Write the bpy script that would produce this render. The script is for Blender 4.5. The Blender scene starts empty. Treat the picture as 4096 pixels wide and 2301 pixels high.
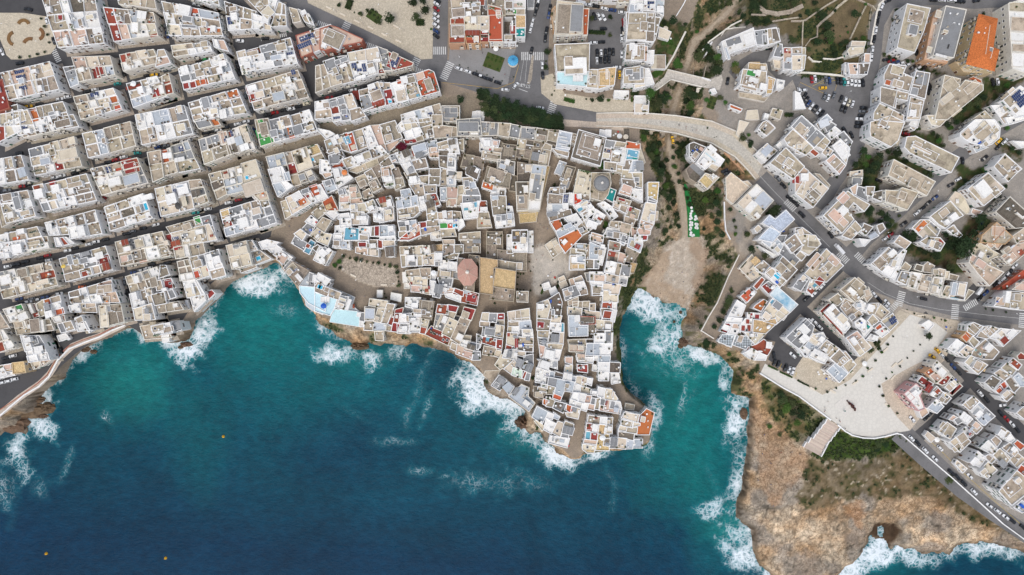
import bpy, math, random, re
import numpy as np
from mathutils import Vector, Matrix
from mathutils.geometry import tessellate_polygon
R = math.radians
random.seed(7); rng = np.random.default_rng(7)
SC = bpy.context.scene
COL = SC.collection

# ------------------------------------------------------------ camera, sky, sun, exposure
HC, PX = 370.0, 0.135            # camera height above the street level, metres per source pixel on it
cam = bpy.data.cameras.new('camera'); cam.sensor_width = 36.0; cam.lens = 36.0 * HC / (4096 * PX)
cam.clip_start = 1.0; cam.clip_end = 9000.0
co = bpy.data.objects.new('camera', cam); co.location = (0, 0, HC); COL.objects.link(co); SC.camera = co
world = bpy.data.worlds.new('World'); SC.world = world; world.use_nodes = True
wn = world.node_tree; wn.nodes.clear()
wo = wn.nodes.new('ShaderNodeOutputWorld'); wb = wn.nodes.new('ShaderNodeBackground'); ws = wn.nodes.new('ShaderNodeTexSky')
ws.sky_type = 'NISHITA'; ws.sun_disc = False
ws.sun_elevation = R(62); ws.sun_rotation = R(200); ws.air_density = 1.0; ws.dust_density = 2.5
hs = wn.nodes.new('ShaderNodeHueSaturation'); hs.inputs['Saturation'].default_value = 0.55
wn.links.new(ws.outputs[0], hs.inputs['Color']); wn.links.new(hs.outputs[0], wb.inputs[0]); wn.links.new(wb.outputs[0], wo.inputs[0])
wb.inputs[1].default_value = 0.15
sun = bpy.data.lights.new('sun', 'SUN'); sun.energy = 0.95; sun.angle = R(30); sun.color = (1.0, 0.95, 0.88)
so = bpy.data.objects.new('sun', sun); COL.objects.link(so)
so.rotation_euler = (Vector((math.sin(R(200)) * math.cos(R(62)), math.cos(R(200)) * math.cos(R(62)), math.sin(R(62))))).to_track_quat('Z', 'Y').to_euler()
SC.view_settings.view_transform = 'Standard'; SC.view_settings.look = 'None'
SC.view_settings.gamma = 1.0; SC.view_settings.exposure = 0.34; SC.view_settings.use_curve_mapping = False
SC.cycles.max_bounces = 5; SC.cycles.diffuse_bounces = 3; SC.cycles.glossy_bounces = 2

def U(x, y, z=0.0):
    s = PX * (HC - z) / HC
    return ((x - 2048.0) * s, (1150.5 - y) * s)
def D(t, z=0.0):                 # points given on the 2576 wide view of the photograph
    return [(a * 1.59, b * 1.59) for a, b in t]

# ------------------------------------------------------------ materials
def srgb(c): return tuple(c) + (1.0,)
MATS = {}
def nt(name):
    m = bpy.data.materials.new(name); m.use_nodes = True
    t = m.node_tree; b = t.nodes['Principled BSDF']
    return m, t, b
def N(t, kind, **kw):
    n = t.nodes.new(kind)
    for k, v in kw.items():
        if k in ('operation', 'blend_type', 'feature', 'distance', 'data_type', 'attribute_name', 'noise_dimensions', 'attribute_type'): setattr(n, k, v)
        else: n.inputs[k].default_value = v
    return n
def mix(t, a, b, fac, blend='MIX'):
    n = t.nodes.new('ShaderNodeMix'); n.data_type = 'RGBA'; n.blend_type = blend
    for sock, v in ((n.inputs[0], fac), (n.inputs[6], a), (n.inputs[7], b)):
        if hasattr(v, 'is_output'): t.links.new(v, sock)
        else: sock.default_value = v
    return n.outputs[2]
def ramp(t, v, lo, hi):
    n = t.nodes.new('ShaderNodeMapRange'); n.inputs[1].default_value = lo; n.inputs[2].default_value = hi
    t.links.new(v, n.inputs[0]); return n.outputs[0]
def surf(name, col, stain=0.35, stain_col=None, scale=0.35, rnd=0.12, rough=0.85, pave=0.0, joint=0.4, fine=0.15, bump=0.0, hue=0.012, metal=0.0):
    """a weathered surface: base colour, a tint per object, blotches of dirt at two sizes, optional paving joints"""
    if name in MATS: return MATS[name]
    m, t, b = nt(name)
    geo = t.nodes.new('ShaderNodeNewGeometry'); oi = t.nodes.new('ShaderNodeObjectInfo')
    pos = geo.outputs['Position']
    sc = stain_col or tuple(v * 0.42 for v in col)
    n1 = N(t, 'ShaderNodeTexNoise', Scale=scale, Detail=7.0, Roughness=0.68)
    off = t.nodes.new('ShaderNodeVectorMath'); off.operation = 'MULTIPLY_ADD'
    t.links.new(oi.outputs['Random'], off.inputs[0]); off.inputs[1].default_value = (37, 91, 13); t.links.new(pos, off.inputs[2])
    t.links.new(off.outputs[0], n1.inputs['Vector'])
    n2 = N(t, 'ShaderNodeTexNoise', Scale=3.2, Detail=4.0, Roughness=0.7); t.links.new(pos, n2.inputs['Vector'])
    c = mix(t, srgb(col), srgb(sc), ramp(t, n1.outputs['Fac'], 0.46, 0.46 + 0.32 / max(stain, .05) * .35))
    c = mix(t, srgb(col), c, stain * 1.6 if stain < .6 else 1.0)
    c = mix(t, c, srgb(tuple(v * (1 - fine * 2.2) for v in col)), ramp(t, n2.outputs['Fac'], 0.45, 0.78))
    n3_ = N(t, 'ShaderNodeTexNoise', Scale=1.1, Detail=5.0, Roughness=0.8); t.links.new(off.outputs[0], n3_.inputs['Vector'])
    if fine > .1: c = mix(t, c, srgb(tuple(v * .55 for v in sc)), ramp(t, n3_.outputs['Fac'], 0.54, 0.86))
    if pave:
        vo = N(t, 'ShaderNodeTexVoronoi', Scale=1.0 / pave, Randomness=0.75); vo.feature = 'DISTANCE_TO_EDGE'; t.links.new(off.outputs[0], vo.inputs['Vector'])
        c = mix(t, srgb(tuple(v * joint for v in col)), c, ramp(t, vo.outputs['Distance'], 0.0, 0.13))
        if joint < .85:
            vc = N(t, 'ShaderNodeTexVoronoi', Scale=1.0 / pave, Randomness=0.75); t.links.new(off.outputs[0], vc.inputs['Vector'])
            hv = t.nodes.new('ShaderNodeSeparateColor'); t.links.new(vc.outputs['Color'], hv.inputs[0])
            c = mix(t, c, srgb(tuple(min(1, v * 1.5) for v in col)), ramp(t, hv.outputs[0], 0.35, 2.2))
    h = t.nodes.new('ShaderNodeHueSaturation'); t.links.new(c, h.inputs['Color'])
    mv = t.nodes.new('ShaderNodeMapRange'); t.links.new(oi.outputs['Random'], mv.inputs[0]); mv.inputs[3].default_value = 1 - rnd; mv.inputs[4].default_value = 1 + rnd
    t.links.new(mv.outputs[0], h.inputs['Value'])
    ml = t.nodes.new('ShaderNodeMath'); ml.operation = 'MULTIPLY'; ml.inputs[1].default_value = 7.13; t.links.new(oi.outputs['Random'], ml.inputs[0])
    fr = t.nodes.new('ShaderNodeMath'); fr.operation = 'FRACT'; t.links.new(ml.outputs[0], fr.inputs[0])
    mh = t.nodes.new('ShaderNodeMapRange'); t.links.new(fr.outputs[0], mh.inputs[0]); mh.inputs[3].default_value = 0.5 - hue; mh.inputs[4].default_value = 0.5 + hue
    t.links.new(mh.outputs[0], h.inputs['Hue'])
    t.links.new(h.outputs[0], b.inputs['Base Color'])
    b.inputs['Roughness'].default_value = rough; b.inputs['Metallic'].default_value = metal
    b.inputs['Specular IOR Level'].default_value = 0.25
    if bump:
        bp = N(t, 'ShaderNodeBump', Strength=0.6, Distance=bump); t.links.new(n2.outputs['Fac'], bp.inputs['Height']); t.links.new(bp.outputs[0], b.inputs['Normal'])
    MATS[name] = m
    return m
def plain(name, col, rough=0.5, metal=0.0, spec=0.4):
    if name in MATS: return MATS[name]
    m, t, b = nt(name)
    g = t.nodes.new('ShaderNodeNewGeometry'); n = N(t, 'ShaderNodeTexNoise', Scale=2.5, Detail=3.0); t.links.new(g.outputs['Position'], n.inputs['Vector'])
    c = mix(t, srgb(col), srgb(tuple(v * 0.72 for v in col)), ramp(t, n.outputs['Fac'], 0.45, 0.8)); t.links.new(c, b.inputs['Base Color'])
    b.inputs['Roughness'].default_value = rough; b.inputs['Metallic'].default_value = metal; b.inputs['Specular IOR Level'].default_value = spec
    MATS[name] = m; return m
FLOOR = {
 's': surf('stone_paved_roof', (.345, .29, .225), .5, (.14, .115, .09), .3, .2, pave=.42),
 'b': surf('beige_screed_roof', (.48, .405, .305), .55, (.19, .155, .115), .28, .2),
 'c': surf('cream_screed_roof', (.66, .58, .46), .35, (.36, .29, .20), .25, .12),
 'w': surf('whitewashed_roof', (.80, .785, .75), .22, (.46, .42, .36), .3, .08),
 'g': surf('grey_membrane_roof', (.275, .28, .285), .35, (.16, .15, .14), .25, .16),
 'l': surf('pale_blue_grey_roof', (.47, .51, .55), .35, (.34, .35, .35), .25, .1),
 'd': surf('dark_weathered_roof', (.175, .148, .118), .5, (.08, .065, .05), .3, .22, pave=.45),
 'r': surf('dark_red_terrace', (.30, .065, .045), .3, (.14, .03, .02), .4, .15),
 'o': surf('terracotta_terrace', (.50, .13, .055), .3, (.30, .08, .04), .4, .15),
 'p': surf('pinkish_tiled_terrace', (.60, .44, .345), .35, (.34, .24, .18), .3, .12),
 'y': surf('ochre_terrace', (.62, .45, .24), .4, (.36, .24, .10), .5, .12, pave=.5),
 'n': surf('green_artificial_turf', (.07, .30, .08), .25, (.04, .18, .05), .8, .12),
 'e': surf('blue_painted_terrace', (.15, .38, .48), .3, (.08, .22, .30), .5, .12),
 'a': surf('pale_aqua_terrace', (.52, .72, .76), .3, (.38, .56, .60), .2, .05),
 't': surf('green_net_cover', (.02, .27, .25), .3, (.01, .15, .14), .6, .12),
 'm': surf('mint_green_roof', (.60, .72, .60), .2, (.42, .52, .42), .3, .05),
 'q': surf('bright_red_roof', (.62, .045, .03), .2, (.36, .03, .02), .3, .05),
 'Z': surf('cream_woven_tiles', (.66, .56, .42), .35, (.42, .33, .22), .5, .04, pave=.9, joint=.75),
 'T': surf('blue_flecked_tiles', (.56, .62, .70), .5, (.26, .34, .48), 1.4, .05, pave=.45),
 'E': surf('blue_cloud_painted_terrace', (.62, .70, .72), .58, (.10, .34, .50), .12, .03),
 'D': surf('glass_pergola', (.50, .55, .58), .4, (.2, .24, .27), .9, .05, rough=.2),
 'V': surf('orange_clay_tiles', (.60, .175, .05), .4, (.40, .11, .035), .5, .03, hue=0, pave=.4),
 'k': surf('black_felt', (.045, .045, .05), .3, (.02, .02, .02), .5, .2),
}
FNAME = dict(s='stone paved', b='beige', c='cream', w='white', g='grey', l='pale blue-grey', d='dark weathered', r='dark red', o='terracotta',
 p='pinkish tiled', y='ochre', n='green', e='blue', a='pale aqua', t='green', m='mint green', q='bright red', Z='woven cream', T='blue flecked',
 E='blue painted', D='glazed pergola', V='orange clay', k='black')
WALL = {
 'W': surf('white_plaster_wall', (.86, .85, .835), .22, (.50, .46, .40), .22, .06),
 'C': surf('cream_plaster_wall', (.78, .735, .65), .35, (.42, .36, .28), .22, .09),
 'S': surf('weathered_stone_wall', (.47, .40, .31), .5, (.24, .20, .15), .3, .1),
 'P': surf('pink_plaster_wall', (.62, .36, .35), .2, (.42, .26, .25), .22, .05),
 'Y': surf('yellow_plaster_wall', (.68, .54, .33), .3, (.42, .32, .20), .22, .06),
 'O': surf('orange_plaster_wall', (.60, .37, .22), .3, (.36, .20, .12), .22, .06),
 'R': surf('red_plaster_wall', (.42, .14, .10), .25, (.22, .08, .06), .22, .08),
 'G': surf('rough_stone_wall', (.48, .41, .32), .5, (.22, .18, .13), .5, .12, pave=.5, bump=.05),
}
WNAME = dict(S='stone', W='white', C='cream', P='pink', Y='yellow', O='orange', R='red', G='stone')
ACC = {'w': (.80, .80, .78), 'b': (.015, .10, .48), 'r': (.50, .03, .02), 'g': (.30, .31, .32), 'd': (.06, .055, .05), 'c': (.70, .62, .50), 'o': (.70, .22, .06),
       'e': (.04, .32, .36), 'a': (.5, .5, .48), 't': (.02, .26, .22), 'k': (.04, .04, .04), 'y': (.70, .50, .10), 'l': (.55, .62, .70), 'p': (.6, .4, .32), 'n': (.05, .3, .08), 's': (.4, .35, .28), '-': (.62, .64, .66)}
ANAME = dict(w='white', b='blue', r='red', g='grey', d='dark', c='cream', o='orange', e='teal', a='grey', t='green', k='black', y='yellow', l='pale blue', p='pink', n='green', s='stone')
def acc(l): return plain('painted_' + {'-': 'pale'}.get(l, ANAME.get(l, 'pale')), ACC.get(l, ACC['-']), .55)
GLASS = plain('window_glass', (.03, .035, .04), .15, 0, .6)
WOODB = plain('brown_wood', (.16, .07, .035), .6)
GREENSH = plain('green_shutter', (.02, .13, .07), .6)
SOLAR = plain('solar_cell_blue', (.012, .03, .11), .22, 0, .6)
METAL = plain('galvanised_metal', (.5, .51, .52), .35, .6)
POOL = plain('pool_water', (.03, .42, .62), .1, 0, .5)
STEEL = plain('dark_steel', (.08, .08, .085), .4, .4)
LEAF = {}
for nm, c in (('dark_foliage', (.022, .042, .014)), ('olive_foliage', (.055, .075, .026)), ('fresh_foliage', (.05, .11, .02)), ('dry_foliage', (.14, .12, .05)), ('bougainvillea', (.13, .012, .02))):
    LEAF[nm] = surf(nm, c, .5, tuple(v * .45 for v in c), 1.2, .25, hue=.02)
BARK = plain('bark', (.10, .07, .045), .9)

# ------------------------------------------------------------ mesh helper
class MB:
    def __init__(self): self.v = []; self.f = []; self.m = []
    def quad(self, pts, mi=0):
        n = len(self.v); self.v += [tuple(p) for p in pts]; self.f.append(tuple(range(n, n + len(pts)))); self.m.append(mi)
    def prism(self, poly, z0, z1, mi=0, top=True, mt=None, bottom=False):
        n = len(self.v); k = len(poly)
        self.v += [(x, y, z0) for x, y in poly] + [(x, y, z1) for x, y in poly]
        for i in range(k):
            j = (i + 1) % k; self.f.append((n + i, n + j, n + k + j, n + k + i)); self.m.append(mi)
        if top: self.f.append(tuple(range(n + k, n + 2 * k))); self.m.append(mi if mt is None else mt)
        if bottom: self.f.append(tuple(range(n + k - 1, n - 1, -1))); self.m.append(mi)
    def box(self, cx, cy, z0, sx, sy, sz, a=0.0, mi=0):
        c, s = math.cos(a), math.sin(a)
        p = [(cx + c * u * sx / 2 - s * v * sy / 2, cy + s * u * sx / 2 + c * v * sy / 2) for u, v in ((-1, -1), (1, -1), (1, 1), (-1, 1))]
        self.prism(p, z0, z0 + sz, mi, bottom=True)
    def cyl(self, cx, cy, z0, r, h, n=8, mi=0, r2=None):
        r2 = r if r2 is None else r2; b = len(self.v)
        for zz, rr in ((z0, r), (z0 + h, r2)):
            self.v += [(cx + rr * math.cos(6.28318 * i / n), cy + rr * math.sin(6.28318 * i / n), zz) for i in range(n)]
        for i in range(n):
            j = (i + 1) % n; self.f.append((b + i, b + j, b + n + j, b + n + i)); self.m.append(mi)
        self.f.append(tuple(range(b + n, b + 2 * n))); self.m.append(mi)
    def mesh(self, name, mats):
        me = bpy.data.meshes.new(name); me.from_pydata(self.v, [], self.f)
        for m in (mats if isinstance(mats, (list, tuple)) else [mats]): me.materials.append(m)
        if any(self.m): me.polygons.foreach_set('material_index', self.m)
        return me
    def obj(self, name, mats, parent=None, loc=None):
        return link(name, self.mesh(name, mats), parent, loc)
def link(name, me, parent=None, loc=None, rz=0.0, scale=None):
    o = bpy.data.objects.new(name, me); COL.objects.link(o)
    if parent is not None: o.parent = parent
    if loc is not None: o.location = loc
    if rz: o.rotation_euler = (0, 0, rz)
    if scale is not None: o.scale = scale
    return o
def tag(o, label=None, cat=None, group=None, kind=None):
    if label: o['label'] = label
    if cat: o['category'] = cat
    if group: o['group'] = group
    if kind: o['kind'] = kind
    return o
ONES = 'zero one two three four five six seven eight nine ten eleven twelve thirteen fourteen fifteen sixteen seventeen eighteen nineteen'.split()
TENS = 'x x twenty thirty forty fifty sixty seventy eighty ninety'.split()
def in_words(v):
    v = int(max(0, min(99, round(v))))
    return ONES[v] if v < 20 else TENS[v // 10] + ('-' + ONES[v % 10] if v % 10 else '')
def place_words(x, y):
    return '%s percent across, %s percent down' % (in_words(x / 40.96), in_words(y / 23.01))
def area(p): return 0.5 * sum(p[i][0] * p[(i + 1) % len(p)][1] - p[(i + 1) % len(p)][0] * p[i][1] for i in range(len(p)))
def ccw(p):
    p = list(p)
    return p if area(p) > 0 else p[::-1]
def cen(p): return (sum(q[0] for q in p) / len(p), sum(q[1] for q in p) / len(p))
def inside(p, x, y):
    c = False; j = len(p) - 1
    for i in range(len(p)):
        if (p[i][1] > y) != (p[j][1] > y) and x < (p[j][0] - p[i][0]) * (y - p[i][1]) / (p[j][1] - p[i][1]) + p[i][0]: c = not c
        j = i
    return c
def inset(p, d):
    n = len(p); out = []
    for i in range(n):
        a, b, c = Vector(p[i - 1]), Vector(p[i]), Vector(p[(i + 1) % n])
        e1 = (b - a); e2 = (c - b)
        if e1.length < 1e-6 or e2.length < 1e-6: out.append(tuple(b)); continue
        e1.normalize(); e2.normalize(); n1 = Vector((-e1.y, e1.x)); n2 = Vector((-e2.y, e2.x))
        m = n1 + n2; q = m.length_squared
        out.append(tuple(b + m * (d * 2 / max(q, .5))))
    return out
def cut(p, ox, oy, nx, ny):
    """keep the side where (x-ox)*nx+(y-oy)*ny <= 0"""
    out = []; n = len(p)
    for i in range(n):
        a, b = p[i], p[(i + 1) % n]
        da = (a[0] - ox) * nx + (a[1] - oy) * ny; db = (b[0] - ox) * nx + (b[1] - oy) * ny
        if da <= 0: out.append(a)
        if (da < 0) != (db < 0) and abs(da - db) > 1e-9:
            t = da / (da - db); out.append((a[0] + (b[0] - a[0]) * t, a[1] + (b[1] - a[1]) * t))
    return out
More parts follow.
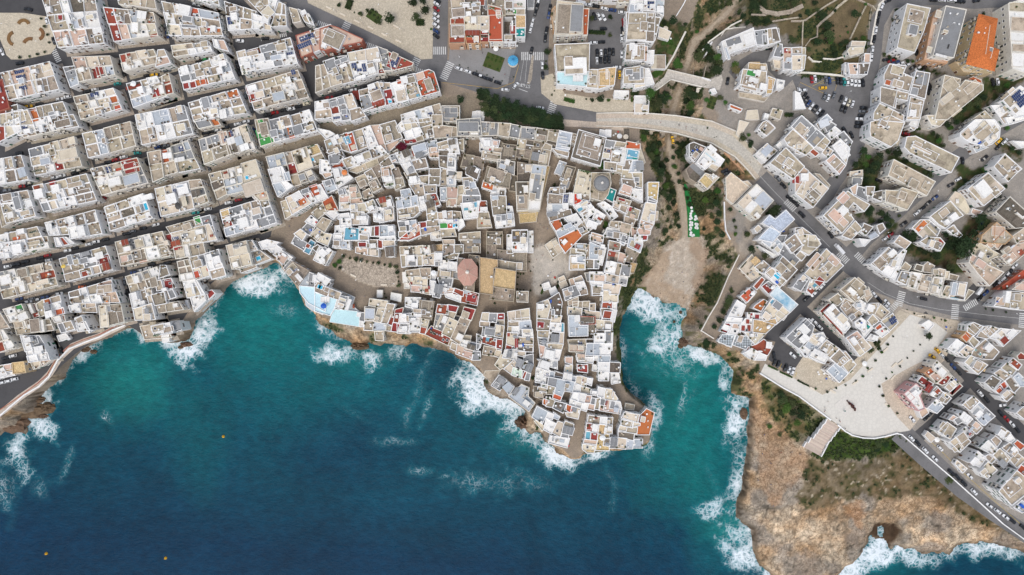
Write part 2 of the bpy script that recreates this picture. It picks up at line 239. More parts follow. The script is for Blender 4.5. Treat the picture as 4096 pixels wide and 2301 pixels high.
DATA = """
Q 169,-2 377,-20 419,174 232,192|10W|4s2w6s/4b1w3w3w/5p5b5s
F Hw272,76,17,40;Hg275,71,20,23;Tr240,70,17,20;Hc357,68,33,20;Tp314,139,63,76;Hw388,121,36,20;Gn290,111,13,27;A-232,154,7,7;K-187,23,10,10
Q 463,-23 617,-20 630,40 474,17|10W|2b5b
Q 406,24 610,46 634,143 447,163|9W|2r3s3w2b/2r2p4w2c
F To445,45,36,10;Tr474,91,27,20;Hw537,109,30,40;Cw567,60,36,30;Tr615,141,30,10;Hc463,127,10,10;Tr597,93,8,20;K-599,80,6,6
Q 2,292 197,244 239,358 38,403|10W|2b5p5b/2b4p5s
F S-76,287,40,13;S-83,310,38,20;Hl83,323,23,23;S-91,352,30,17;Hw133,285,23,13;Ts166,332,43,27;K-42,335,7,7;Tc136,332,20,83
Q 282,226 440,222 461,299 312,328|9C|3p3c3b/2b3b3r2g3l
F Hw322,279,27,20;Tr397,280,27,40;K-284,322,7,7
H 254,270 297,265 314,335 282,348|8W|g
Q 474,217 614,196 640,252 494,287|9C|2p3b3c2b/2w3w4b
F Tr491,236,20,33;Tr511,217,17,13;Hb514,246,20,23;Gn574,202,27,10
Q 500,332 630,305 667,382 531,431|9W|4d2b3w/3b3w3b/6l2r
F Tr531,347,60,13;Uw539,338,20,20;Hw561,360,23,27;Ha584,328,20,7;Hw597,365,20,20
Q 292,387 455,352 489,435 322,479|9W|4b2g3w3c/3b2w3c2r/3b3b2b
F S-377,378,33,17;To453,396,27,30;To471,431,27,20;Hb392,450,27,17;Hc425,421,23,20
H 0,458 109,441 133,498 0,504|9W|b
H -66,382 7,319 36,431 -66,464|10R|r
Q 44,446 252,405 289,491 73,544|9W|3w3r4s3s/4w4w4s
F K-93,441,8,7;To139,458,46,36;Tg206,461,23,27;Hw229,455,13,20
C 112,38,8k;187,83,78w;215,163,75k;7,207,70w;78,253,-8k;237,396,-10w;269,388,-8w;113,426,-8y;156,417,-10k;23,450,-8k;469,335,-8e;379,358,-8w;345,368,-15k;476,255,75k;615,300,-10y;587,302,-10k;486,292,75k
Z 154,68,13;168,100,17;178,133,15;186,165,13;167,203,13;66,225,15;106,220,12;139,212,15
Q 640,0 872,50 892,143 676,143|10W|3b3w3o5l/2w4b2b4b/3c4b5b
F Tb693,60,27,23;Hw736,40,46,40;To779,42,25,18;K-779,59,13,8;Hg756,106,60,13;Tr836,111,17,20;Hw851,114,20,23;To873,116,10,23;Hc816,96,20,20;Gn672,109,10,60;Hg748,75,40,23
Q 720,-33 836,-33 872,0 839,20|9W|3w3c
Q 756,-7 869,-20 879,23 826,7|9W|3w3b
Q 892,0 1025,43 1005,116 912,123|8W|3d3b4b/3w3b
F S-920,83,20,30;Hw935,66,27,30;Gn931,81,13,30;Gn952,81,5,20;Hb932,36,30,20;K-975,48,10,10
Q 972,-20 1113,-7 1095,56 1048,60|9W|5b2w
F Hc1071,50,43,40;Hw1061,76,27,33;Tb1041,20,20,27
Q 1008,53 1075,76 1088,123 1012,119|8W|4w/3w2c
F K-1053,100,7,7
Q 1113,7 1141,17 1149,106 1081,106|9C|3b2b/3b3b
Q 1154,27 1189,36 1204,86 1171,93|8C|3b
Q 1189,32 1237,56 1259,103 1216,86|8W|3b2w
F K-1166,55,7,7;Hw1214,50,20,17;Gg1241,76,7,17
Q 1181,141 1323,96 1353,169 1204,232|10R|4p6p/3p6p
F S-1227,150,60,20;S-1219,179,60,20;Hb1254,166,17,23;Tp1270,133,20,20
Q 683,182 834,163 852,206 695,230|9P|4c3b/4b2w4w
F Hb816,181,30,36;Tb758,189,27,30
Q 849,156 895,159 915,206 856,189|9W|2w3p
Q 712,275 899,214 940,314 730,358|9W|3w2b3b4w/3g3g3c3b3l/1r1r2o2b2w
F Cw738,279,30,33;Tw766,272,20,20;Hb798,292,36,30;Cw890,254,30,23;Hw877,282,23,27;To811,327,20,20;Gn876,309,7,20;Hc886,226,20,20
Q 947,209 1163,151 1192,254 968,292|10W|2c3r4b3b/3w3w3g4l/3w4w2g3w
F To1007,196,53,23;Hb1003,219,60,30;Tg1071,201,60,53;Hb1124,189,43,30;Hw987,260,27,23;U01027,247,13,13;Gn975,279,23,36;S-1158,214,23,8;Hw1134,226,20,20;Hl1104,229,46,20;K-1012,264,13,6
Q 983,342 1191,279 1234,388 1015,441|9C|4b3b3b3b/3r3b3b4w2b/3b4b5g3s
F Tr995,360,20,30;Tr1007,392,23,30;Hw1008,352,36,23;K-1045,377,8,13;Hl1114,385,50,36;Hw1163,372,20,23;Cw1153,320,20,23;S-1173,289,17,20;K-1179,317,17,10;Cw1056,420,10,13;Gn1032,425,17,7;Hc1038,378,36,27;Ts1151,388,13,27;K-1085,373,10,7
Q 751,411 945,352 988,451 773,488|9W|3s3l4b3o/3b2b3w3b3b/3b3w3w3b
F To928,375,46,27;Hg821,411,30,46;Tb879,408,33,20;Cw892,456,27,36;To874,474,23,13;Hc856,445,30,23;K-854,461,8,5;K-888,387,7,7;Gr884,436,13,7
Q 620,315 676,292 695,373 607,395|9C|2s2b/3r2o
F Tr668,352,40,50;Hw645,358,20,36
Q 630,199 657,196 683,252 620,269|9C|2b/3p
C 959,163,5w;796,247,-8k;825,238,-5n;862,229,-8r;667,282,-8g;915,217,-15k;947,259,75k;955,289,75k;982,383,80g;997,438,80g;1098,451,-10r;1070,460,-10k;1134,441,-10k;1164,435,-10w;1192,426,-10k;1226,415,-10c;1277,400,-12k;668,139,75b;662,109,75g;643,33,75g;784,17,15w;1060,154,-5k
Q -20,440 66,414 86,523 -20,576|10C|3r4d/3r5c
Q 68,493 295,457 319,507 90,551|9C|2b2b4l3b/3s3d3w3s
F S-89,502,33,33;Hw106,525,27,17;To136,482,30,7;Hw163,515,17,27;Hs249,493,63,30;Tb216,530,36,13
Q 327,533 411,516 438,613 353,633|9W|3b2l/3b2l
Q 411,513 518,483 544,583 438,613|9C|3s2b/3b3b
F Tb458,551,33,13;Hb415,563,17,23
Q 111,596 289,548 327,664 134,702|9W|3g2b2c3c/2b2w3c2b/3b2w2r4b
F Hb207,608,27,30;Hc285,563,30,30;Hc272,616,73,40;Hl181,646,40,27;Tr229,666,27,30;Gn146,684,36,10;Hc262,639,73,17;Gn282,548,17,5
Q -20,639 83,619 116,719 -20,742|9C|3w3b3s/3w3s3b
F Cl88,691,30,36;Hb43,653,17,36
Q 133,745 348,694 388,802 176,848|9W|2c4b4b/2w3b2w3b4s/2g2c2w3w5s
F Tr144,750,27,13;Tr208,732,27,17;Hw154,775,36,36;Hw219,755,33,33;Hb319,702,43,20;Hb299,739,60,20;Ts328,780,73,40;K-236,792,13,27;Gn192,790,23,10;Hw282,762,20,27
Q 360,676 547,629 592,732 405,782|9C|3s1s3b4r/3w3w4g/2b3b4g
F S-435,681,20,30;To474,681,23,17;Tr504,643,43,17;Tr519,672,46,40;Tr546,669,17,36;Tg499,682,20,30;Hw456,727,53,33;Hl524,717,66,40;Hw401,694,17,13;K-375,696,8,13
Q 420,827 576,774 612,872 441,926|9W|3b3b4w/3b3d3l/3s2w3b
F Tb443,845,43,43;Kw435,835,10,7;Vk501,867,20,36;Hw584,790,50,20;P-583,827,12,28;Hb552,838,20,30;Hc571,868,40,17;Hw591,858,20,17
Q 181,891 265,870 289,938 199,943|9W|3w3b/3w3b
Q 265,872 382,838 411,935 282,958|9C|3w3s4s/3w3w4s
F Cw197,910,23,27;Hw323,925,30,40;Tb332,915,13,17;Hw285,880,20,20;Hw380,867,10,36
Q -10,779 109,759 143,865 20,895|9W|3s1g2b/3w2g2w/3g2b
F Hs27,789,40,30;Hg68,812,27,53;Gn91,799,17,10;Hb100,852,40,20;Hw114,815,27,27;Gn96,838,7,30
H -13,818 17,812 76,872 7,908|8C|b
Q -20,944 149,905 186,984 -20,1024|9W|3w4b3b/3w3w3b
F Hw80,926,30,20;Gn133,928,30,7;To63,954,30,13
C 75,613,-5k;27,761,-10g;3,769,-8k;88,745,-10r;113,740,-10k;217,710,-10w;246,703,-10w;305,686,-10k;338,676,-10k;430,649,-10k;463,639,-10r;494,628,-10w;549,612,-3e;405,794,75r;560,556,78w;632,588,-12b;586,649,80k;571,913,-10k;504,935,-10k;529,926,-10g;622,899,-15w;420,958,-10k;33,933,-8w;634,862,75b
Q 540,460 736,420 773,535 564,580|9C|3w3l3b/3b3w3b
F Hc723,510,36,30;Tb647,530,20,23
Q 773,480 852,457 879,497 793,516|9C|4g2o
Q 678,583 749,560 779,633 696,649|9C|4g2l/4g
F S-727,606,20,43;Cw718,638,40,17
H 590,611 640,601 653,709 612,727|9C|b
Q 640,603 685,591 710,689 650,706|9C|2o1w/4b
F To665,604,36,13;Cw670,623,36,23;Tb676,676,63,40
Q 706,646 783,636 803,676 716,692|7C|b
F Gn730,669,7,7;Gn743,679,8,8;Gn753,676,8,8;Gn763,672,8,8
Q 793,558 905,523 929,616 816,659|9C|2g4d2p/3b4s1r
F Tg854,558,56,27;Ts886,606,63,43;Td934,594,30,36;Tp887,551,20,50
Q 905,525 988,495 1025,598 935,616|9W|2r2w3c/3w3w3w
F S-934,531,27,27;S-904,560,17,13;Cw924,563,33,27;Cl955,563,30,33;Cw977,589,36,27;Hc988,550,20,40;Gn988,516,7,23
Q 1020,480 1075,473 1098,570 1041,588|9W|3b/3n
F Tn1043,487,20,17;Tn1038,533,30,33;Tn1060,565,46,27;Hs1056,516,33,53;Cd1025,497,20,30
Q 1075,480 1158,460 1184,546 1098,570|9W|3g3b/3l3g
F Hg1095,533,30,30;Hg1123,546,20,17;Tc1124,500,23,33
Q 1158,460 1237,437 1270,523 1184,546|9W|3b3w/2r4g3b
F Hg1192,520,40,40;To1153,523,7,36;To1168,548,23,10;K-1221,521,10,10;Hb1237,510,33,20
Q 1060,626 1134,608 1148,659 1075,676|9W|5l
F Cc1114,651,17,23
H 1073,679 1128,667 1151,719 1091,734|9W|w
H 1091,737 1138,722 1171,745 1111,785|8W|l
Q 1134,609 1164,606 1207,739 1171,749|7C|3b/3r/3y
F Tr1168,676,30,7;Tb1184,719,27,53;Tl1148,706,20,33
Q 1163,606 1227,585 1254,669 1191,692|9C|5c
F Vk1194,633,27,43;Hw1212,613,13,36;Cd1227,679,40,10
Q 1227,586 1270,576 1304,646 1254,669|8C|3y/2b
F P-1250,639,11,11;Gn1244,586,30,7;Hw1237,606,13,17;Gn1244,616,5,13
Q 1192,696 1247,679 1270,712 1207,735|8C|3g3c
F Hg1209,709,27,27;Hc1237,692,23,20;Hg1247,714,27,20
Q 620,755 756,722 779,835 643,867|9C|3c3w/4c3c
F Hw683,795,40,40;S-700,769,13,27;Hl718,745,30,13;Ud716,825,20,27;Hw730,757,43,40;Cc736,805,20,40;Gn746,802,5,27
Q 756,722 806,717 836,808 773,832|9C|3b/3g/3b
F Tb803,799,27,20;Cd783,772,36,23
Q 663,908 769,878 806,898 686,944|9C|5b3b
F Hb746,908,36,27
Q 773,875 839,858 866,944 799,958|9W|2n3g/2w3b
F Tn789,880,25,28;Tg831,890,30,43;Hw796,928,33,20;Tr827,883,17,7;Cr847,943,13,10
Q 686,944 799,915 826,1017 706,1037|9C|2c4c/3c3b
F Sd700,954,30,13;Tg740,940,20,13;Cd846,944,7,7
Q 831,696 882,682 919,772 866,800|7C|3b/3d/3b
Q 882,686 962,664 982,765 909,782|9C|3b3w2c/4l2l/6l
F Cw932,726,20,17;Hw959,684,20,20;Cc905,706,23,20;Tr904,691,23,10;Hw927,699,13,20
H 965,656 1022,639 1075,799 1038,802 972,732|10C|c
H 972,732 1038,802 1071,795 1038,815 998,775|8W|w
F P-988,711,11,13;Tw1012,706,30,10;Hc1012,752,80,53;Hw1036,752,23,20;To1050,774,10,7;Tp1051,785,27,13
Q 879,847 1002,807 1038,911 905,948|9W|2y3g2b/2r2g3w/2l2l3w
F Ty905,848,43,27;Hw912,875,20,17;Tp907,901,23,17;Hw972,891,40,40;Tl987,850,20,20;Hw972,850,20,17;Vk963,913,13,13;K-954,893,10,10;Gn900,886,7,10
Q 1002,807 1071,789 1108,891 1028,918|9C|3s3s/3c2g/4g
F Hc1025,845,36,30;Tg1061,878,66,46;Hg1025,868,33,20;Cw1060,813,10,8;To1068,908,20,7;K-1027,857,17,7
H 1143,792 1234,752 1264,802 1168,858|9W|c
H 1204,765 1280,739 1310,789 1247,812|9W|w
F Hc1174,818,27,30;To1209,808,30,23;Hw1187,785,40,30;Hg1221,765,30,20;Tr1226,787,20,10;To1257,762,33,43;Cw1267,765,20,10
H 1124,808 1148,799 1168,858 1141,875|6C|b
C 821,533,-10k;848,526,-10k;872,519,-10w;900,510,-10k;950,496,-10w;983,486,-10w;754,552,-12w;725,558,-12w;703,568,-12k;669,577,-12g;645,585,-12k;836,672,75k;914,811,-8w;953,800,-8r;995,790,-15k;831,836,-8w;781,851,-8e;1017,523,75b;663,941,75k
Q -20,1093 199,1045 229,1141 13,1197|9C|3g3w3b4b3b/3g3w2b2b4r/4b3b4c4b
F Hg3,1096,27,17;Hw22,1119,46,40;Hw86,1146,23,43;Hs88,1093,40,36;Tb156,1076,33,30;K-153,1109,8,7;To189,1103,20,13;Hc169,1129,50,20;Gr199,1123,27,13
Q 236,1035 421,983 451,1079 262,1129|9W|2b2g2g3b/2b3b3g3r/4b3b2b3b
F Cw398,1023,33,27;Hw370,1040,33,20;Cr425,1066,27,30;Tr415,1046,36,30;Uy260,1066,17,13;Hg280,1040,20,40;Hg335,1043,33,23;Hb304,1048,23,23;Tr338,1096,23,20;Tb289,1096,63,36;Cg342,1015,33,17;K-385,1104,20,5
Q 461,968 650,924 683,1023 484,1066|9C|3b3g3w3b/3b3s3w2b
F Cr501,970,27,23;Hw508,996,30,20;Tp496,1035,27,23;Hb557,973,36,36;Hg521,1030,17,23;Ts547,1016,30,40;To571,1045,30,7
Q 272,1169 445,1118 481,1212 282,1215|10W|3s2w3b4p/3s2w3w4p
F Cd327,1191,20,17;Hb401,1169,30,23;Tb423,1204,30,36;Hb420,1156,60,33;Uo427,1206,8,8;To282,1201,7,20;K-352,1189,7,7
Q 277,1222 382,1199 392,1252 285,1249|9W|2w3b
Q 300,1272 335,1259 368,1322 314,1328|9W|3w1w
F Hb319,1280,27,23;Hw315,1252,30,23
Q 396,1222 484,1214 499,1288 403,1313|10W|2c4s
F Tg431,1237,20,20;Tc418,1285,33,50
Q 499,1106 630,1066 664,1133 518,1172|8C|2b3w2g3w/2b2b2s2b
F Tb579,1113,40,30;Hs614,1129,30,40;Hg597,1152,27,27;Hw544,1119,23,30
Q 518,1176 604,1149 624,1219 531,1235|8W|3w2b2c
F Hw537,1186,23,30;Hw564,1215,30,20
Q 602,1179 657,1166 667,1215 617,1225|10W|3s
Q 533,1235 610,1212 627,1279 542,1283|10W|3c
F Cg587,1244,17,20;Hc587,1269,30,27
Q 556,1305 650,1288 687,1352 574,1360|4C|4b
F Cb612,1297,27,20;Uw581,1328,8,8;Uw584,1342,8,8;Tb630,1312,50,27;Gn625,1342,27,7
Q 13,1237 86,1215 109,1269 43,1292|9W|3w2n/3w2w
F Tw43,1245,36,27;Hw90,1267,40,30;K-81,1242,13,13
Q 109,1219 139,1212 159,1265 133,1275|8W|2r
F Hw123,1235,13,40
Q 143,1215 173,1196 186,1259 156,1272|8C|3b
Q 169,1199 239,1179 259,1255 186,1275|9W|2r3b/2g3w/3w3o
F To186,1202,20,13;Cg187,1225,20,30;Cw196,1257,30,27;To232,1249,33,20;Ha232,1225,20,13
Q 209,1269 255,1259 262,1285 222,1292|9W|3w1r
Q 50,1288 199,1275 216,1322 63,1342|8C|3s1w3s2w2s/4b3b3b
F Tb76,1298,43,36;Hw114,1307,13,17;Hs139,1302,40,53;Hw166,1305,17,50
Q 222,1295 282,1282 299,1318 239,1335|9W|2g3b
Q 83,1342 156,1342 186,1391 103,1408|9W|2w3g
F Tg136,1365,30,27;Hw109,1361,27,20
Q 100,1398 179,1378 199,1441 116,1451|9W|2w4w/3w3w
F Cw153,1395,36,20;Hw149,1411,30,13;Tw168,1428,33,20;Cb191,1388,10,13
Q -20,1332 17,1318 66,1391 -20,1415|10C|3b2w/3r3w
Q -20,1249 -3,1245 40,1312 -20,1325|10C|3b
Q -33,980 186,943 199,993 -27,1040|9W|3w2w4b/2w3w4w
F Hw27,1023,20,20;Tb133,980,53,27;Gn138,1005,17,5;Gn169,977,8,20;Ug149,987,8,8;Hw66,996,40,36;Uc65,1010,13,13
Q 212,950 265,947 299,973 222,988|9W|2w2r2w
H 229,1345 262,1335 275,1353 237,1365|3W|w
C 30,1066,-10w;63,1058,-10k;100,1047,-10k;159,1032,-10k;189,1022,-10r;194,1041,-8w;269,1002,-8w;299,993,-8k;355,977,-10w;383,967,-10w;420,962,-10k;605,1056,-5k;537,1090,-10b;567,1081,-10w;596,1072,-10w;437,1116,-8w;328,1148,-5o;372,1136,-10k;236,1175,-8w;178,1190,-10b;156,1197,-10w;113,1207,-10w;85,1216,-10k;126,1196,-10g;75,1187,-10b;367,1323,-25w;216,1336,80k;274,1342,60w;209,1403,75k;51,1424,-15w;20,1433,-15k;499,1128,80g;509,1172,80k;102,1067,-10k;591,962,-10b
Q 620,947 839,894 872,960 653,1003|9C|2r5c
F Cr703,973,36,20;Tr710,993,33,13;Hw748,962,17,10;Hc663,973,20,20
Q 574,1010 657,987 690,1013 620,1030|9W|4b
Q 756,1030 816,1015 842,1104 783,1123|10W|3b2g/4c
F Hb791,1055,33,30;To786,1099,20,27;Tg819,1051,10,20;To829,1079,7,13
Q 814,1015 876,996 905,1103 846,1119|10W|2g3g/2w3w/5b
F S-857,1036,20,10;S-862,1048,20,10;Hw866,1040,30,30;Hw836,1030,23,27;Tb872,1093,56,36
Q 708,1046 756,1036 783,1116 723,1126|9W|3s2s/3s2b/2w3w
Q 730,1126 786,1116 821,1177 748,1194|9W|4w1w
F Hw768,1156,10,40
Q 763,1192 819,1179 826,1202 778,1245|5W|w
H 763,1196 819,1181 824,1201 778,1245|5W|w
H 827,1166 847,1161 859,1174 836,1197|4W|r
Q 640,1060 665,1060 680,1099 633,1116|9W|3s
Q 620,1123 683,1111 703,1152 627,1166|9W|2b3r
F Tr673,1139,30,33;Hw655,1159,20,13
Q 620,1172 690,1156 706,1189 630,1215|9W|4b2g
Q 620,1222 710,1204 733,1239 630,1255|9C|4s
F Hw700,1222,20,17;Hs686,1245,27,13
Q 607,1305 683,1288 696,1332 620,1345|8W|3w
F Tb673,1318,40,20;Cg706,1305,33,33
H 685,1287 715,1285 725,1320 695,1328|5W|g
H 647,1345 673,1340 675,1365 652,1371|3W|w
Q 905,982 988,962 1010,1058 930,1079|10W|4c/5c
F Hc962,1003,56,30;S-957,1001,36,8;S-974,1010,12,7;Hw925,1030,13,43;Hg945,987,27,20;Tb998,982,33,36
Q 988,962 1008,960 1033,1000 998,1010|8W|2c
H 1002,1010 1035,1000 1081,1035 1022,1058|5W|b
F P-1034,1034,17,15;Gn1051,1028,7,13;Tg1035,1011,13,10
H 959,1076 1022,1060 1025,1069 965,1091|3W|b
F Gn968,1079,12,7
H 1035,970 1068,960 1114,970 1088,990 1068,993 1048,996|6W|w
H 1068,996 1104,980 1126,996 1104,1026|6W|w
H 1104,1023 1121,1000 1168,1030 1134,1069|6W|w
F Tp1128,1033,36,33;Gr1146,1050,7,20;Hw1134,1020,20,10
H 1134,1073 1156,1038 1168,1045 1141,1081|6W|g
H 1139,1086 1168,1048 1231,1083 1189,1142|8C|s
F S-1173,1088,40,5;Cw1196,1111,17,33;Tb1168,1073,33,27
H 1197,1142 1234,1089 1279,1109 1264,1149|6W|l
H 1197,1142 1264,1149 1304,1159 1300,1245 1234,1212 1201,1172|5W|a
H 1257,1149 1280,1113 1320,1133 1304,1162|7W|s
F P-1277,1147,13,13
H 1217,1192 1247,1219 1300,1245 1290,1260 1247,1242 1224,1225|2W|l
C 668,1052,-12k;746,1030,-8k;801,1013,-8k;831,1005,-8k;753,1219,78w
V 839,1136,27
Q 1260,510 1320,523 1340,536 1300,556|8W|3w
H 1298,563 1343,545 1366,596 1313,613|7W|b
F Hw1336,565,20,30;Ca1320,576,12,10;Hw1345,548,20,17
H 1343,546 1376,536 1403,609 1363,596|6W|b
F Te1389,561,23,30;Hc1360,560,23,23
H 1375,535 1408,528 1428,599 1403,608|8W|o
F Te1386,560,23,30;Tc1413,589,20,20;Cw1398,533,20,3
H 1413,526 1449,516 1472,586 1429,603|6W|b
F Hc1446,560,17,27;Hg1454,580,27,3
H 1448,515 1479,503 1512,583 1476,594|7W|w
F Hw1479,560,20,20;Hw1492,586,20,7
H 1479,503 1519,500 1545,603 1512,583|6C|p
H 1519,500 1579,483 1608,550 1539,576|6W|s
F Hb1555,550,30,27;K-1527,513,7,10;Hb1554,515,13,20
H 1539,576 1595,546 1608,556 1555,608|4W|p
H 1315,623 1346,613 1373,629 1353,653 1320,656|7W|g
H 1307,609 1363,596 1376,629 1336,619|5W|b
F Hc1345,603,20,23
H 1326,666 1366,646 1376,666 1336,676|5W|o
H 1370,639 1406,626 1436,659 1386,672|7W|b
F Tw1416,646,17,33
H 1418,626 1492,594 1529,619 1439,653|7W|s
F K-1467,608,8,7;Hb1466,623,36,30;Hw1439,636,33,30;Ka1507,611,7,17
H 1492,594 1522,583 1545,609 1526,619|7W|w
H 1393,682 1562,613 1589,599 1599,626 1426,692|5C|b
H 1331,676 1360,669 1409,712 1350,752|8W|w
F Tb1380,692,23,27;Uo1380,692,20,20;Gn1355,732,23,10;Hw1346,692,23,33
H 1280,639 1310,643 1326,686 1280,692|8W|w
H 1287,692 1316,679 1326,702 1300,712|7W|p
H 1290,726 1330,716 1346,755 1307,772|8W|l
F Hg1312,732,27,23
H 1273,745 1288,735 1307,772 1287,785|8W|o
H 1290,808 1326,784 1353,842 1303,842|7C|o
F Cy1315,828,23,20
H 1297,852 1343,842 1353,855 1330,878|7W|w
H 1353,759 1389,745 1399,782 1363,785|7W|w
F Hg1363,769,20,20;K-1380,765,5,17
H 1398,742 1426,742 1446,789 1403,795|8C|b
F Hp1411,757,30,20;Tp1413,779,20,20
H 1358,784 1396,780 1401,808 1358,812|7C|p
H 1396,794 1439,789 1453,812 1396,815|7C|p
H 1358,813 1399,810 1401,838 1360,842|7W|w
F Tc1380,825,33,20
H 1401,818 1426,815 1429,845 1403,845|7W|w
F Hc1411,828,20,20
H 1423,818 1459,812 1476,848 1436,862|7W|c
H 1459,812 1492,799 1512,842 1476,848|7W|c
F Hw1484,832,20,17;Gn1496,815,13,20
H 1506,799 1562,785 1575,825 1526,832|7W|b
F Cr1530,800,27,23;Hw1555,812,20,27
H 1492,825 1532,835 1535,888 1496,885|7W|w
H 1532,838 1572,832 1575,878 1519,891|7W|c
F Uw1522,868,17,20;Uw1504,865,13,20;Hc1552,848,27,20;Gr1562,858,3,20
H 1421,712 1459,696 1476,729 1439,752|7C|b
F Hb1449,735,33,27;K-1484,709,10,10
H 1459,692 1486,676 1506,709 1476,719|7W|s
F Ub1485,709,12,12
H 1476,732 1506,712 1526,752 1492,769|8C|b
F Hb1496,737,23,23
H 1449,769 1476,755 1492,785 1456,795|6C|b
H 1489,672 1519,656 1555,686 1509,709|8C|s
F Kt1530,664,6,6
H 1519,656 1555,629 1579,672 1542,686|8W|s
F Hc1569,667,17,17
H 1524,672 1559,664 1569,702 1529,709|9W|p
F Hp1545,692,23,27
H 1529,709 1572,702 1579,742 1539,745|9W|w
F Cw1552,717,33,20;Gn1559,739,30,13;Hw1549,752,27,10
H 1564,679 1592,672 1605,706 1572,712|8C|s
H 1575,719 1608,706 1617,742 1582,759|8C|b
F Tb1592,726,27,23
H 1559,623 1589,613 1608,646 1572,649|8W|g
F Tg1575,629,23,20;Hp1575,643,20,10
H 1582,613 1632,603 1645,646 1605,659|8W|w
F Cd1625,613,30,30;Ua1599,626,8,8;Ua1615,644,8,8;Cw1637,636,13,10
H 1632,603 1655,593 1672,636 1642,639|8W|w
F Tr1655,613,13,23
H 1648,589 1705,573 1715,609 1665,636|8W|l
F Hl1678,593,56,33;Cg1678,619,30,23
H 1645,646 1701,633 1711,669 1658,679|8W|s
F Kc1681,643,10,10
H 1605,659 1645,649 1662,686 1628,696|8W|w
F Cg1642,682,20,20;Hw1635,659,20,17
H 1617,692 1662,686 1672,706 1628,712|7C|b
H 1585,507 1612,480 1622,516 1595,530|6W|w
H 1608,480 1662,467 1678,507 1622,523|7W|c
H 1615,530 1645,520 1655,550 1625,556|8W|w
H 1648,516 1678,510 1691,536 1658,550|9W|w
H 1658,480 1725,470 1728,497 1678,510|7W|b
H 1678,513 1725,500 1735,546 1698,556|7W|b
F Td1721,530,20,23;Hw1708,543,10,20
H 1662,546 1688,540 1695,560 1668,566|8C|b
H 1615,560 1658,546 1668,570 1622,576|6W|r
H 1733,510 1771,503 1827,510 1827,546 1738,553|7C|b
F Tb1798,523,46,20
H 1728,460 1768,460 1768,500 1731,503|8C|b
F Hc1778,487,20,30
H 1827,480 1920,473 1927,543 1831,543|8C|g
F Hg1874,507,80,40;Hw1897,533,33,10
H 1708,570 1744,560 1751,589 1711,593|8W|l
H 1715,593 1754,589 1758,629 1718,629|8W|p
F Hp1735,599,27,20
H 1748,573 1794,560 1798,599 1754,599|9W|b
F Hb1781,589,30,17;Kt1758,589,6,6
H 1791,556 1827,555 1837,613 1798,613|9W|w
F Cd1808,570,27,20
H 1827,560 1854,556 1854,603 1834,596|7C|b
H 1756,599 1798,599 1794,676 1758,666|9W|s
H 1793,616 1824,616 1821,679 1791,676|9W|w
F Tg1801,656,30,20;Hc1803,639,17,17;K-1814,623,7,6
H 1857,619 1897,623 1887,666 1844,666|8C|s
F Td1857,656,27,33
H 1864,672 1897,666 1920,679 1907,719 1864,696|9W|d
F Cd1881,679,30,30;Hw1907,682,13,17
H 1897,626 1937,633 1930,679 1894,666|8C|s
H 1632,712 1665,706 1685,732 1638,739|8W|w
F Cw1652,719,30,27;Kt1680,734,7,10
H 1675,706 1715,702 1715,732 1688,735|8W|b
F Tb1695,716,27,20;Hl1701,739,23,13
H 1718,676 1761,676 1758,739 1715,739|8W|s
H 1638,739 1691,732 1698,782 1668,789|8W|b
F Ug1662,755,10,10;Ug1652,745,7,7
H 1695,742 1744,739 1744,772 1701,775|8W|s
H 1668,785 1701,779 1701,812 1672,808|7W|w
F Cw1686,794,23,17
H 1761,679 1788,679 1784,742 1761,742|6C|b
F Tb1774,706,20,40
H 1788,682 1824,686 1821,745 1791,742|8W|w
F Tg1808,692,30,20;Tl1804,726,17,20
H 1824,689 1847,689 1844,719 1824,716|8C|c
H 1602,762 1638,755 1645,782 1608,792|8W|l
F Tl1622,772,13,20
H 1584,792 1612,789 1615,832 1589,838|8W|l
H 1608,799 1642,789 1645,825 1615,832|9W|l
H 1640,789 1667,782 1672,818 1645,825|9W|l
H 1589,835 1675,825 1678,848 1655,868 1592,883|8W|b
F Tb1645,842,27,23;Hc1618,865,46,13;Tb1605,842,20,17
H 1672,805 1701,802 1701,835 1678,842|8W|w
F Cw1690,810,17,17
H 1705,779 1744,775 1761,818 1744,825 1705,812|8W|b
F Tr1738,789,17,27;Tr1748,815,13,10
H 1705,805 1738,805 1744,845 1708,855|8W|b
F Cd1721,817,33,27
H 1761,752 1788,749 1788,799 1764,802|8W|l
H 1788,749 1831,749 1827,792 1788,792|9C|p
H 1786,795 1824,792 1824,825 1788,825|7C|p
F Tb1796,812,13,20
H 1831,745 1857,742 1861,775 1834,779|8C|b
H 1851,712 1887,709 1907,752 1857,759|8W|b
F Hg1867,735,20,27;Tl1890,742,27,27
H 1861,762 1910,752 1920,782 1851,782|8W|g
H 1831,782 1851,782 1847,818 1827,822|7C|b
H 1851,782 1920,782 1920,808 1851,812|8W|g
H 1844,815 1917,808 1910,868 1857,875|8W|w
F Te1864,837,17,10;Gn1882,848,7,7;Te1904,818,13,20;Hw1887,822,7,20
H 1708,858 1748,848 1751,878 1711,881|7W|b
F Uw1733,855,17,13
H 1751,852 1808,845 1808,875 1754,878|7W|b
F Hw1778,858,17,30
H 1808,845 1841,848 1844,875 1811,875|6C|b
H 1758,883 1831,878 1831,911 1761,915|7W|w
F Tn1774,903,30,20;To1803,905,30,17;P-1820,903,17,12;Hw1798,886,30,13;Kb1824,883,10,7
H 1831,878 1851,878 1857,901 1834,921|6W|w
H 1761,921 1817,915 1824,944 1764,948|7C|b
H 1837,935 1920,928 1920,960 1837,960|5C|b
F Hw1857,948,17,10;Uw1894,948,13,5
H 1592,888 1662,881 1665,925 1599,925|8W|l
F Hb1612,915,27,20;Hw1628,891,17,17
H 1594,928 1630,926 1632,951 1595,948|8W|b
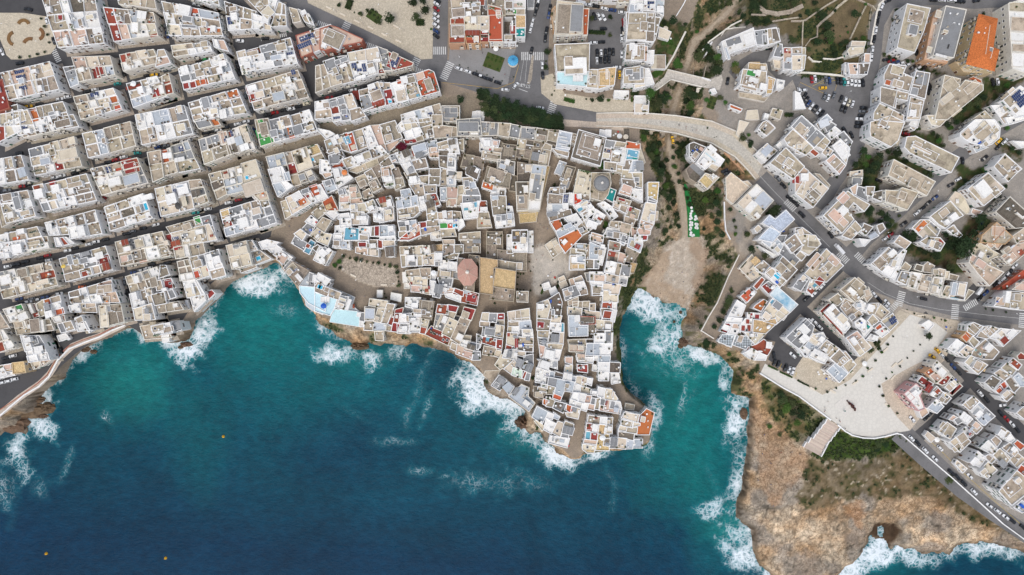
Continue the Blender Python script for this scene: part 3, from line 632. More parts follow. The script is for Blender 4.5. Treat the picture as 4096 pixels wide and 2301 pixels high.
H 1632,928 1678,898 1681,941 1638,960 1595,960|8W|o
F Tp1665,911,23,36;Tp1642,940,23,20;Hc1655,925,17,13
H 1675,891 1705,888 1705,911 1678,915|7W|r
H 1705,885 1751,878 1754,901 1708,908|7W|b
H 1681,915 1711,908 1758,905 1758,921 1688,941|7W|b
F Kb1701,918,8,13
H 1721,931 1761,925 1764,960 1725,960|6W|w
F Uc1744,935,30,17
H 1353,858 1394,853 1399,876 1353,876|8W|w
H 1360,876 1403,875 1404,908 1361,911|8W|w
H 1403,848 1453,848 1472,865 1469,898 1403,898|7W|c
F Cw1446,873,40,17;Hw1409,865,13,20
H 1341,905 1380,901 1376,944 1340,938|8W|w
H 1336,935 1366,935 1366,960 1333,960|8W|w
H 1378,911 1436,915 1433,960 1376,960|8W|e
F Te1403,938,46,40;Uw1419,941,12,10;Hw1413,925,17,13
H 1436,908 1486,908 1482,944 1439,938|8W|w
F Uo1461,920,6,6;Ue1451,918,8,10
H 1482,908 1499,906 1499,944 1482,944|8W|s
H 1499,906 1516,905 1516,943 1499,944|9W|r
H 1516,903 1575,901 1579,944 1519,948|8W|l
F Hw1562,915,23,23
H 1439,938 1472,938 1472,960 1439,960|8W|b
H 1519,948 1579,944 1582,960 1519,960|8W|w
Z 1691,686,13;1871,586,7;1864,580,5;1731,659,5;1841,606,5
R 1607,589,43
H 1340,960 1393,953 1399,996 1330,990|7W|w
F Hb1346,973,27,23;Tl1376,980,23,27;Ug1348,968,13,10
H 1433,970 1466,970 1466,993 1436,990|7W|r
H 1424,990 1472,990 1469,1020 1423,1010|7W|p
H 1469,993 1512,993 1512,1025 1472,1020|7W|c
F Cc1492,1010,27,23;Cw1492,983,23,17;Hs1472,983,13,20
H 1466,960 1509,960 1509,990 1466,993|7W|b
H 1509,960 1529,960 1529,992 1512,993|7W|r
H 1529,960 1575,953 1579,980 1532,987|7W|c
H 1540,988 1575,988 1575,1026 1545,1026|7W|d
F Cd1559,1008,33,36
H 1277,987 1330,1006 1300,1061 1280,1050|7W|c
F Hw1313,1003,20,17;Hw1290,1013,27,30;Cw1290,1046,23,20
H 1600,988 1652,987 1653,1021 1602,1021|7C|b
F Hw1625,1010,20,17;Td1642,1000,17,30
H 1652,987 1691,983 1691,1021 1655,1023|7C|c
F Hw1683,1003,8,23
H 1691,985 1721,983 1721,1018 1691,1020|7C|w
F To1700,992,13,7
H 1721,982 1771,978 1774,1006 1721,1018|7C|y
F Cd1733,993,23,30
H 1603,1021 1622,1021 1622,1066 1607,1068|7W|b
H 1622,1023 1668,1021 1668,1063 1625,1065|7W|w
F Hw1643,1033,30,23;Tg1648,1055,27,13
H 1667,1025 1688,1025 1688,1063 1668,1063|7W|b
H 1688,1023 1738,1013 1738,1060 1691,1061|7W|c
F Hc1703,1048,17,20;Hg1715,1030,13,3
H 1738,1008 1771,1008 1764,1043 1738,1045|8W|w
F Hw1754,1026,30,30
H 1738,1045 1764,1043 1761,1063 1738,1063|7W|g
H 1773,980 1817,978 1814,1013 1771,1026|7W|s
H 1814,980 1852,980 1852,1011 1821,1013|7W|s
H 1771,1013 1837,1010 1827,1033 1798,1040 1771,1026|6W|s
H 1771,960 1817,960 1817,980 1774,977|7C|b
H 1841,960 1920,960 1920,1011 1857,1010|5C|b
F Cg1907,967,33,13;Tg1877,990,20,7;To1897,990,5,20
H 1831,1033 1857,1035 1857,1089 1827,1086|6W|s
H 1758,1043 1794,1043 1794,1076 1754,1079|7C|w
H 1794,1048 1827,1050 1826,1083 1791,1079|8W|w
H 1754,1083 1811,1083 1808,1113 1751,1106|7C|s
F Hb1781,1096,43,23
H 1751,1113 1811,1114 1804,1147 1758,1136|7W|g
F Hw1778,1141,20,10
H 1623,1083 1678,1076 1681,1103 1625,1106|7C|b
H 1678,1074 1721,1073 1721,1116 1685,1106|7C|b
F Gn1738,1076,27,10
H 1725,1086 1751,1089 1738,1119 1721,1116|6W|w
F Uw1735,1093,20,20
H 1628,1109 1708,1109 1708,1146 1645,1141|7C|c
F Hw1695,1113,20,8;Ug1672,1126,10,10;Hw1647,1116,10,17;Tr1642,1134,13,10
H 1645,1142 1685,1142 1681,1169 1645,1167|7W|p
H 1681,1146 1725,1146 1721,1179 1681,1171|7C|c
F Cr1716,1151,8,13;Tr1706,1162,13,13
H 1721,1123 1741,1126 1738,1179 1720,1177|8W|w
H 1741,1136 1771,1149 1758,1192 1731,1186|8W|g
F Cg1754,1156,33,36
H 1774,1146 1817,1156 1811,1172 1768,1176|7W|p
F Hw1778,1159,20,17
H 1778,1172 1808,1166 1844,1186 1841,1209 1784,1189|7W|w
H 1817,1154 1854,1166 1851,1186 1811,1176|7W|r
H 1841,1207 1854,1159 1915,1176 1907,1222|6W|r
F Tl1867,1166,27,20;Tr1887,1192,40,33
H 1814,1089 1841,1093 1837,1116 1814,1114|5C|g
D 1871,1089,66,80
H 1837,1119 1841,1086 1854,1083 1900,1126 1894,1133|6C|c
H 1877,1021 1917,1025 1914,1056 1874,1050|8C|s
H 1859,1131 1897,1133 1894,1166 1857,1156|8C|s
H 1622,1191 1681,1192 1675,1239 1622,1225|8W|w
F Hw1658,1222,27,20;Cw1670,1207,8,10;Tw1638,1202,10,20
H 1680,1202 1735,1207 1725,1279 1678,1269|9C|s
F Hs1695,1249,17,20;Ts1705,1235,40,60
H 1650,1235 1686,1239 1685,1272 1648,1269|8W|w
F Hb1668,1244,33,17;Hw1672,1262,27,13
H 1479,1196 1549,1206 1542,1232 1476,1222|8C|c
H 1459,1229 1512,1232 1502,1279 1459,1279|7C|g
F Hl1479,1255,40,43
H 1512,1235 1545,1235 1526,1288 1496,1285|8C|c
F Hc1507,1275,17,17
H 1549,1215 1579,1219 1549,1295 1524,1292|8W|b
H 1559,1239 1582,1242 1569,1302 1549,1295|6W|r
F Cb1569,1255,7,27
H 1582,1239 1612,1232 1608,1255 1579,1252|7C|r
H 1579,1255 1605,1255 1599,1292 1575,1288|7W|r
F Cw1587,1267,10,13
H 1572,1292 1599,1295 1589,1328 1565,1325|7W|r
H 1459,1285 1496,1285 1489,1322 1456,1320|7W|b
H 1494,1288 1545,1295 1542,1322 1492,1323|7C|l
H 1545,1305 1572,1305 1565,1325 1545,1322|6W|b
H 1599,1255 1645,1255 1642,1292 1595,1295|8W|w
F Hb1630,1275,13,27;Hw1615,1265,20,17
H 1589,1295 1642,1292 1638,1335 1589,1332|7W|w
F Kg1605,1308,13,20;Hw1618,1315,20,20
H 1642,1265 1685,1272 1678,1328 1638,1328|8W|w
F Tw1662,1295,30,30;Hw1652,1279,20,13
H 1681,1275 1715,1282 1708,1312 1680,1305|8C|c
H 1681,1308 1708,1312 1698,1337 1678,1332|7W|r
H 1618,1229 1648,1235 1645,1255 1612,1252|5W|g
H 1439,1252 1461,1252 1453,1307 1439,1305|5W|g
F Hw1436,1259,17,17;Tw1446,1295,17,20
H 1751,1219 1791,1222 1791,1259 1744,1252|8W|r
F Cw1761,1240,10,13;Cb1768,1225,12,7
H 1791,1220 1832,1227 1824,1249 1788,1242|8W|r
H 1744,1259 1794,1265 1768,1325 1735,1312|7C|g
F Hb1756,1285,10,60;Hw1778,1279,20,30
H 1701,1338 1725,1305 1771,1325 1801,1355 1791,1381|6C|r
F Gb1731,1332,23,10;Ug1748,1338,8,8;Ug1758,1342,8,8;Ub1725,1315,7,7;Uw1768,1345,7,7
H 1788,1245 1824,1252 1814,1274 1781,1269|8C|b
H 1798,1272 1832,1288 1804,1352 1768,1335|8C|b
H 1841,1272 1881,1282 1837,1378 1803,1355|9C|b
H 1857,1229 1900,1239 1884,1282 1844,1269|9C|r
F Hb1861,1259,30,27
H 1817,1262 1844,1269 1837,1285 1814,1275|4C|g
H 1857,1342 1884,1345 1877,1371 1844,1365|6C|c
H 1831,1371 1897,1395 1887,1438 1824,1415|7W|p
H 1841,1358 1881,1365 1871,1395 1837,1381|7C|w
H 1808,1371 1837,1385 1824,1405 1801,1395|6W|b
H 1798,1358 1824,1371 1811,1388 1791,1381|5W|b
H 1871,1368 1920,1378 1910,1405 1864,1395|7W|g
F Cd1884,1388,33,20
H 1894,1405 1920,1408 1920,1440 1887,1440|7W|g
H 1273,1093 1320,1119 1300,1146 1263,1116|8W|w
H 1260,1123 1297,1139 1323,1156 1307,1186 1260,1166|7W|s
F P-1283,1149,15,13;Hs1307,1159,20,20
H 1320,1156 1363,1172 1353,1199 1313,1186|8W|b
F Ug1333,1176,17,13
H 1260,1172 1356,1199 1320,1262 1260,1245|5W|a
F Ub1297,1224,22,20;Tw1300,1199,33,20
H 1353,1182 1393,1189 1376,1239 1340,1229|7W|w
F Hc1371,1199,27,13;Hc1363,1219,27,13;Hw1393,1219,13,46
H 1366,1166 1419,1189 1409,1222 1436,1245 1396,1245 1389,1192 1363,1172|2W|l
F Cr1414,1225,7,17
H 1333,1239 1380,1242 1439,1249 1443,1307 1320,1287|3W|a
H 1499,1327 1532,1328 1532,1363 1502,1361|4C|b
H 1509,1162 1529,1162 1527,1189 1509,1189|3C|w
H 1565,1172 1605,1179 1602,1207 1562,1197|3C|w
H 1610,1091 1625,1089 1628,1131 1613,1131|3C|w
H 1618,1133 1638,1134 1637,1154 1618,1154|3C|w
Z 1371,1025,20;1396,1033,13;1421,1039,23;1441,1040,20;1464,1047,13;1489,1052,11;1511,1053,18;1535,1060,13;1558,1062,20;1582,1067,21;1585,1089,20;1589,1108,9;1591,1125,9;1592,1142,19;1356,1050,27;1337,1061,23;1357,1072,17;1534,1176,7;1540,1191,10;1910,1365,17
H 1247,852 1291,817 1305,848 1269,878|7C|b
H 1221,887 1243,863 1269,883 1256,905|8W|w
F Ur1264,889,9,9
H 1208,916 1232,889 1260,905 1238,942|7W|g
F Kb1243,921,12,12
H 1177,936 1201,918 1225,936 1208,962|8W|c
H 1166,973 1181,945 1230,975 1216,1002|7W|g
H 1214,1006 1243,960 1260,971 1236,1017|7W|e
F Hr1231,984,18,18
H 1263,905 1291,870 1324,883 1296,931|8C|b
H 1241,940 1269,914 1296,931 1274,967|8C|c
F Kb1278,928,7,6;Cw1269,945,9,18
H 1265,964 1296,933 1327,938 1309,984|8W|c
H 1249,993 1269,980 1287,989 1269,1011|7W|d
H 1254,1039 1274,993 1300,989 1318,1006 1274,1050|8W|w
F Hw1278,1006,13,13;Cw1287,1041,22,18
H 1280,116 1323,103 1346,109 1449,156 1446,166 1380,179 1300,199 1280,196|10R|p
F Hs1335,156,76,63;Ha1295,181,17,20;Hs1316,133,46,23;Ug1396,156,10,10;Kk1321,111,13,7;Tb1355,113,20,13
H 1293,246 1335,232 1356,282 1313,295|9W|g
H 1335,232 1361,226 1396,222 1403,249 1346,272|8W|g
F Hg1376,239,30,20;Hg1350,249,23,20
Q 1260,262 1297,252 1323,348 1260,372|9C|2b2b/3b3b
H 1313,289 1346,275 1366,332 1323,345|9C|c
H 1330,275 1403,252 1423,322 1370,335|8W|b
F Hg1356,309,27,20;Hb1340,282,20,27;Tb1380,285,36,30;Hw1373,262,27,13
H 1391,212 1509,189 1526,239 1399,249|10W|c
F Hw1509,216,10,20
H 1399,249 1466,242 1469,295 1419,315 1413,299|10W|w
F S-1415,258,20,12;S-1418,270,20,12;S-1437,280,20,12;S-1454,262,15,17;S-1458,277,15,20;Hb1482,262,27,20;Cw1487,282,30,23;Tg1436,309,36,17
H 1466,242 1509,239 1512,292 1419,320|9W|w
F Hb1482,262,27,20;Cw1487,282,30,23;Ha1443,309,40,13;Hw1506,239,27,10
H 1506,255 1532,247 1539,292 1512,295|8C|r
F Gn1517,269,7,20;Hy1522,262,10,23
H 1507,186 1549,201 1565,279 1535,282|9C|g
F Kw1535,262,10,10;Hg1529,226,20,7
H 1550,206 1652,252 1648,262 1569,282|9C|r
F S-1578,247,27,46;Tr1574,247,40,56;Gn1618,242,7,7;Gn1599,262,7,7
Q 1260,408 1316,398 1333,471 1260,480|9W|3w/3b
F Hs1305,421,27,23
Q 1316,398 1373,382 1403,480 1333,491|9W|3g3g/3r3g/3w3g
F Tr1341,435,30,23;Hg1335,415,27,23;Hg1365,405,27,27;Kb1386,466,8,8;S-1348,471,30,10;Hg1376,448,23,23
H 1373,382 1406,375 1426,428 1393,438|9W|c
F Cr1424,380,30,36
H 1399,441 1439,431 1462,464 1406,484|9W|b
F Hb1429,418,23,17
H 1436,362 1476,352 1482,375 1439,382|8W|b
H 1439,388 1472,378 1492,425 1453,441|10W|g
H 1472,342 1512,328 1539,398 1486,408|10W|c
F S-1492,385,27,10;S-1502,353,17,10;Hw1486,345,27,20;Hb1506,382,46,40
H 1486,408 1539,398 1539,421 1459,445|9W|r
F Cr1512,410,50,17
H 1512,332 1559,332 1562,358 1532,362|8W|b
F Hc1524,338,17,17
H 1535,362 1569,355 1582,411 1545,421|9W|r
F P-1560,405,13,13;Uw1544,378,5,10;Uw1554,395,8,5
H 1562,335 1618,319 1632,401 1582,415|9W|w
F To1600,327,23,17;Tc1605,382,36,43;Hc1618,368,7,27
H 1602,309 1658,295 1668,328 1615,342|9W|s
F Hw1617,320,27,27;Hs1645,319,33,27
H 1615,342 1668,332 1685,385 1638,398|9W|b
F Gn1662,338,13,17;Gn1632,368,10,17;Te1672,382,13,13;Kg1645,358,7,7;Tb1648,365,23,20;Ke1676,385,7,7
H 1655,299 1715,279 1735,289 1758,365 1685,385|9W|o
F Hs1715,338,30,50;Gn1681,352,10,23;Gn1721,289,20,7;Gn1748,352,8,23;Gn1705,368,17,8;Tp1680,304,33,27;Gn1733,325,7,20
H 1605,461 1655,445 1675,488 1612,494|7W|w
H 1655,445 1708,431 1721,484 1672,491|7W|w
H 1701,431 1725,425 1735,464 1711,468|7W|w
F S-1721,455,15,8
H 1725,425 1758,415 1771,484 1728,484|6C|b
H 1768,425 1837,425 1837,488 1774,484|6C|b
F Tg1803,451,53,40
H 1892,448 1920,445 1920,468 1889,474|3W|w
H 1798,33 1920,20 1920,43 1920,66 1808,70|9C|s
F Hs1834,51,53,36;Hw1874,55,20,17;Hs1904,33,30,17
H 1804,-7 1854,-7 1864,30 1808,33|9C|b
F Kd1861,3,10,7
H 1854,13 1920,10 1920,33 1877,33|9W|b
F Hw1864,23,27,13;Hl1894,20,17,13
H 1803,75 1854,71 1857,96 1804,96|9C|r
H 1798,96 1857,96 1859,173 1798,173|9O|b
F Hs1831,123,53,43;Tr1827,159,56,17
H 1859,66 1920,66 1920,119 1859,119|10C|c
F Hw1894,80,23,27
H 1859,121 1920,121 1920,173 1867,173|9O|o
F Cr1890,131,56,20;Gn1890,146,50,5;Tr1894,166,50,10
C 1747,16,35w;1745,35,40r;1744,59,35w;1743,78,35w;1744,101,35w;1745,125,35b;1744,144,35k;1749,2,35k;1835,274,20w;1870,285,20w;1904,297,20k;1919,302,20w;1287,397,-10k;1316,391,-10r;1352,380,-10k;1383,370,-10k;1411,361,-12w;1456,349,-10k;1521,329,-10w;1563,319,-10k;1582,314,-10k;1640,295,-15g;1615,300,-15k
Z 1353,13,20;1394,10,23;1439,50,23;1516,85,27;1558,82,45;1650,17,40;1695,10,36;1700,48,43;1664,72,40;1723,109,13;1841,404,36;1917,385,30;1413,43,8;1837,254,6;1871,265,6;1905,279,6
Y 1471,45,32
G 1497,66,56,40,35
G 1396,18,23,40,20
G 1680,90,30,27,0
H 1950,-20 2020,-20 2020,60 2003,60 1952,20|9C|s
H 1952,20 2003,33 2010,60 2010,166 1956,166|9C|o
F To1981,109,50,96;Gn1966,33,23,7;Hp1993,50,20,20
H 2020,-10 2101,-10 2101,33 2020,33|9W|w
F Hs2036,20,30,30;Gn2079,17,20,13;Tp2073,20,33,13
H 2068,30 2099,30 2098,60 2068,58|9C|b
H 2020,33 2068,33 2068,55 2020,55|8C|g
F Gn2036,46,20,10;Tn2060,46,10,17
H 2011,56 2063,56 2063,166 2011,166|8W|d
F Vk2034,100,33,66;Tr2051,119,20,33;Hw2049,100,7,40;Hb2033,149,33,20
H 2064,60 2101,60 2101,109 2064,109|9W|y
H 2064,106 2099,106 2099,146 2063,146|8W|t
F Tt2081,124,35,36;Cw2071,114,7,5;Cw2086,136,7,7;Cw2093,129,5,7;Cw2069,136,7,5
H 1910,65 1955,65 1955,119 1910,119|10C|c
H 1910,-20 1950,-20 1950,63 1910,63|8W|d
F Tr1927,7,20,27;Hg1943,17,7,36;Td1930,40,20,36
H 1910,121 1955,121 1955,166 1910,166|9O|r
F Gn1937,146,27,5;Tr1933,129,33,17;Hw1943,124,17,7
H 2230,3 2331,15 2331,133 2285,139 2220,139|11C|c
F Hg2307,73,50,109;Ts2255,76,50,116;Kw2307,81,10,17;Ka2307,44,17,7;Tb2255,33,43,30
H 2331,35 2355,36 2348,139 2323,139|9C|o
H 2209,40 2220,27 2224,113 2215,116 2209,76|7O|b
H 2220,179 2358,173 2355,285 2229,285|10W|b
F Hw2302,265,90,66;Hb2275,246,33,40;Vk2298,247,27,27;Hw2320,241,27,23;Hb2297,285,73,23;Tb2288,202,119,40
H 2229,285 2355,285 2345,345 2229,335|9W|a
F Cw2312,314,41,25;Gn2252,282,17,4;Gn2235,328,7,7;Gn2343,335,7,7
H 2355,279 2391,279 2391,352 2348,348|9W|b
F Hb2371,319,30,33;Hb2361,299,13,23;Td2371,320,27,27
H 2391,279 2428,272 2464,269 2457,338 2391,355|8W|y
F Hc2429,294,10,40;Gn2450,306,7,7;Ty2418,315,40,53
H 2527,-20 2570,-20 2570,50 2517,50|11W|w
H 2517,53 2560,53 2584,53 2584,159 2507,159|11W|b
H 2507,179 2560,176 2577,176 2577,239 2501,239|9W|b
F Hb2547,202,30,40;Hw2540,199,20,43
H 2497,275 2560,265 2580,275 2577,332 2494,335|9W|b
F Hg2517,289,30,23;Kd2534,312,7,7;Tg2537,305,43,30
H 2471,-20 2521,-20 2521,7 2474,10|7C|b
H 2368,-20 2471,-20 2471,-3 2368,-5|7W|w
H 2112,-20 2136,-20 2134,30 2112,30|3W|g
M 1963,182,2016,209
M 2036,182,2081,207
M 2255,382,2315,393
H 2459,363 2514,365 2512,393 2457,390|3W|w
H 1940,445 1907,445 1907,481 1933,481|3W|w
C 2154,2,-75w;2149,25,-75k;2142,50,-75k;2131,86,-75w;2123,116,-75w;2200,32,-78k;2195,60,-78b;2186,123,-80k;2181,155,-85k;2126,202,-75k;2170,260,85w;2171,302,85k;2322,12,12w;2355,19,8w;2384,25,8k;2419,34,15w;2450,40,8b;2489,50,5w;2378,65,70k;2396,66,65w;2414,68,60w;2494,90,85r;2414,115,0k;2490,122,85k;2487,153,88w;2375,171,-3w;2406,168,-3k;2293,170,0k;2389,212,88k;2405,212,88w;2422,211,88k;2438,208,88k;2453,208,88k;2388,242,88w;2403,240,88k;2420,239,88k;2436,238,88k;2487,217,88w;2469,269,0w;1933,309,20k;1956,317,18k;1991,330,18k;1922,303,20k;2021,359,5w;2063,342,-48w;2161,431,10w;2479,299,88y
Z 2189,202,30;2184,265,27;2368,68,23;2444,65,23;2443,136,20;2368,396,20;2398,398,36;2436,398,17;2346,392,10;2185,239,10;1947,294,7;1973,304,7;2008,318,7;2054,302,7;2209,375,10;2217,305,7;2219,358,8
G 1975,249,73,60,20
G 2388,133,66,10,3
G 2389,128,66,7,3
G 2277,403,43,13,15
G 2484,398,46,4,0
G 2537,375,30,13,0
G 2527,398,7,20,0
W 1920,365 1986,382 2053,415 2119,431 2185,455 2245,474 2245,508 2152,498 2053,488 2003,471 1920,448
U 2052,241,42
H 1910,487 1993,493 1993,540 1910,543|7C|g
F Tg1930,510,30,40;Tg1966,513,43,36
H 1996,492 2043,495 2034,548 1990,540|8C|b
H 2043,497 2083,505 2074,553 2036,546|7C|g
F Tg2063,523,36,43
H 2086,507 2149,512 2139,560 2078,553|7C|g
F Tg2112,533,53,40
H 2149,513 2195,520 2185,570 2141,560|8C|b
F Td2167,530,40,23;Ts2164,550,36,20
H 2195,520 2243,523 2229,583 2185,570|8C|d
F Tb2209,546,40,36
H 2239,523 2288,533 2278,596 2225,589|9W|w
F Tl2255,566,50,73;Ha2252,546,33,3;Ha2258,560,33,3;Ha2252,576,33,3;Ha2262,586,33,3
H 2209,593 2275,609 2272,626 2229,613|8W|b
H 2288,533 2312,540 2302,576 2282,566|7C|b
F Hs2298,553,13,17
H 2316,520 2424,551 2401,662 2288,629|9W|d
F Ts2361,586,90,90;Kw2398,618,7,13;Tb2368,573,60,46;Tb2335,613,50,20
H 2074,556 2106,560 2099,596 2069,593|8C|b
H 2106,560 2137,565 2131,603 2101,596|8C|d
F Hw2119,580,30,3
H 2137,563 2182,573 2175,596 2134,593|8C|s
H 2066,593 2101,598 2093,629 2064,626|7C|d
F Tb2088,608,20,20
H 2101,598 2129,604 2119,636 2094,629|8C|s
F Ts2112,613,27,20
H 2129,593 2167,596 2156,659 2116,653|8C|s
F Cg2141,626,30,33
H 2167,596 2182,573 2207,583 2192,662 2154,658|9C|b
F Tc2175,639,23,53
H 2071,649 2129,659 2119,726 2071,726|8C|d
F Vk2098,686,46,60
H 2132,659 2185,666 2157,838 2116,838 2119,729|11C|w
F Tc2166,706,7,66;Tg2149,745,33,100
H 2185,662 2199,666 2172,779 2159,838 2157,838|8C|y
H 2064,729 2117,729 2112,838 2069,842|9C|b
F Td2089,755,40,50;Tb2089,808,40,53;Tg2086,799,20,27
H 2071,848 2156,840 2147,885 2078,896|1C|y
F Ty2111,872,66,36
H 2010,576 2066,583 2061,639 2003,636|7C|d
F Ts2033,606,40,40
H 1993,566 2011,571 2003,596 1986,593|6C|d
H 1973,593 2008,593 2001,616 1970,609|7C|b
H 1930,603 2003,613 2000,646 1927,633|8C|c
F Tb1966,626,60,17
H 1920,553 1966,553 1970,580 1933,586|8W|w
F Cw1948,573,27,23;Hp1981,573,20,20
H 1966,560 1998,563 1991,589 1970,583|8W|p
H 1920,573 1973,589 1970,609 1920,603|7W|w
F Ur1960,598,7,7
H 1950,666 2043,696 2036,752 1976,739 1937,726|9C|s
F Hc1970,717,20,20;K-1995,726,17,7;Ts1986,699,66,40
H 1991,639 2059,649 2056,699 1990,676|8C|g
F Hw2029,649,20,23;Hl2010,666,27,20;Td2046,656,17,13;Hg2023,686,13,10
H 1935,722 1975,727 1970,762 1928,749|8W|o
F Uw1943,739,10,10;Ur1953,745,7,7
H 1971,732 2023,745 2020,785 1963,782|7W|w
F Ug1988,739,8,7;Td2008,772,20,20;Uw1975,769,20,7
H 2043,699 2068,706 2066,765 2036,762|6C|d
H 1963,784 2023,785 2026,858 1973,862|8W|s
F Hl1980,792,27,17;Kb2036,817,10,10
H 2023,825 2048,827 2053,855 2026,858|7W|w
F Vd2033,840,10,10
H 1976,862 2053,855 2058,901 1985,911|8W|w
F Hg1993,875,20,20;Hg2015,872,20,27;Hl2039,865,20,23;Hc2039,888,20,17;Hw2016,891,20,20
H 1910,805 1945,805 1948,848 1910,848|8W|r
F Tr1935,815,20,13;Hw1935,837,30,17
H 1910,848 1953,848 1966,908 1910,911|8C|b
F Tb1933,862,33,20;To1927,893,7,7;Hc1948,888,27,20
H 1948,928 2008,928 2010,978 1948,978|6C|s
H 2049,921 2109,920 2109,978 2049,978|8W|d
F Cy2069,935,15,15;Uw2096,935,13,7;Uw2094,944,13,5;Uw2099,956,13,7;S-2059,951,13,10
H 2109,925 2131,925 2131,978 2109,978|5W|w
H 2239,644 2265,653 2243,701 2219,691|4W|l
H 2263,662 2302,671 2272,755 2239,745|7C|d
F Tb2268,706,20,66;Hg2248,716,17,10
H 2202,752 2262,749 2258,782 2192,775|7W|b
F Hs2247,765,20,20;Uw2219,760,17,10;Tb2225,769,33,13
H 2194,775 2252,782 2248,815 2192,815|8W|s
F K-2241,808,7,7
H 2255,777 2278,774 2272,812 2252,812|8W|g
F S-2262,794,20,30
H 2192,815 2252,813 2272,832 2252,845 2190,848|7W|w
F Tl2229,828,40,30;Hw2262,825,23,23
H 2190,852 2282,838 2288,858 2202,885|7W|s
F Cg2209,858,40,17
H 2278,772 2295,775 2295,818 2272,815|7W|w
F Vk2278,803,10,13
H 2295,772 2310,774 2312,792 2328,803 2302,822 2293,818|7W|q
H 2315,679 2365,692 2358,779 2295,772|8C|c
F Hc2326,726,23,27;Ug2360,719,5,10;Gn2341,686,46,7;Kk2353,755,5,10
H 2312,775 2361,772 2358,802 2318,795|7W|s
F Hw2318,785,17,20
O 2406,735,33
H 2365,692 2438,692 2444,732 2431,779 2411,805 2358,789|7C|b
F Tb2394,785,50,27
H 2438,752 2464,762 2451,808 2424,795|6W|t
F Tt2444,779,23,40
H 2394,815 2418,808 2448,828 2428,848|7W|w
H 2424,845 2448,832 2471,865 2451,878|7W|w
F Tk2438,853,17,13
H 2295,822 2345,802 2361,812 2371,828 2321,858|7W|w
F Hw2361,825,17,17;Te2321,838,20,13;Tr2356,815,7,7;Hc2338,815,33,13
H 2321,858 2371,825 2384,845 2341,878|7W|w
F Tb2338,848,20,20;Gn2371,848,5,13
H 2384,838 2421,862 2401,895 2371,875|7W|w
F Hw2388,865,10,17;Tr2398,875,17,10
H 2338,868 2401,891 2355,925 2331,898|7W|w
F Hw2368,898,43,27;Hc2361,868,20,17
H 2302,895 2331,872 2355,928 2325,941|7W|b
F Vd2335,915,17,13;Hg2325,921,20,20;Vd2318,898,17,13
H 2258,872 2305,855 2328,888 2305,908 2272,888|8W|w
H 2202,888 2239,878 2252,911 2225,925|8W|o
F Te2253,890,17,20
H 2225,925 2252,908 2298,888 2312,915 2235,951|8W|l
F Hl2272,905,33,20;K-2247,921,7,7
H 2235,954 2308,915 2328,944 2262,1011 2239,978|8W|o
H 2424,560 2464,566 2451,596 2418,589|7W|g
H 2464,566 2507,573 2497,589 2457,586|7C|b
H 2418,589 2451,596 2444,636 2411,633|7W|p
F S-2435,604,13,10;Hc2424,623,30,23
H 2451,593 2487,596 2481,649 2444,646|7W|b
F Uw2467,611,30,20;Uw2454,626,13,13;Cb2467,639,17,13
H 2418,646 2467,653 2464,682 2418,676|7W|b
F Ts2448,666,33,23
H 2464,659 2491,662 2487,692 2464,686|6C|b
F Ur2477,676,13,7
H 2484,593 2511,596 2497,662 2471,656|7W|w
H 2507,566 2560,576 2560,596 2504,593|7C|o
F Tp2524,596,33,13
H 2507,596 2557,606 2550,639 2501,639|7W|t
F Te2530,613,43,27;Te2517,629,27,13
H 2501,639 2530,639 2524,679 2491,676|7W|s
H 2530,643 2570,646 2570,686 2517,689|7W|l
H 2491,682 2530,686 2527,719 2487,712|6C|b
H 2530,692 2570,692 2570,752 2544,745|7W|b
F Hg2547,719,20,20
H 2487,716 2544,722 2537,759 2491,739|7W|s
H 2491,739 2534,755 2521,785 2477,772|7W|p
F Hp2507,755,40,30
H 2534,755 2570,759 2570,808 2524,789|7W|w
H 2471,789 2524,805 2514,828 2464,812|7C|b
F Hr2487,799,30,13
H 2457,805 2484,818 2474,842 2451,832|7W|b
F Tb2467,822,20,17
H 2484,818 2517,825 2507,855 2477,838|7W|b
H 2514,825 2560,842 2550,878 2501,862|7W|b
F Tr2519,835,17,17;Cp2529,865,20,17
H 2501,862 2544,875 2530,908 2497,891|6C|b
H 2444,885 2484,888 2477,915 2438,905|7C|b
H 2477,888 2527,901 2514,941 2474,928|7C|b
F Tb2511,905,20,17
H 2431,911 2477,921 2481,954 2414,944|7W|w
F Hg2441,938,27,20;Hs2464,941,30,27
H 2368,931 2414,944 2411,971 2361,961|7W|p
H 2481,931 2517,941 2511,974 2471,961|7W|g
H 2527,911 2560,915 2550,971 2527,961|6C|p
M 2448,520,2514,563
H 2401,520 2421,523 2419,545 2399,541|3W|w
H 2424,520 2444,521 2443,546 2423,545|3W|w
Z 2182,473,33;2212,497,30;2235,487,27;2152,483,30;2401,666,40;2375,672,20;2424,646,20;2219,739,17;2428,898,30;2418,908,17;2454,692,10;2341,686,13
W 2112,473 2245,473 2245,500 2239,516 2202,513 2159,507 2119,493
H 1947,940 2010,940 2010,1030 1947,1030|6C|s
H 2051,970 2109,970 2109,1008 2051,1008|8W|w
F Hw2086,985,17,17;To2063,990,7,13
H 2029,940 2051,940 2051,1013 2029,1013|7W|w
H 2049,924 2109,922 2109,970 2049,970|8W|d
H 2111,943 2132,943 2131,1010 2111,1010|4W|w
H 1990,1000 2106,1010 2104,1086 2068,1083 2068,1053 1990,1040|7C|s
H 1920,1031 1990,1040 1990,1069 1973,1073 1971,1179 1920,1172|12C|y
F Hw1965,1108,10,8
H 1983,1073 2063,1086 2058,1159 1973,1146|13C|y
H 1991,1040 2068,1053 2063,1086 1986,1073|9C|b
H 1970,1149 2059,1162 2053,1206 1960,1196|9C|s
H 2068,1167 2112,1167 2111,1209 2069,1207|14C|b
F Ts2089,1189,30,30
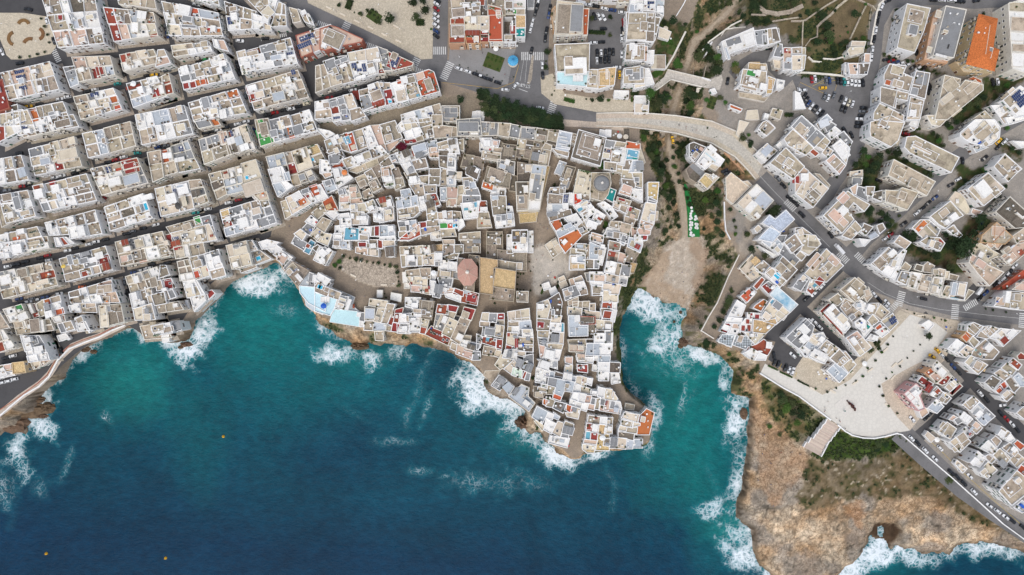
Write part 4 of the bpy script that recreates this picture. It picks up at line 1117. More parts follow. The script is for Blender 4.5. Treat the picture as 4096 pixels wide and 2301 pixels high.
H 2182,980 2222,953 2255,1000 2212,1031|4C|c
H 2302,975 2345,977 2343,996 2302,993|7W|b
F Tl2320,985,27,13
H 2285,993 2345,1003 2341,1023 2282,1016|7C|b
F Hw2321,1011,40,7
H 2307,1020 2340,1020 2340,1053 2307,1050|8W|l
H 2282,1023 2307,1023 2307,1050 2340,1053 2340,1078 2280,1079|8W|y
F Ty2300,1066,23,17;Ty2326,1066,23,17;Tw2295,1040,17,23
H 2345,980 2365,980 2358,1036 2341,1036|7C|b
H 2361,970 2401,987 2391,1036 2358,1035|8W|l
F Ts2386,1003,17,27
H 2343,1038 2376,1040 2375,1074 2341,1073|7W|s
H 2376,1040 2398,1040 2394,1074 2375,1073|7W|g
H 2401,980 2424,993 2408,1060 2391,1053|7W|w
F Hb2401,1010,20,23;Hw2411,987,17,17
H 2361,940 2411,953 2408,977 2365,967|7W|w
H 2438,963 2484,973 2477,1003 2434,996|7W|b
F Tr2464,983,17,10
H 2491,940 2507,947 2497,980 2481,973|7W|l
H 2517,950 2570,960 2570,980 2560,1010 2511,987|7W|l
F Cr2550,987,20,20;Tb2540,980,40,23
H 2507,990 2557,1010 2530,1050 2501,1043|6C|s
H 2434,1003 2477,1010 2467,1053 2428,1043|7W|b
F Tr2448,1016,27,20;Tp2466,1023,17,13;Td2448,1035,17,13
H 2477,1010 2507,1020 2497,1056 2471,1046|7C|p
H 2428,1046 2487,1056 2477,1103 2418,1089|9W|w
F Hw2451,1056,23,20
H 2489,1060 2524,1063 2517,1106 2481,1099|9C|g
H 2524,1050 2547,1056 2534,1093 2521,1089|5C|y
H 2477,1106 2511,1109 2504,1144 2474,1136|7W|w
F Tg2494,1126,27,20
H 2424,1096 2477,1103 2474,1136 2424,1126|8W|c
F Cg2454,1119,13,13
H 2341,1093 2358,1093 2355,1126 2348,1123|5C|g
H 2360,1089 2408,1089 2424,1106 2421,1129 2361,1126|8W|w
F Tp2398,1113,40,23;Tb2368,1109,10,23
H 2361,1126 2411,1129 2411,1146 2368,1142|8W|w
H 2368,1144 2409,1146 2411,1181 2371,1182|8W|s
F Ts2388,1159,33,30;Hw2408,1174,10,13
H 2411,1136 2484,1139 2474,1179 2438,1176 2438,1159 2411,1159|8W|c
F Kb2454,1137,10,4
H 2414,1162 2438,1166 2438,1179 2471,1182 2471,1209 2411,1209|7W|c
H 2411,1209 2448,1207 2448,1234 2408,1232|7W|r
H 2448,1209 2467,1212 2464,1239 2448,1235|6W|w
H 2404,1235 2441,1235 2438,1245 2408,1275|6W|s
H 2418,1244 2448,1247 2441,1275 2411,1272|7W|r
H 2448,1239 2467,1242 2457,1288 2444,1285|6W|w
H 2381,1279 2451,1285 2448,1322 2383,1322|6W|c
F Hw2433,1307,23,20;Uw2406,1300,7,7
H 2295,1116 2325,1104 2335,1123 2302,1133|6W|c
H 2302,1133 2335,1126 2345,1152 2315,1162|8W|w
H 2278,1119 2295,1113 2302,1139 2285,1142|6C|p
H 2252,1159 2305,1142 2321,1179 2285,1192 2262,1202|7W|g
F Hg2282,1157,20,20;Tb2272,1172,27,23
H 2315,1162 2345,1152 2350,1176 2321,1182|6W|s
H 2234,1113 2255,1104 2262,1119 2239,1129|3C|c
H 2237,1133 2262,1123 2270,1142 2245,1152|3C|c
H 2169,1139 2194,1129 2202,1152 2177,1162|3W|w
H 2197,1159 2220,1147 2230,1169 2205,1181|3W|w
H 2192,1199 2235,1172 2248,1209 2242,1262 2215,1259 2202,1222|8W|d
F Uw2235,1196,8,7;Uw2237,1219,13,7;Ub2204,1206,5,8;Hg2212,1249,13,23;To2239,1209,8,3
H 2149,1215 2192,1199 2202,1225 2189,1275 2149,1272|9W|c
H 2189,1242 2219,1249 2215,1279 2189,1275|8W|s
H 2149,1275 2202,1279 2199,1322 2149,1322|8W|s
F Tr2162,1300,27,23
H 2209,1264 2247,1265 2240,1292 2202,1292|8W|c
F Tl2225,1269,10,10
H 2202,1292 2245,1295 2242,1328 2199,1325|8W|w
F Ug2214,1313,13,7
H 2243,1292 2255,1295 2255,1328 2242,1328|7W|e
H 2152,1323 2199,1325 2192,1352 2152,1348|7W|b
F Ug2162,1335,7,7;Ug2172,1338,7,7
H 2199,1328 2239,1332 2235,1371 2195,1368|7W|d
F Cg2220,1353,33,33;Hw2202,1333,13,10
H 2239,1332 2255,1332 2252,1375 2235,1373|7W|c
H 2152,1352 2190,1358 2185,1385 2156,1378|7W|g
F Ug2175,1368,20,20;Ha2174,1365,27,3;Ha2174,1373,27,3
H 2192,1375 2252,1378 2245,1401 2190,1395|7W|b
F Tb2205,1396,13,7
H 2157,1381 2185,1388 2179,1438 2162,1431|7W|p
H 2182,1391 2219,1401 2215,1438 2175,1431|8W|w
F Cw2198,1418,36,33
H 2219,1398 2245,1401 2235,1440 2219,1440|7W|w
H 2031,1249 2116,1235 2119,1279 2034,1282|8W|c
H 2043,1279 2116,1270 2119,1282 2043,1288|8W|c
H 2033,1288 2076,1287 2076,1305 2033,1305|7W|b
H 2076,1287 2122,1282 2126,1315 2078,1315|7W|l
H 2033,1305 2053,1305 2051,1328 2031,1328|6W|b
H 2049,1308 2076,1308 2076,1332 2049,1332|7W|w
H 2076,1318 2089,1318 2089,1348 2073,1348|6W|g
H 2089,1320 2129,1318 2132,1348 2091,1348|8W|w
F Hc2107,1325,33,17;Hw2111,1343,17,8
H 2029,1332 2069,1332 2069,1391 2026,1378|7W|c
F Tr2034,1338,10,17;Cr2066,1373,13,36;Ug2059,1345,17,10
H 2069,1348 2132,1352 2132,1378 2069,1378|7W|b
F Cg2112,1356,17,13;Tb2116,1385,30,13;Kb2092,1380,7,13
H 2069,1378 2132,1381 2132,1408 2069,1405|7W|d
F Td2112,1398,36,17;Hw2079,1385,20,10
H 2026,1375 2049,1378 2046,1398 2023,1395|6W|r
H 2020,1401 2066,1398 2066,1440 2010,1431|7W|w
F Cg2039,1411,17,17;Cw2063,1418,13,13;Cg2036,1424,20,13
H 2069,1401 2102,1408 2099,1428 2068,1421|7W|c
H 2096,1424 2132,1418 2132,1458 2096,1458|7W|g
H 1930,1252 1956,1252 1953,1287 1923,1282|8W|c
H 1958,1254 1990,1255 1985,1290 1956,1287|8W|g
H 1990,1255 2016,1255 2016,1279 1990,1279|8W|r
F Uw2003,1267,13,5
H 1986,1280 2016,1280 2016,1312 1983,1308|7W|b
H 1920,1288 1958,1288 1956,1308 1920,1305|7W|b
H 1933,1308 1983,1312 1980,1352 1927,1345|7W|g
F Hg1960,1328,43,30;Kb1945,1311,7,7
H 1983,1298 2016,1305 2011,1352 1978,1345|8W|b
F Cc1993,1315,20,30;Ug1995,1338,20,7
H 1930,1347 1986,1355 1983,1388 1927,1371|7W|r
F Te1950,1358,13,17;Hg1980,1360,13,13
H 1986,1358 2010,1361 2006,1398 1983,1391|7W|r
F Uw2000,1385,10,10
H 1980,1400 2006,1405 2000,1431 1973,1423|3W|c
H 1937,1385 1986,1395 1973,1424 1930,1418|5C|b
H 1907,1338 1930,1348 1920,1391 1907,1398|7W|g
H 2273,1206 2312,1189 2312,1212 2275,1222|6C|b
H 2292,1206 2315,1206 2312,1225 2292,1225|6C|b
H 2313,1207 2330,1209 2326,1242 2312,1235|6C|b
H 2331,1207 2358,1206 2355,1232 2330,1229|6C|b
H 2272,1229 2328,1235 2325,1262 2272,1259|6W|c
F Gn2297,1235,5,10;Gn2333,1255,20,7
H 2360,1215 2381,1215 2380,1245 2358,1242|6W|b
F Ud2366,1225,7,7
H 2328,1239 2401,1249 2398,1279 2328,1265|5W|c
F Gn2355,1242,8,10;Gn2355,1261,30,7
H 2275,1264 2318,1264 2318,1302 2351,1302 2351,1343 2278,1345|8W|l
F Hw2308,1275,20,27
H 2318,1267 2380,1269 2380,1295 2318,1297|7R|d
F Td2348,1280,53,23
H 2351,1298 2383,1298 2381,1335 2351,1335|7W|s
H 2383,1322 2419,1323 2419,1333 2383,1332|7W|b
F Ud2401,1327,27,7
H 2380,1335 2421,1335 2421,1371 2378,1371|8W|w
H 2421,1323 2449,1323 2448,1373 2421,1373|8W|w
F Tg2434,1348,20,40
H 2348,1375 2448,1375 2438,1423 2343,1421|8W|w
H 2448,1332 2451,1332 2448,1401 2444,1401|7W|w
H 2273,1361 2341,1358 2345,1385 2278,1385|7C|b
F S-2321,1374,17,13;Hc2323,1391,20,17
H 2278,1378 2335,1381 2335,1408 2278,1406|8C|p
F Cb2293,1391,30,23
H 2346,1358 2375,1358 2373,1391 2346,1388|6W|d
H 2308,1415 2341,1418 2341,1440 2308,1440|7W|b
F Cp2325,1424,27,13
H 2375,1424 2394,1424 2394,1440 2375,1440|7W|w
H 2394,1424 2441,1424 2438,1448 2394,1448|8W|l
M 2136,1209,2141,1242
Z 2118,1047,7;2122,1084,8;2072,1094,9;2084,1096,9;2094,1096,9;2071,1109,9;2069,1138,9;2068,1156,9;2081,1159,6;2095,1160,9;2123,1162,11;1979,1215,11;2212,1040,5;2235,1129,17;2164,1142,10;2222,1113,8;2464,1328,20;2471,1352,20;2477,1275,20;2467,1295,17
G 2234,1136,8,40,20
G 2170,1162,7,30,20
H 1980,1460 2006,1420 2053,1427 2020,1470 2000,1478|5C|c
H 2016,1476 2056,1440 2066,1453 2053,1503|7W|c
H 2053,1470 2089,1483 2086,1513 2046,1500|7W|m
H 2068,1433 2132,1460 2122,1490 2089,1480 2069,1460|7W|d
F Cg2079,1453,27,33;Tl2096,1467,10,17;Cg2117,1473,27,33
H 2099,1486 2106,1490 2096,1516 2089,1513|6W|r
H 2107,1493 2122,1495 2116,1523 2099,1520|6W|g
H 2159,1448 2199,1457 2192,1483 2152,1470|8W|w
F Cw2180,1460,36,30
H 2152,1440 2229,1440 2229,1476 2199,1467|8W|w
F Cg2219,1462,17,13
H 2146,1473 2185,1480 2182,1533 2142,1530|6W|w
F Uw2152,1503,13,10;Uw2147,1521,7,7;Uw2172,1531,7,7;Uw2157,1523,7,7;Uw2177,1513,7,7;Tr2185,1523,4,17
H 2179,1476 2199,1483 2195,1510 2175,1503|7W|w
F S-2189,1499,12,8
H 2202,1486 2219,1490 2212,1520 2197,1516|7W|l
H 2219,1486 2258,1500 2255,1510 2215,1503|6W|d
H 2258,1493 2288,1496 2285,1523 2252,1520|8W|w
F Cw2278,1506,17,20
H 2288,1505 2303,1508 2302,1528 2287,1525|7W|l
H 2195,1510 2298,1530 2290,1569 2257,1564 2248,1586 2215,1573 2224,1549 2192,1540|8W|l
H 2152,1549 2189,1549 2185,1569 2152,1563|7W|b
H 2166,1536 2190,1540 2187,1553 2166,1549|7W|w
F Gn2174,1545,12,5
H 2136,1546 2152,1549 2149,1566 2179,1576 2169,1599 2136,1586|7C|d
F Tb2156,1579,30,20
H 2192,1543 2224,1549 2215,1579 2185,1576|7C|b
H 2215,1573 2248,1583 2242,1603 2212,1593|7W|o
H 2175,1596 2195,1603 2182,1622 2172,1616|6W|o
H 2185,1589 2219,1603 2209,1629 2185,1626|6W|b
F Hw2200,1594,7,10
H 2222,1606 2265,1616 2252,1652 2212,1632|7W|g
F Td2235,1622,30,23
H 2307,1506 2328,1506 2325,1540 2302,1533|7W|c
H 2325,1506 2355,1513 2341,1549 2321,1543|6W|c
F Tr2330,1526,5,17;Gn2340,1549,3,20
H 2351,1515 2371,1516 2365,1543 2348,1536|7W|w
H 2302,1540 2323,1543 2320,1569 2298,1566|7W|w
H 2323,1543 2361,1556 2361,1576 2321,1569|6W|c
F To2371,1553,27,7;Gn2360,1559,4,13
H 2365,1561 2391,1563 2388,1583 2363,1581|7W|w
F Hw2378,1571,20,13
H 2394,1549 2421,1556 2414,1589 2391,1586|8W|w
H 2421,1556 2448,1559 2471,1596 2464,1606 2418,1596|7W|c
F Uw2428,1569,5,10;Uw2431,1586,13,13;Hc2454,1579,10,23
H 2295,1571 2318,1573 2312,1606 2285,1596|8W|w
H 2316,1573 2345,1579 2335,1613 2312,1606|8W|w
H 2345,1583 2366,1584 2360,1613 2338,1611|8W|p
F Ug2351,1596,7,7
H 2368,1593 2386,1596 2381,1619 2363,1616|7W|g
H 2384,1596 2401,1593 2394,1639 2378,1636|7W|b
F Hw2400,1608,7,10
H 2404,1596 2426,1599 2421,1622 2401,1619|7W|g
H 2424,1599 2444,1603 2434,1642 2414,1639|7W|p
F Cr2426,1613,7,17
H 2282,1599 2305,1603 2298,1629 2278,1622|6W|w
F Uw2295,1613,10,7
H 2307,1609 2328,1613 2325,1636 2302,1632|6W|w
H 2331,1613 2355,1616 2345,1646 2323,1639|7W|w
H 2355,1616 2381,1621 2375,1642 2351,1636|7W|p
H 2441,1603 2464,1606 2457,1636 2438,1632|7W|g
H 2464,1606 2481,1609 2487,1636 2457,1636|7W|w
F Cl2464,1639,17,17;Tb2441,1636,10,10
H 2401,1622 2484,1639 2481,1656 2398,1642|6W|p
F Tl2481,1646,10,13;Hw2466,1642,17,17
H 2268,1619 2288,1626 2278,1649 2265,1642|7W|o
F To2282,1642,13,13
H 2288,1626 2321,1636 2312,1676 2268,1666 2262,1652 2282,1652|7W|c
F Tg2297,1639,20,17;Tb2300,1652,10,5;Uw2315,1647,5,10
H 1966,1543 1996,1503 2026,1523 2000,1563|5W|g
F Cg2006,1523,30,20;Tg1986,1540,17,17
H 2010,1549 2026,1526 2056,1549 2036,1579|5W|l
F Cl2031,1549,36,30
H 2049,1573 2086,1540 2116,1553 2112,1586 2139,1613 2116,1646 2089,1626 2036,1586|4C|l
F Cg2063,1566,20,30;Cw2106,1613,27,20
H 2149,1627 2192,1649 2169,1695 2129,1669|6W|l
H 2192,1649 2215,1659 2209,1679 2185,1672|6W|w
H 2215,1652 2239,1669 2232,1679 2212,1672|6W|l
H 2185,1676 2222,1695 2205,1735 2175,1719|5W|w
H 2139,1686 2152,1682 2179,1709 2169,1722|4C|c
H 2232,1686 2258,1695 2242,1749 2209,1732|5W|c
H 2262,1686 2295,1699 2292,1712 2255,1702|6W|b
H 2255,1705 2297,1715 2288,1742 2248,1732|6W|g
F Cg2273,1722,40,27
H 2248,1732 2275,1739 2272,1755 2242,1749|5W|g
H 2202,1745 2278,1755 2268,1792 2195,1772|5W|w
F Ug2225,1762,7,7;Cg2212,1759,7,13;Tl2248,1765,20,13
H 2355,1662 2401,1669 2398,1699 2351,1692|7W|b
F Tb2363,1679,20,20;Tr2384,1672,13,7
H 2403,1669 2428,1671 2424,1699 2401,1695|8W|w
H 2428,1672 2451,1672 2448,1699 2428,1699|6W|b
F Hc2434,1689,13,17
H 2348,1695 2394,1699 2391,1729 2345,1722|7W|o
F Cw2380,1712,23,30;Tr2355,1705,20,27
H 2345,1727 2365,1729 2361,1759 2341,1755|6W|e
H 2365,1732 2391,1734 2388,1762 2363,1759|8W|r
F Hw2380,1740,10,5
H 2338,1759 2391,1762 2384,1778 2335,1772|6W|p
H 2398,1699 2424,1702 2418,1739 2394,1735|7W|y
H 2424,1702 2449,1702 2448,1735 2418,1735|7W|c
F Hw2423,1722,10,20;Cw2438,1715,17,17
H 2394,1735 2436,1739 2436,1802 2384,1802|6W|y
F Uw2409,1750,23,20;Ud2401,1732,7,7;Ud2394,1775,7,7;Uw2401,1788,10,10
H 2331,1778 2381,1785 2375,1812 2348,1812 2331,1798|5W|c
F Ty2361,1805,30,5
H 2418,1755 2441,1755 2438,1785 2414,1782|7W|b
F Ug2428,1775,20,13
H 2441,1752 2471,1752 2467,1792 2438,1792|7W|g
F Cg2456,1767,27,30
H 2471,1752 2507,1755 2501,1797 2467,1793|7W|c
H 2507,1762 2537,1759 2530,1795 2502,1795|6W|l
H 2537,1759 2570,1759 2570,1792 2532,1792|6W|l
H 2312,1430 2375,1430 2371,1453 2312,1447|7W|w
H 2310,1460 2350,1460 2350,1491 2312,1486|6W|r
F Uw2336,1473,10,13;Uw2316,1472,7,7
H 2373,1460 2394,1463 2391,1486 2370,1483|5W|w
H 2394,1450 2438,1450 2434,1523 2396,1523|8W|w
H 2438,1450 2481,1453 2479,1491 2438,1490|8W|d
H 2444,1493 2474,1493 2481,1530 2448,1536|5W|w
F Cw2461,1528,17,7;Ud2457,1503,10,7
H 2262,1430 2290,1430 2288,1457 2262,1450|7W|p
H 2263,1460 2290,1462 2288,1490 2260,1486|6W|c
F Hw2270,1465,17,7;Te2270,1483,5,5
H 2497,1652 2557,1659 2550,1692 2487,1672|8W|c
F Tc2521,1666,50,27
H 2487,1679 2534,1689 2530,1712 2484,1702|8W|c
F Tb2506,1695,36,20
H 2534,1689 2560,1695 2560,1702 2530,1709|8W|c
H 2481,1702 2507,1709 2504,1725 2474,1722|8W|c
H 2511,1709 2550,1712 2547,1735 2504,1729|8W|b
H 2474,1729 2537,1735 2534,1762 2474,1749|7W|d
H 2504,1616 2537,1622 2534,1639 2501,1636|3C|b
H 2559,1664 2587,1636 2617,1652 2597,1739 2544,1739|6W|o
H 1940,1483 2003,1480 1970,1540 1933,1503|0C|b
H 2162,1606 2179,1613 2119,1646 2116,1639|0C|d
Z 2132,1516,20;2394,1423,7;2547,1579,13;2149,1715,20;1937,1526,13;1947,1530,17
H 2540,-20 2621,-20 2620,43 2540,36|11W|w
F S-2603,12,27,13;S-2606,28,30,10;Hw2583,10,13,20;Hw2610,25,20,17
H 2621,-20 2656,-20 2653,60 2623,46|9W|l
F Cw2640,38,27,27
H 2507,50 2620,53 2615,166 2507,159|10W|s
F Hb2577,103,30,36;Tg2577,100,13,13;Hb2603,60,23,17
H 2620,68 2641,71 2620,159 2610,166|9W|s
H 2530,181 2590,186 2587,246 2527,242|9W|p
F Hb2565,189,13,17
H 2588,202 2616,202 2613,252 2587,249|7W|w
F Hw2595,221,7,10
H 2540,270 2596,275 2616,335 2540,352|7W|w
F Hg2567,292,13,43
M 2635,108,2684,158
H 2615,221 2661,221 2661,274 2605,274|3W|c
H 2640,109 2684,128 2673,159 2635,146|3W|c
H 2885,166 2975,126 3015,109 3028,179 2925,212 2905,239|9W|w
F Tg2935,166,60,27;Tw2998,156,36,43;Hl2912,212,10,50
H 3015,123 3068,114 3074,179 3028,186|9W|g
F Tg3041,149,40,56
H 3068,114 3107,108 3124,166 3074,179|9W|b
F Td3104,139,27,50
H 3111,173 3131,176 3131,232 3091,226|8W|g
F Tg3117,209,23,33
H 3091,232 3131,236 3131,279 3097,272|4C|c
H 3134,189 3167,189 3167,279 3131,282|7W|p
F Tr3144,202,13,17;Tr3161,209,13,7;Tg3151,262,27,27;Hl3157,239,20,17
H 3167,219 3210,219 3210,279 3167,285|8W|c
H 3167,189 3210,186 3210,216 3170,216|7W|b
H 2995,249 3068,255 3071,282 2991,282|8C|y
F Ty3021,262,40,30;Hw3054,272,20,17
H 2971,275 3068,285 3064,365 2958,338|10W|b
F Tn3006,294,36,20;Hw3015,320,36,17;Tb3001,332,60,50;Cw3005,345,30,10;Hw3053,348,27,27;Hw3034,292,17,23;Cw2985,327,5,13;Cw3023,289,20,13
H 3071,302 3104,315 3088,375 3064,378|8W|y
F Ty3081,338,17,40
H 3107,315 3141,322 3134,355 3104,358|6W|w
F Cg3124,332,13,7
H 2955,368 3078,385 3058,408 2955,388|2C|b
H 2920,415 2971,435 2965,448 2918,431|4W|o
H 2988,441 3031,438 3038,480 2981,480|2C|c
H 3091,431 3134,441 3121,480 3078,464|4C|b
H 3058,451 3078,458 3071,480 3051,480|3W|w
F Cw3064,464,17,17
H 2839,358 2859,352 2869,372 2852,378|3W|w
H 2540,385 2596,385 2592,451 2540,451|3W|c
F Gg2588,415,7,56
C 3076,193,-10k;2911,325,-80k;3197,363,80w
Z 2686,90,40;2723,116,36;2660,86,23;2912,17,36;2792,232,56;2822,206,40;2835,242,40;2869,232,36;2859,289,53;2879,252,33;2935,262,36;2938,285,43;2706,265,46;2706,252,33;2882,388,30;2908,408,23;2786,295,20;3018,86,33;3015,36,50;3051,7,33;3174,20,36;3164,163,36;2991,90,27;3071,83,30;2952,50,20;2646,398,53;2603,382,53;2626,421,50;2666,372,30;2746,375,50;2762,395,40;2756,431,43;2739,411,36;2759,455,30;2832,395,27;3058,10,30;2975,60,27;2746,93,20;2643,216,20;2669,392,33;2958,53,20;2799,80,20;2786,126,20;2845,36,17
G 2847,411,30,50,20
G 3154,461,33,13,0
G 2630,292,23,43,60
G 2669,169,40,20,0
G 2686,199,30,40,20
H 3628,13 3724,32 3698,123 3660,212 3588,191 3605,109|12W|b
F Hg3653,119,36,40;Kw3666,55,7,7;Tb3664,66,56,50;Tb3628,173,60,33
H 3558,254 3628,262 3615,292 3655,309 3638,367 3535,338 3535,299|10W|b
F To3553,330,20,20;Hb3592,335,43,33;Hg3601,335,30,23;Tb3592,282,50,33
H 3664,282 3721,292 3701,398 3638,378|10W|s
F Tg3658,365,27,27;Kw3704,327,13,5;Cr3698,387,7,13;Tg3688,315,46,46
H 3522,345 3638,372 3631,405 3588,395 3582,435 3519,408|10W|b
F Tb3598,382,53,13
H 3641,385 3698,401 3681,480 3625,480|10W|b
F Kw3660,441,8,8;Tb3661,441,36,50
H 3588,395 3635,405 3625,448 3582,435|2W|d
H 3519,411 3618,461 3615,491 3492,480 3495,448|11W|b
F Tb3555,455,66,27
H 3459,212 3484,214 3482,252 3455,250|6W|p
H 3432,252 3482,252 3470,299 3429,299|7W|d
F Hp3442,275,3,33
H 3392,252 3432,252 3429,299 3399,299|7W|p
H 3379,250 3396,252 3399,285 3378,299|4W|c
H 3406,164 3465,166 3459,186 3402,186|5C|c
H 3389,202 3399,189 3459,186 3455,212 3399,226|6C|c
F Tc3419,212,33,13
H 3180,222 3225,221 3217,279 3180,292|7W|c
H 3180,189 3225,189 3223,219 3180,219|6C|b
H 3180,362 3200,372 3225,435 3180,438|3W|w
H 3280,480 3309,455 3333,480 3286,498|10W|l
C 3552,3,-25k;3528,26,-65w;3517,59,-80k;3511,88,-80k;3504,121,-80w;3497,156,-80k;3490,199,-80w;3486,231,-85w;3545,239,-5k;3567,243,-10r;3585,249,-15b;3605,253,-15w;3630,260,-20w;3652,269,-35k;3673,273,-35w;3698,275,-60k;3678,219,80k;3248,318,83r;3261,315,83w;3305,320,83g;3319,323,83b;3350,323,83k;3364,325,83k;3378,327,83e;3390,328,83w;3406,327,83w;3421,330,83w;3436,331,83w;3452,332,80k;3292,352,-3y;3213,361,-8w;3219,383,-55k;3227,398,-55k;3234,414,-55b;3247,425,-55w;3261,435,-55k;3276,444,-55w;3288,453,-50k;3299,385,-68g;3313,392,-68w;3336,380,-70g;3365,395,-70k;3381,403,-70w;3396,410,-70c;3411,416,-70w;3368,433,-72k;3382,439,-72k;3455,431,5k;3450,446,5g;3447,463,5k;3439,476,5w;3734,0,5k;3769,1,5w;3805,3,5w;3835,6,5k;3731,358,70k;3726,378,70k
Z 3416,56,33;3444,55,20;3280,63,36;3303,106,46;3309,149,50;3316,163,36;3271,171,36;3386,166,30;3366,173,23;3462,151,30;3348,217,27;3291,254,20;3314,257,10;3318,224,8;3213,460,17;3230,468,8;3432,149,13;3233,43,23;3207,60,20;3276,36,20;3313,53,13;3346,38,17;3266,7,27;3492,45,13;3482,100,12;3399,123,13;3343,116,10;3341,96,13;3394,100,10;3369,138,8;3545,214,20;3565,226,20;3585,229,20;3638,239,20;3658,242,17;3595,36,20;3582,75,20;3689,441,20;3708,471,20;3489,76,13;3472,10,17;3336,189,27;3240,192,23
H 2540,573 2553,566 2580,649 2553,682 2540,679|3C|c
F Cg2560,666,30,33
H 2593,730 2635,730 2628,808 2593,799|9W|y
F K-2617,744,17,8;Uw2606,772,7,8;Uw2618,781,7,7;Uw2608,787,13,5
H 2596,789 2628,805 2623,815 2590,808|9W|g
H 2583,812 2625,815 2616,895 2565,878|9W|c
F Kw2598,865,8,10
H 2563,881 2615,895 2603,921 2560,911|8W|p
H 2570,896 2606,905 2600,938 2560,941 2550,921|8W|p
F Hp2590,908,23,17
H 2573,941 2590,944 2587,960 2567,960|8W|r
H 2540,941 2570,941 2567,978 2540,978|8W|w
H 2623,845 2633,847 2630,878 2620,878|4C|c
H 2759,576 2776,570 2822,589 2779,646 2759,623|5W|d
F Ub2772,603,7,7;Ub2789,599,7,7;Ub2772,623,7,7;Tp2806,596,17,13
H 2832,583 2900,639 2882,666 2852,653 2822,679 2786,649|7W|w
F Hw2815,646,20,23;Cw2849,596,36,20;Ca2842,629,53,3
H 2746,679 2772,653 2812,679 2819,692 2786,729 2759,712|3C|d
F Ug2799,691,10,7
H 2792,726 2822,691 2879,709 2832,759|6C|c
F Ty2825,726,43,33;Cw2852,709,13,7;Cw2865,706,10,7;Hw2859,702,20,10
H 2849,649 2879,666 2862,686 2835,669|5C|c
F Kb2849,676,8,7
H 2902,712 2925,689 3001,749 2978,772 2952,799 2932,818 2905,795|3C|Z
H 2970,726 2991,722 3011,742 3001,752|3C|Z
H 3028,735 3097,802 3024,881 2948,815|8C|w
F Kg3015,800,12,5;Hw3031,862,23,17
H 3078,858 3101,875 3144,838 3180,878 3124,931 3068,905 3048,891|9W|T
F Kb3127,926,17,7
H 3048,938 3084,901 3124,935 3091,971 3031,958|9W|T
H 3015,915 3034,898 3051,915 3028,935|6W|c
H 3051,487 3068,480 3104,513 3068,546 3031,516|6W|b
F Tb3069,513,50,36
H 3041,596 3071,576 3111,603 3058,653 3021,616|5W|w
F Uw3023,616,13,7;Cl3068,603,43,30;Uw3041,639,13,5
H 3104,580 3134,556 3154,583 3124,603|5W|w
F Hp3121,583,17,13
H 3144,589 3220,666 3174,719 3078,653|10W|b
F Hb3157,651,33,36;Hg3159,649,23,27;Tb3124,636,30,30;Tb3164,686,40,20
H 3134,556 3174,513 3257,593 3224,623 3151,583|10W|b
H 3164,507 3207,460 3303,546 3257,593|10W|g
F Tb3207,520,50,40
H 3164,712 3184,692 3220,719 3190,749|7W|r
F Tr3184,719,27,27
H 3081,666 3097,676 3084,679 3074,669|2R|r
H 2945,536 2958,480 2998,490 2978,520 2961,550|2C|c
H 2494,513 2520,513 2520,563 2494,563|0C|d
C 2899,683,-25k;2910,692,-25k;2905,697,-25y;3111,714,45g;3134,742,45k;3170,782,45k;3195,803,45k;2691,560,80y
Z 2991,938,30;3091,842,56;3074,852,33;3107,832,30;2975,550,36;3005,570,27;3005,583,23;2925,838,20;2952,696,20;2998,540,20;2643,573,27;2580,550,33;2613,586,36;2626,606,30;2606,623,36;2630,639,40;2653,666,43;2623,666,30;2646,692,40;2679,702,27;2640,719,33;2666,745,36;2689,735,27;2656,772,36;2676,792,40;2693,765,30;2699,812,30;2679,832,30;2706,855,27;2716,905,20;2686,905,20;2660,925,30;2636,898,23;2726,583,30;2713,606,33;2733,613,36;2729,643,33;2742,672,30;2693,629,23;2699,666,27;2713,696,23;2719,726,23;2739,755,20;2749,792,20;2756,818,23;2819,799,33;2845,799,30;2869,765,33;2839,828,33;2865,812,30;2879,855,33;2842,865,27;2869,888,36;2859,921,30;2892,938,30;2812,915,20;2766,729,20;2590,513,27;2942,881,17;2948,908,17;2945,935,20;2693,589,20;2706,573,20;2746,712,17;2666,639,27;2596,596,27
H 3263,497 3290,470 3329,487 3280,523|9W|b
F K-3296,493,40,30
H 3296,503 3329,487 3349,500 3309,530|8W|g
H 3309,536 3339,503 3366,526 3326,560|9W|w
F Hw3346,510,17,17
H 3346,543 3376,523 3412,566 3399,593|8W|g
H 3363,555 3402,596 3386,659 3329,583|8W|w
F Tw3369,606,36,63
H 3233,487 3246,493 3280,526 3240,576 3210,516|9W|b
H 3180,530 3210,516 3243,576 3200,619 3180,613|9W|b
F Tb3210,553,27,30
H 3280,523 3323,566 3296,603 3243,570|9W|b
F Tb3273,566,33,30;Tr3296,543,17,7
H 3306,583 3336,603 3313,633 3286,613|8W|b
H 3336,613 3386,662 3359,699 3303,643|9W|p
F Tb3349,656,43,40
H 3233,576 3280,613 3263,629 3230,603|6W|r
F Hw3276,633,20,20
H 3482,487 3565,460 3621,487 3595,563 3565,589 3482,546 3479,523|11W|b
F Vd3548,510,20,17;Hb3535,493,30,23;Tb3515,546,43,33
H 3628,546 3664,543 3840,629 3807,692 3641,613 3618,589|10W|b
F Hb3691,596,83,10;Hb3774,609,20,43;Tb3671,580,33,20;Tb3764,656,40,30;Tb3724,619,53,30;Tb3824,623,23,20
H 3575,636 3744,726 3708,785 3678,769 3625,739 3552,702|11C|b
F Hb3655,735,36,36;Kg3661,742,13,8;Tb3598,686,46,30;Tb3708,745,33,30
H 3542,759 3592,762 3611,749 3678,769 3631,842 3542,808|11C|b
F Hb3611,782,30,33;Tb3572,799,36,27;Tb3641,799,27,33
H 3492,769 3535,759 3528,808 3489,792|8W|d
H 3465,745 3502,745 3495,785 3465,782|8W|b
H 3432,742 3469,752 3475,808 3422,782|7W|g
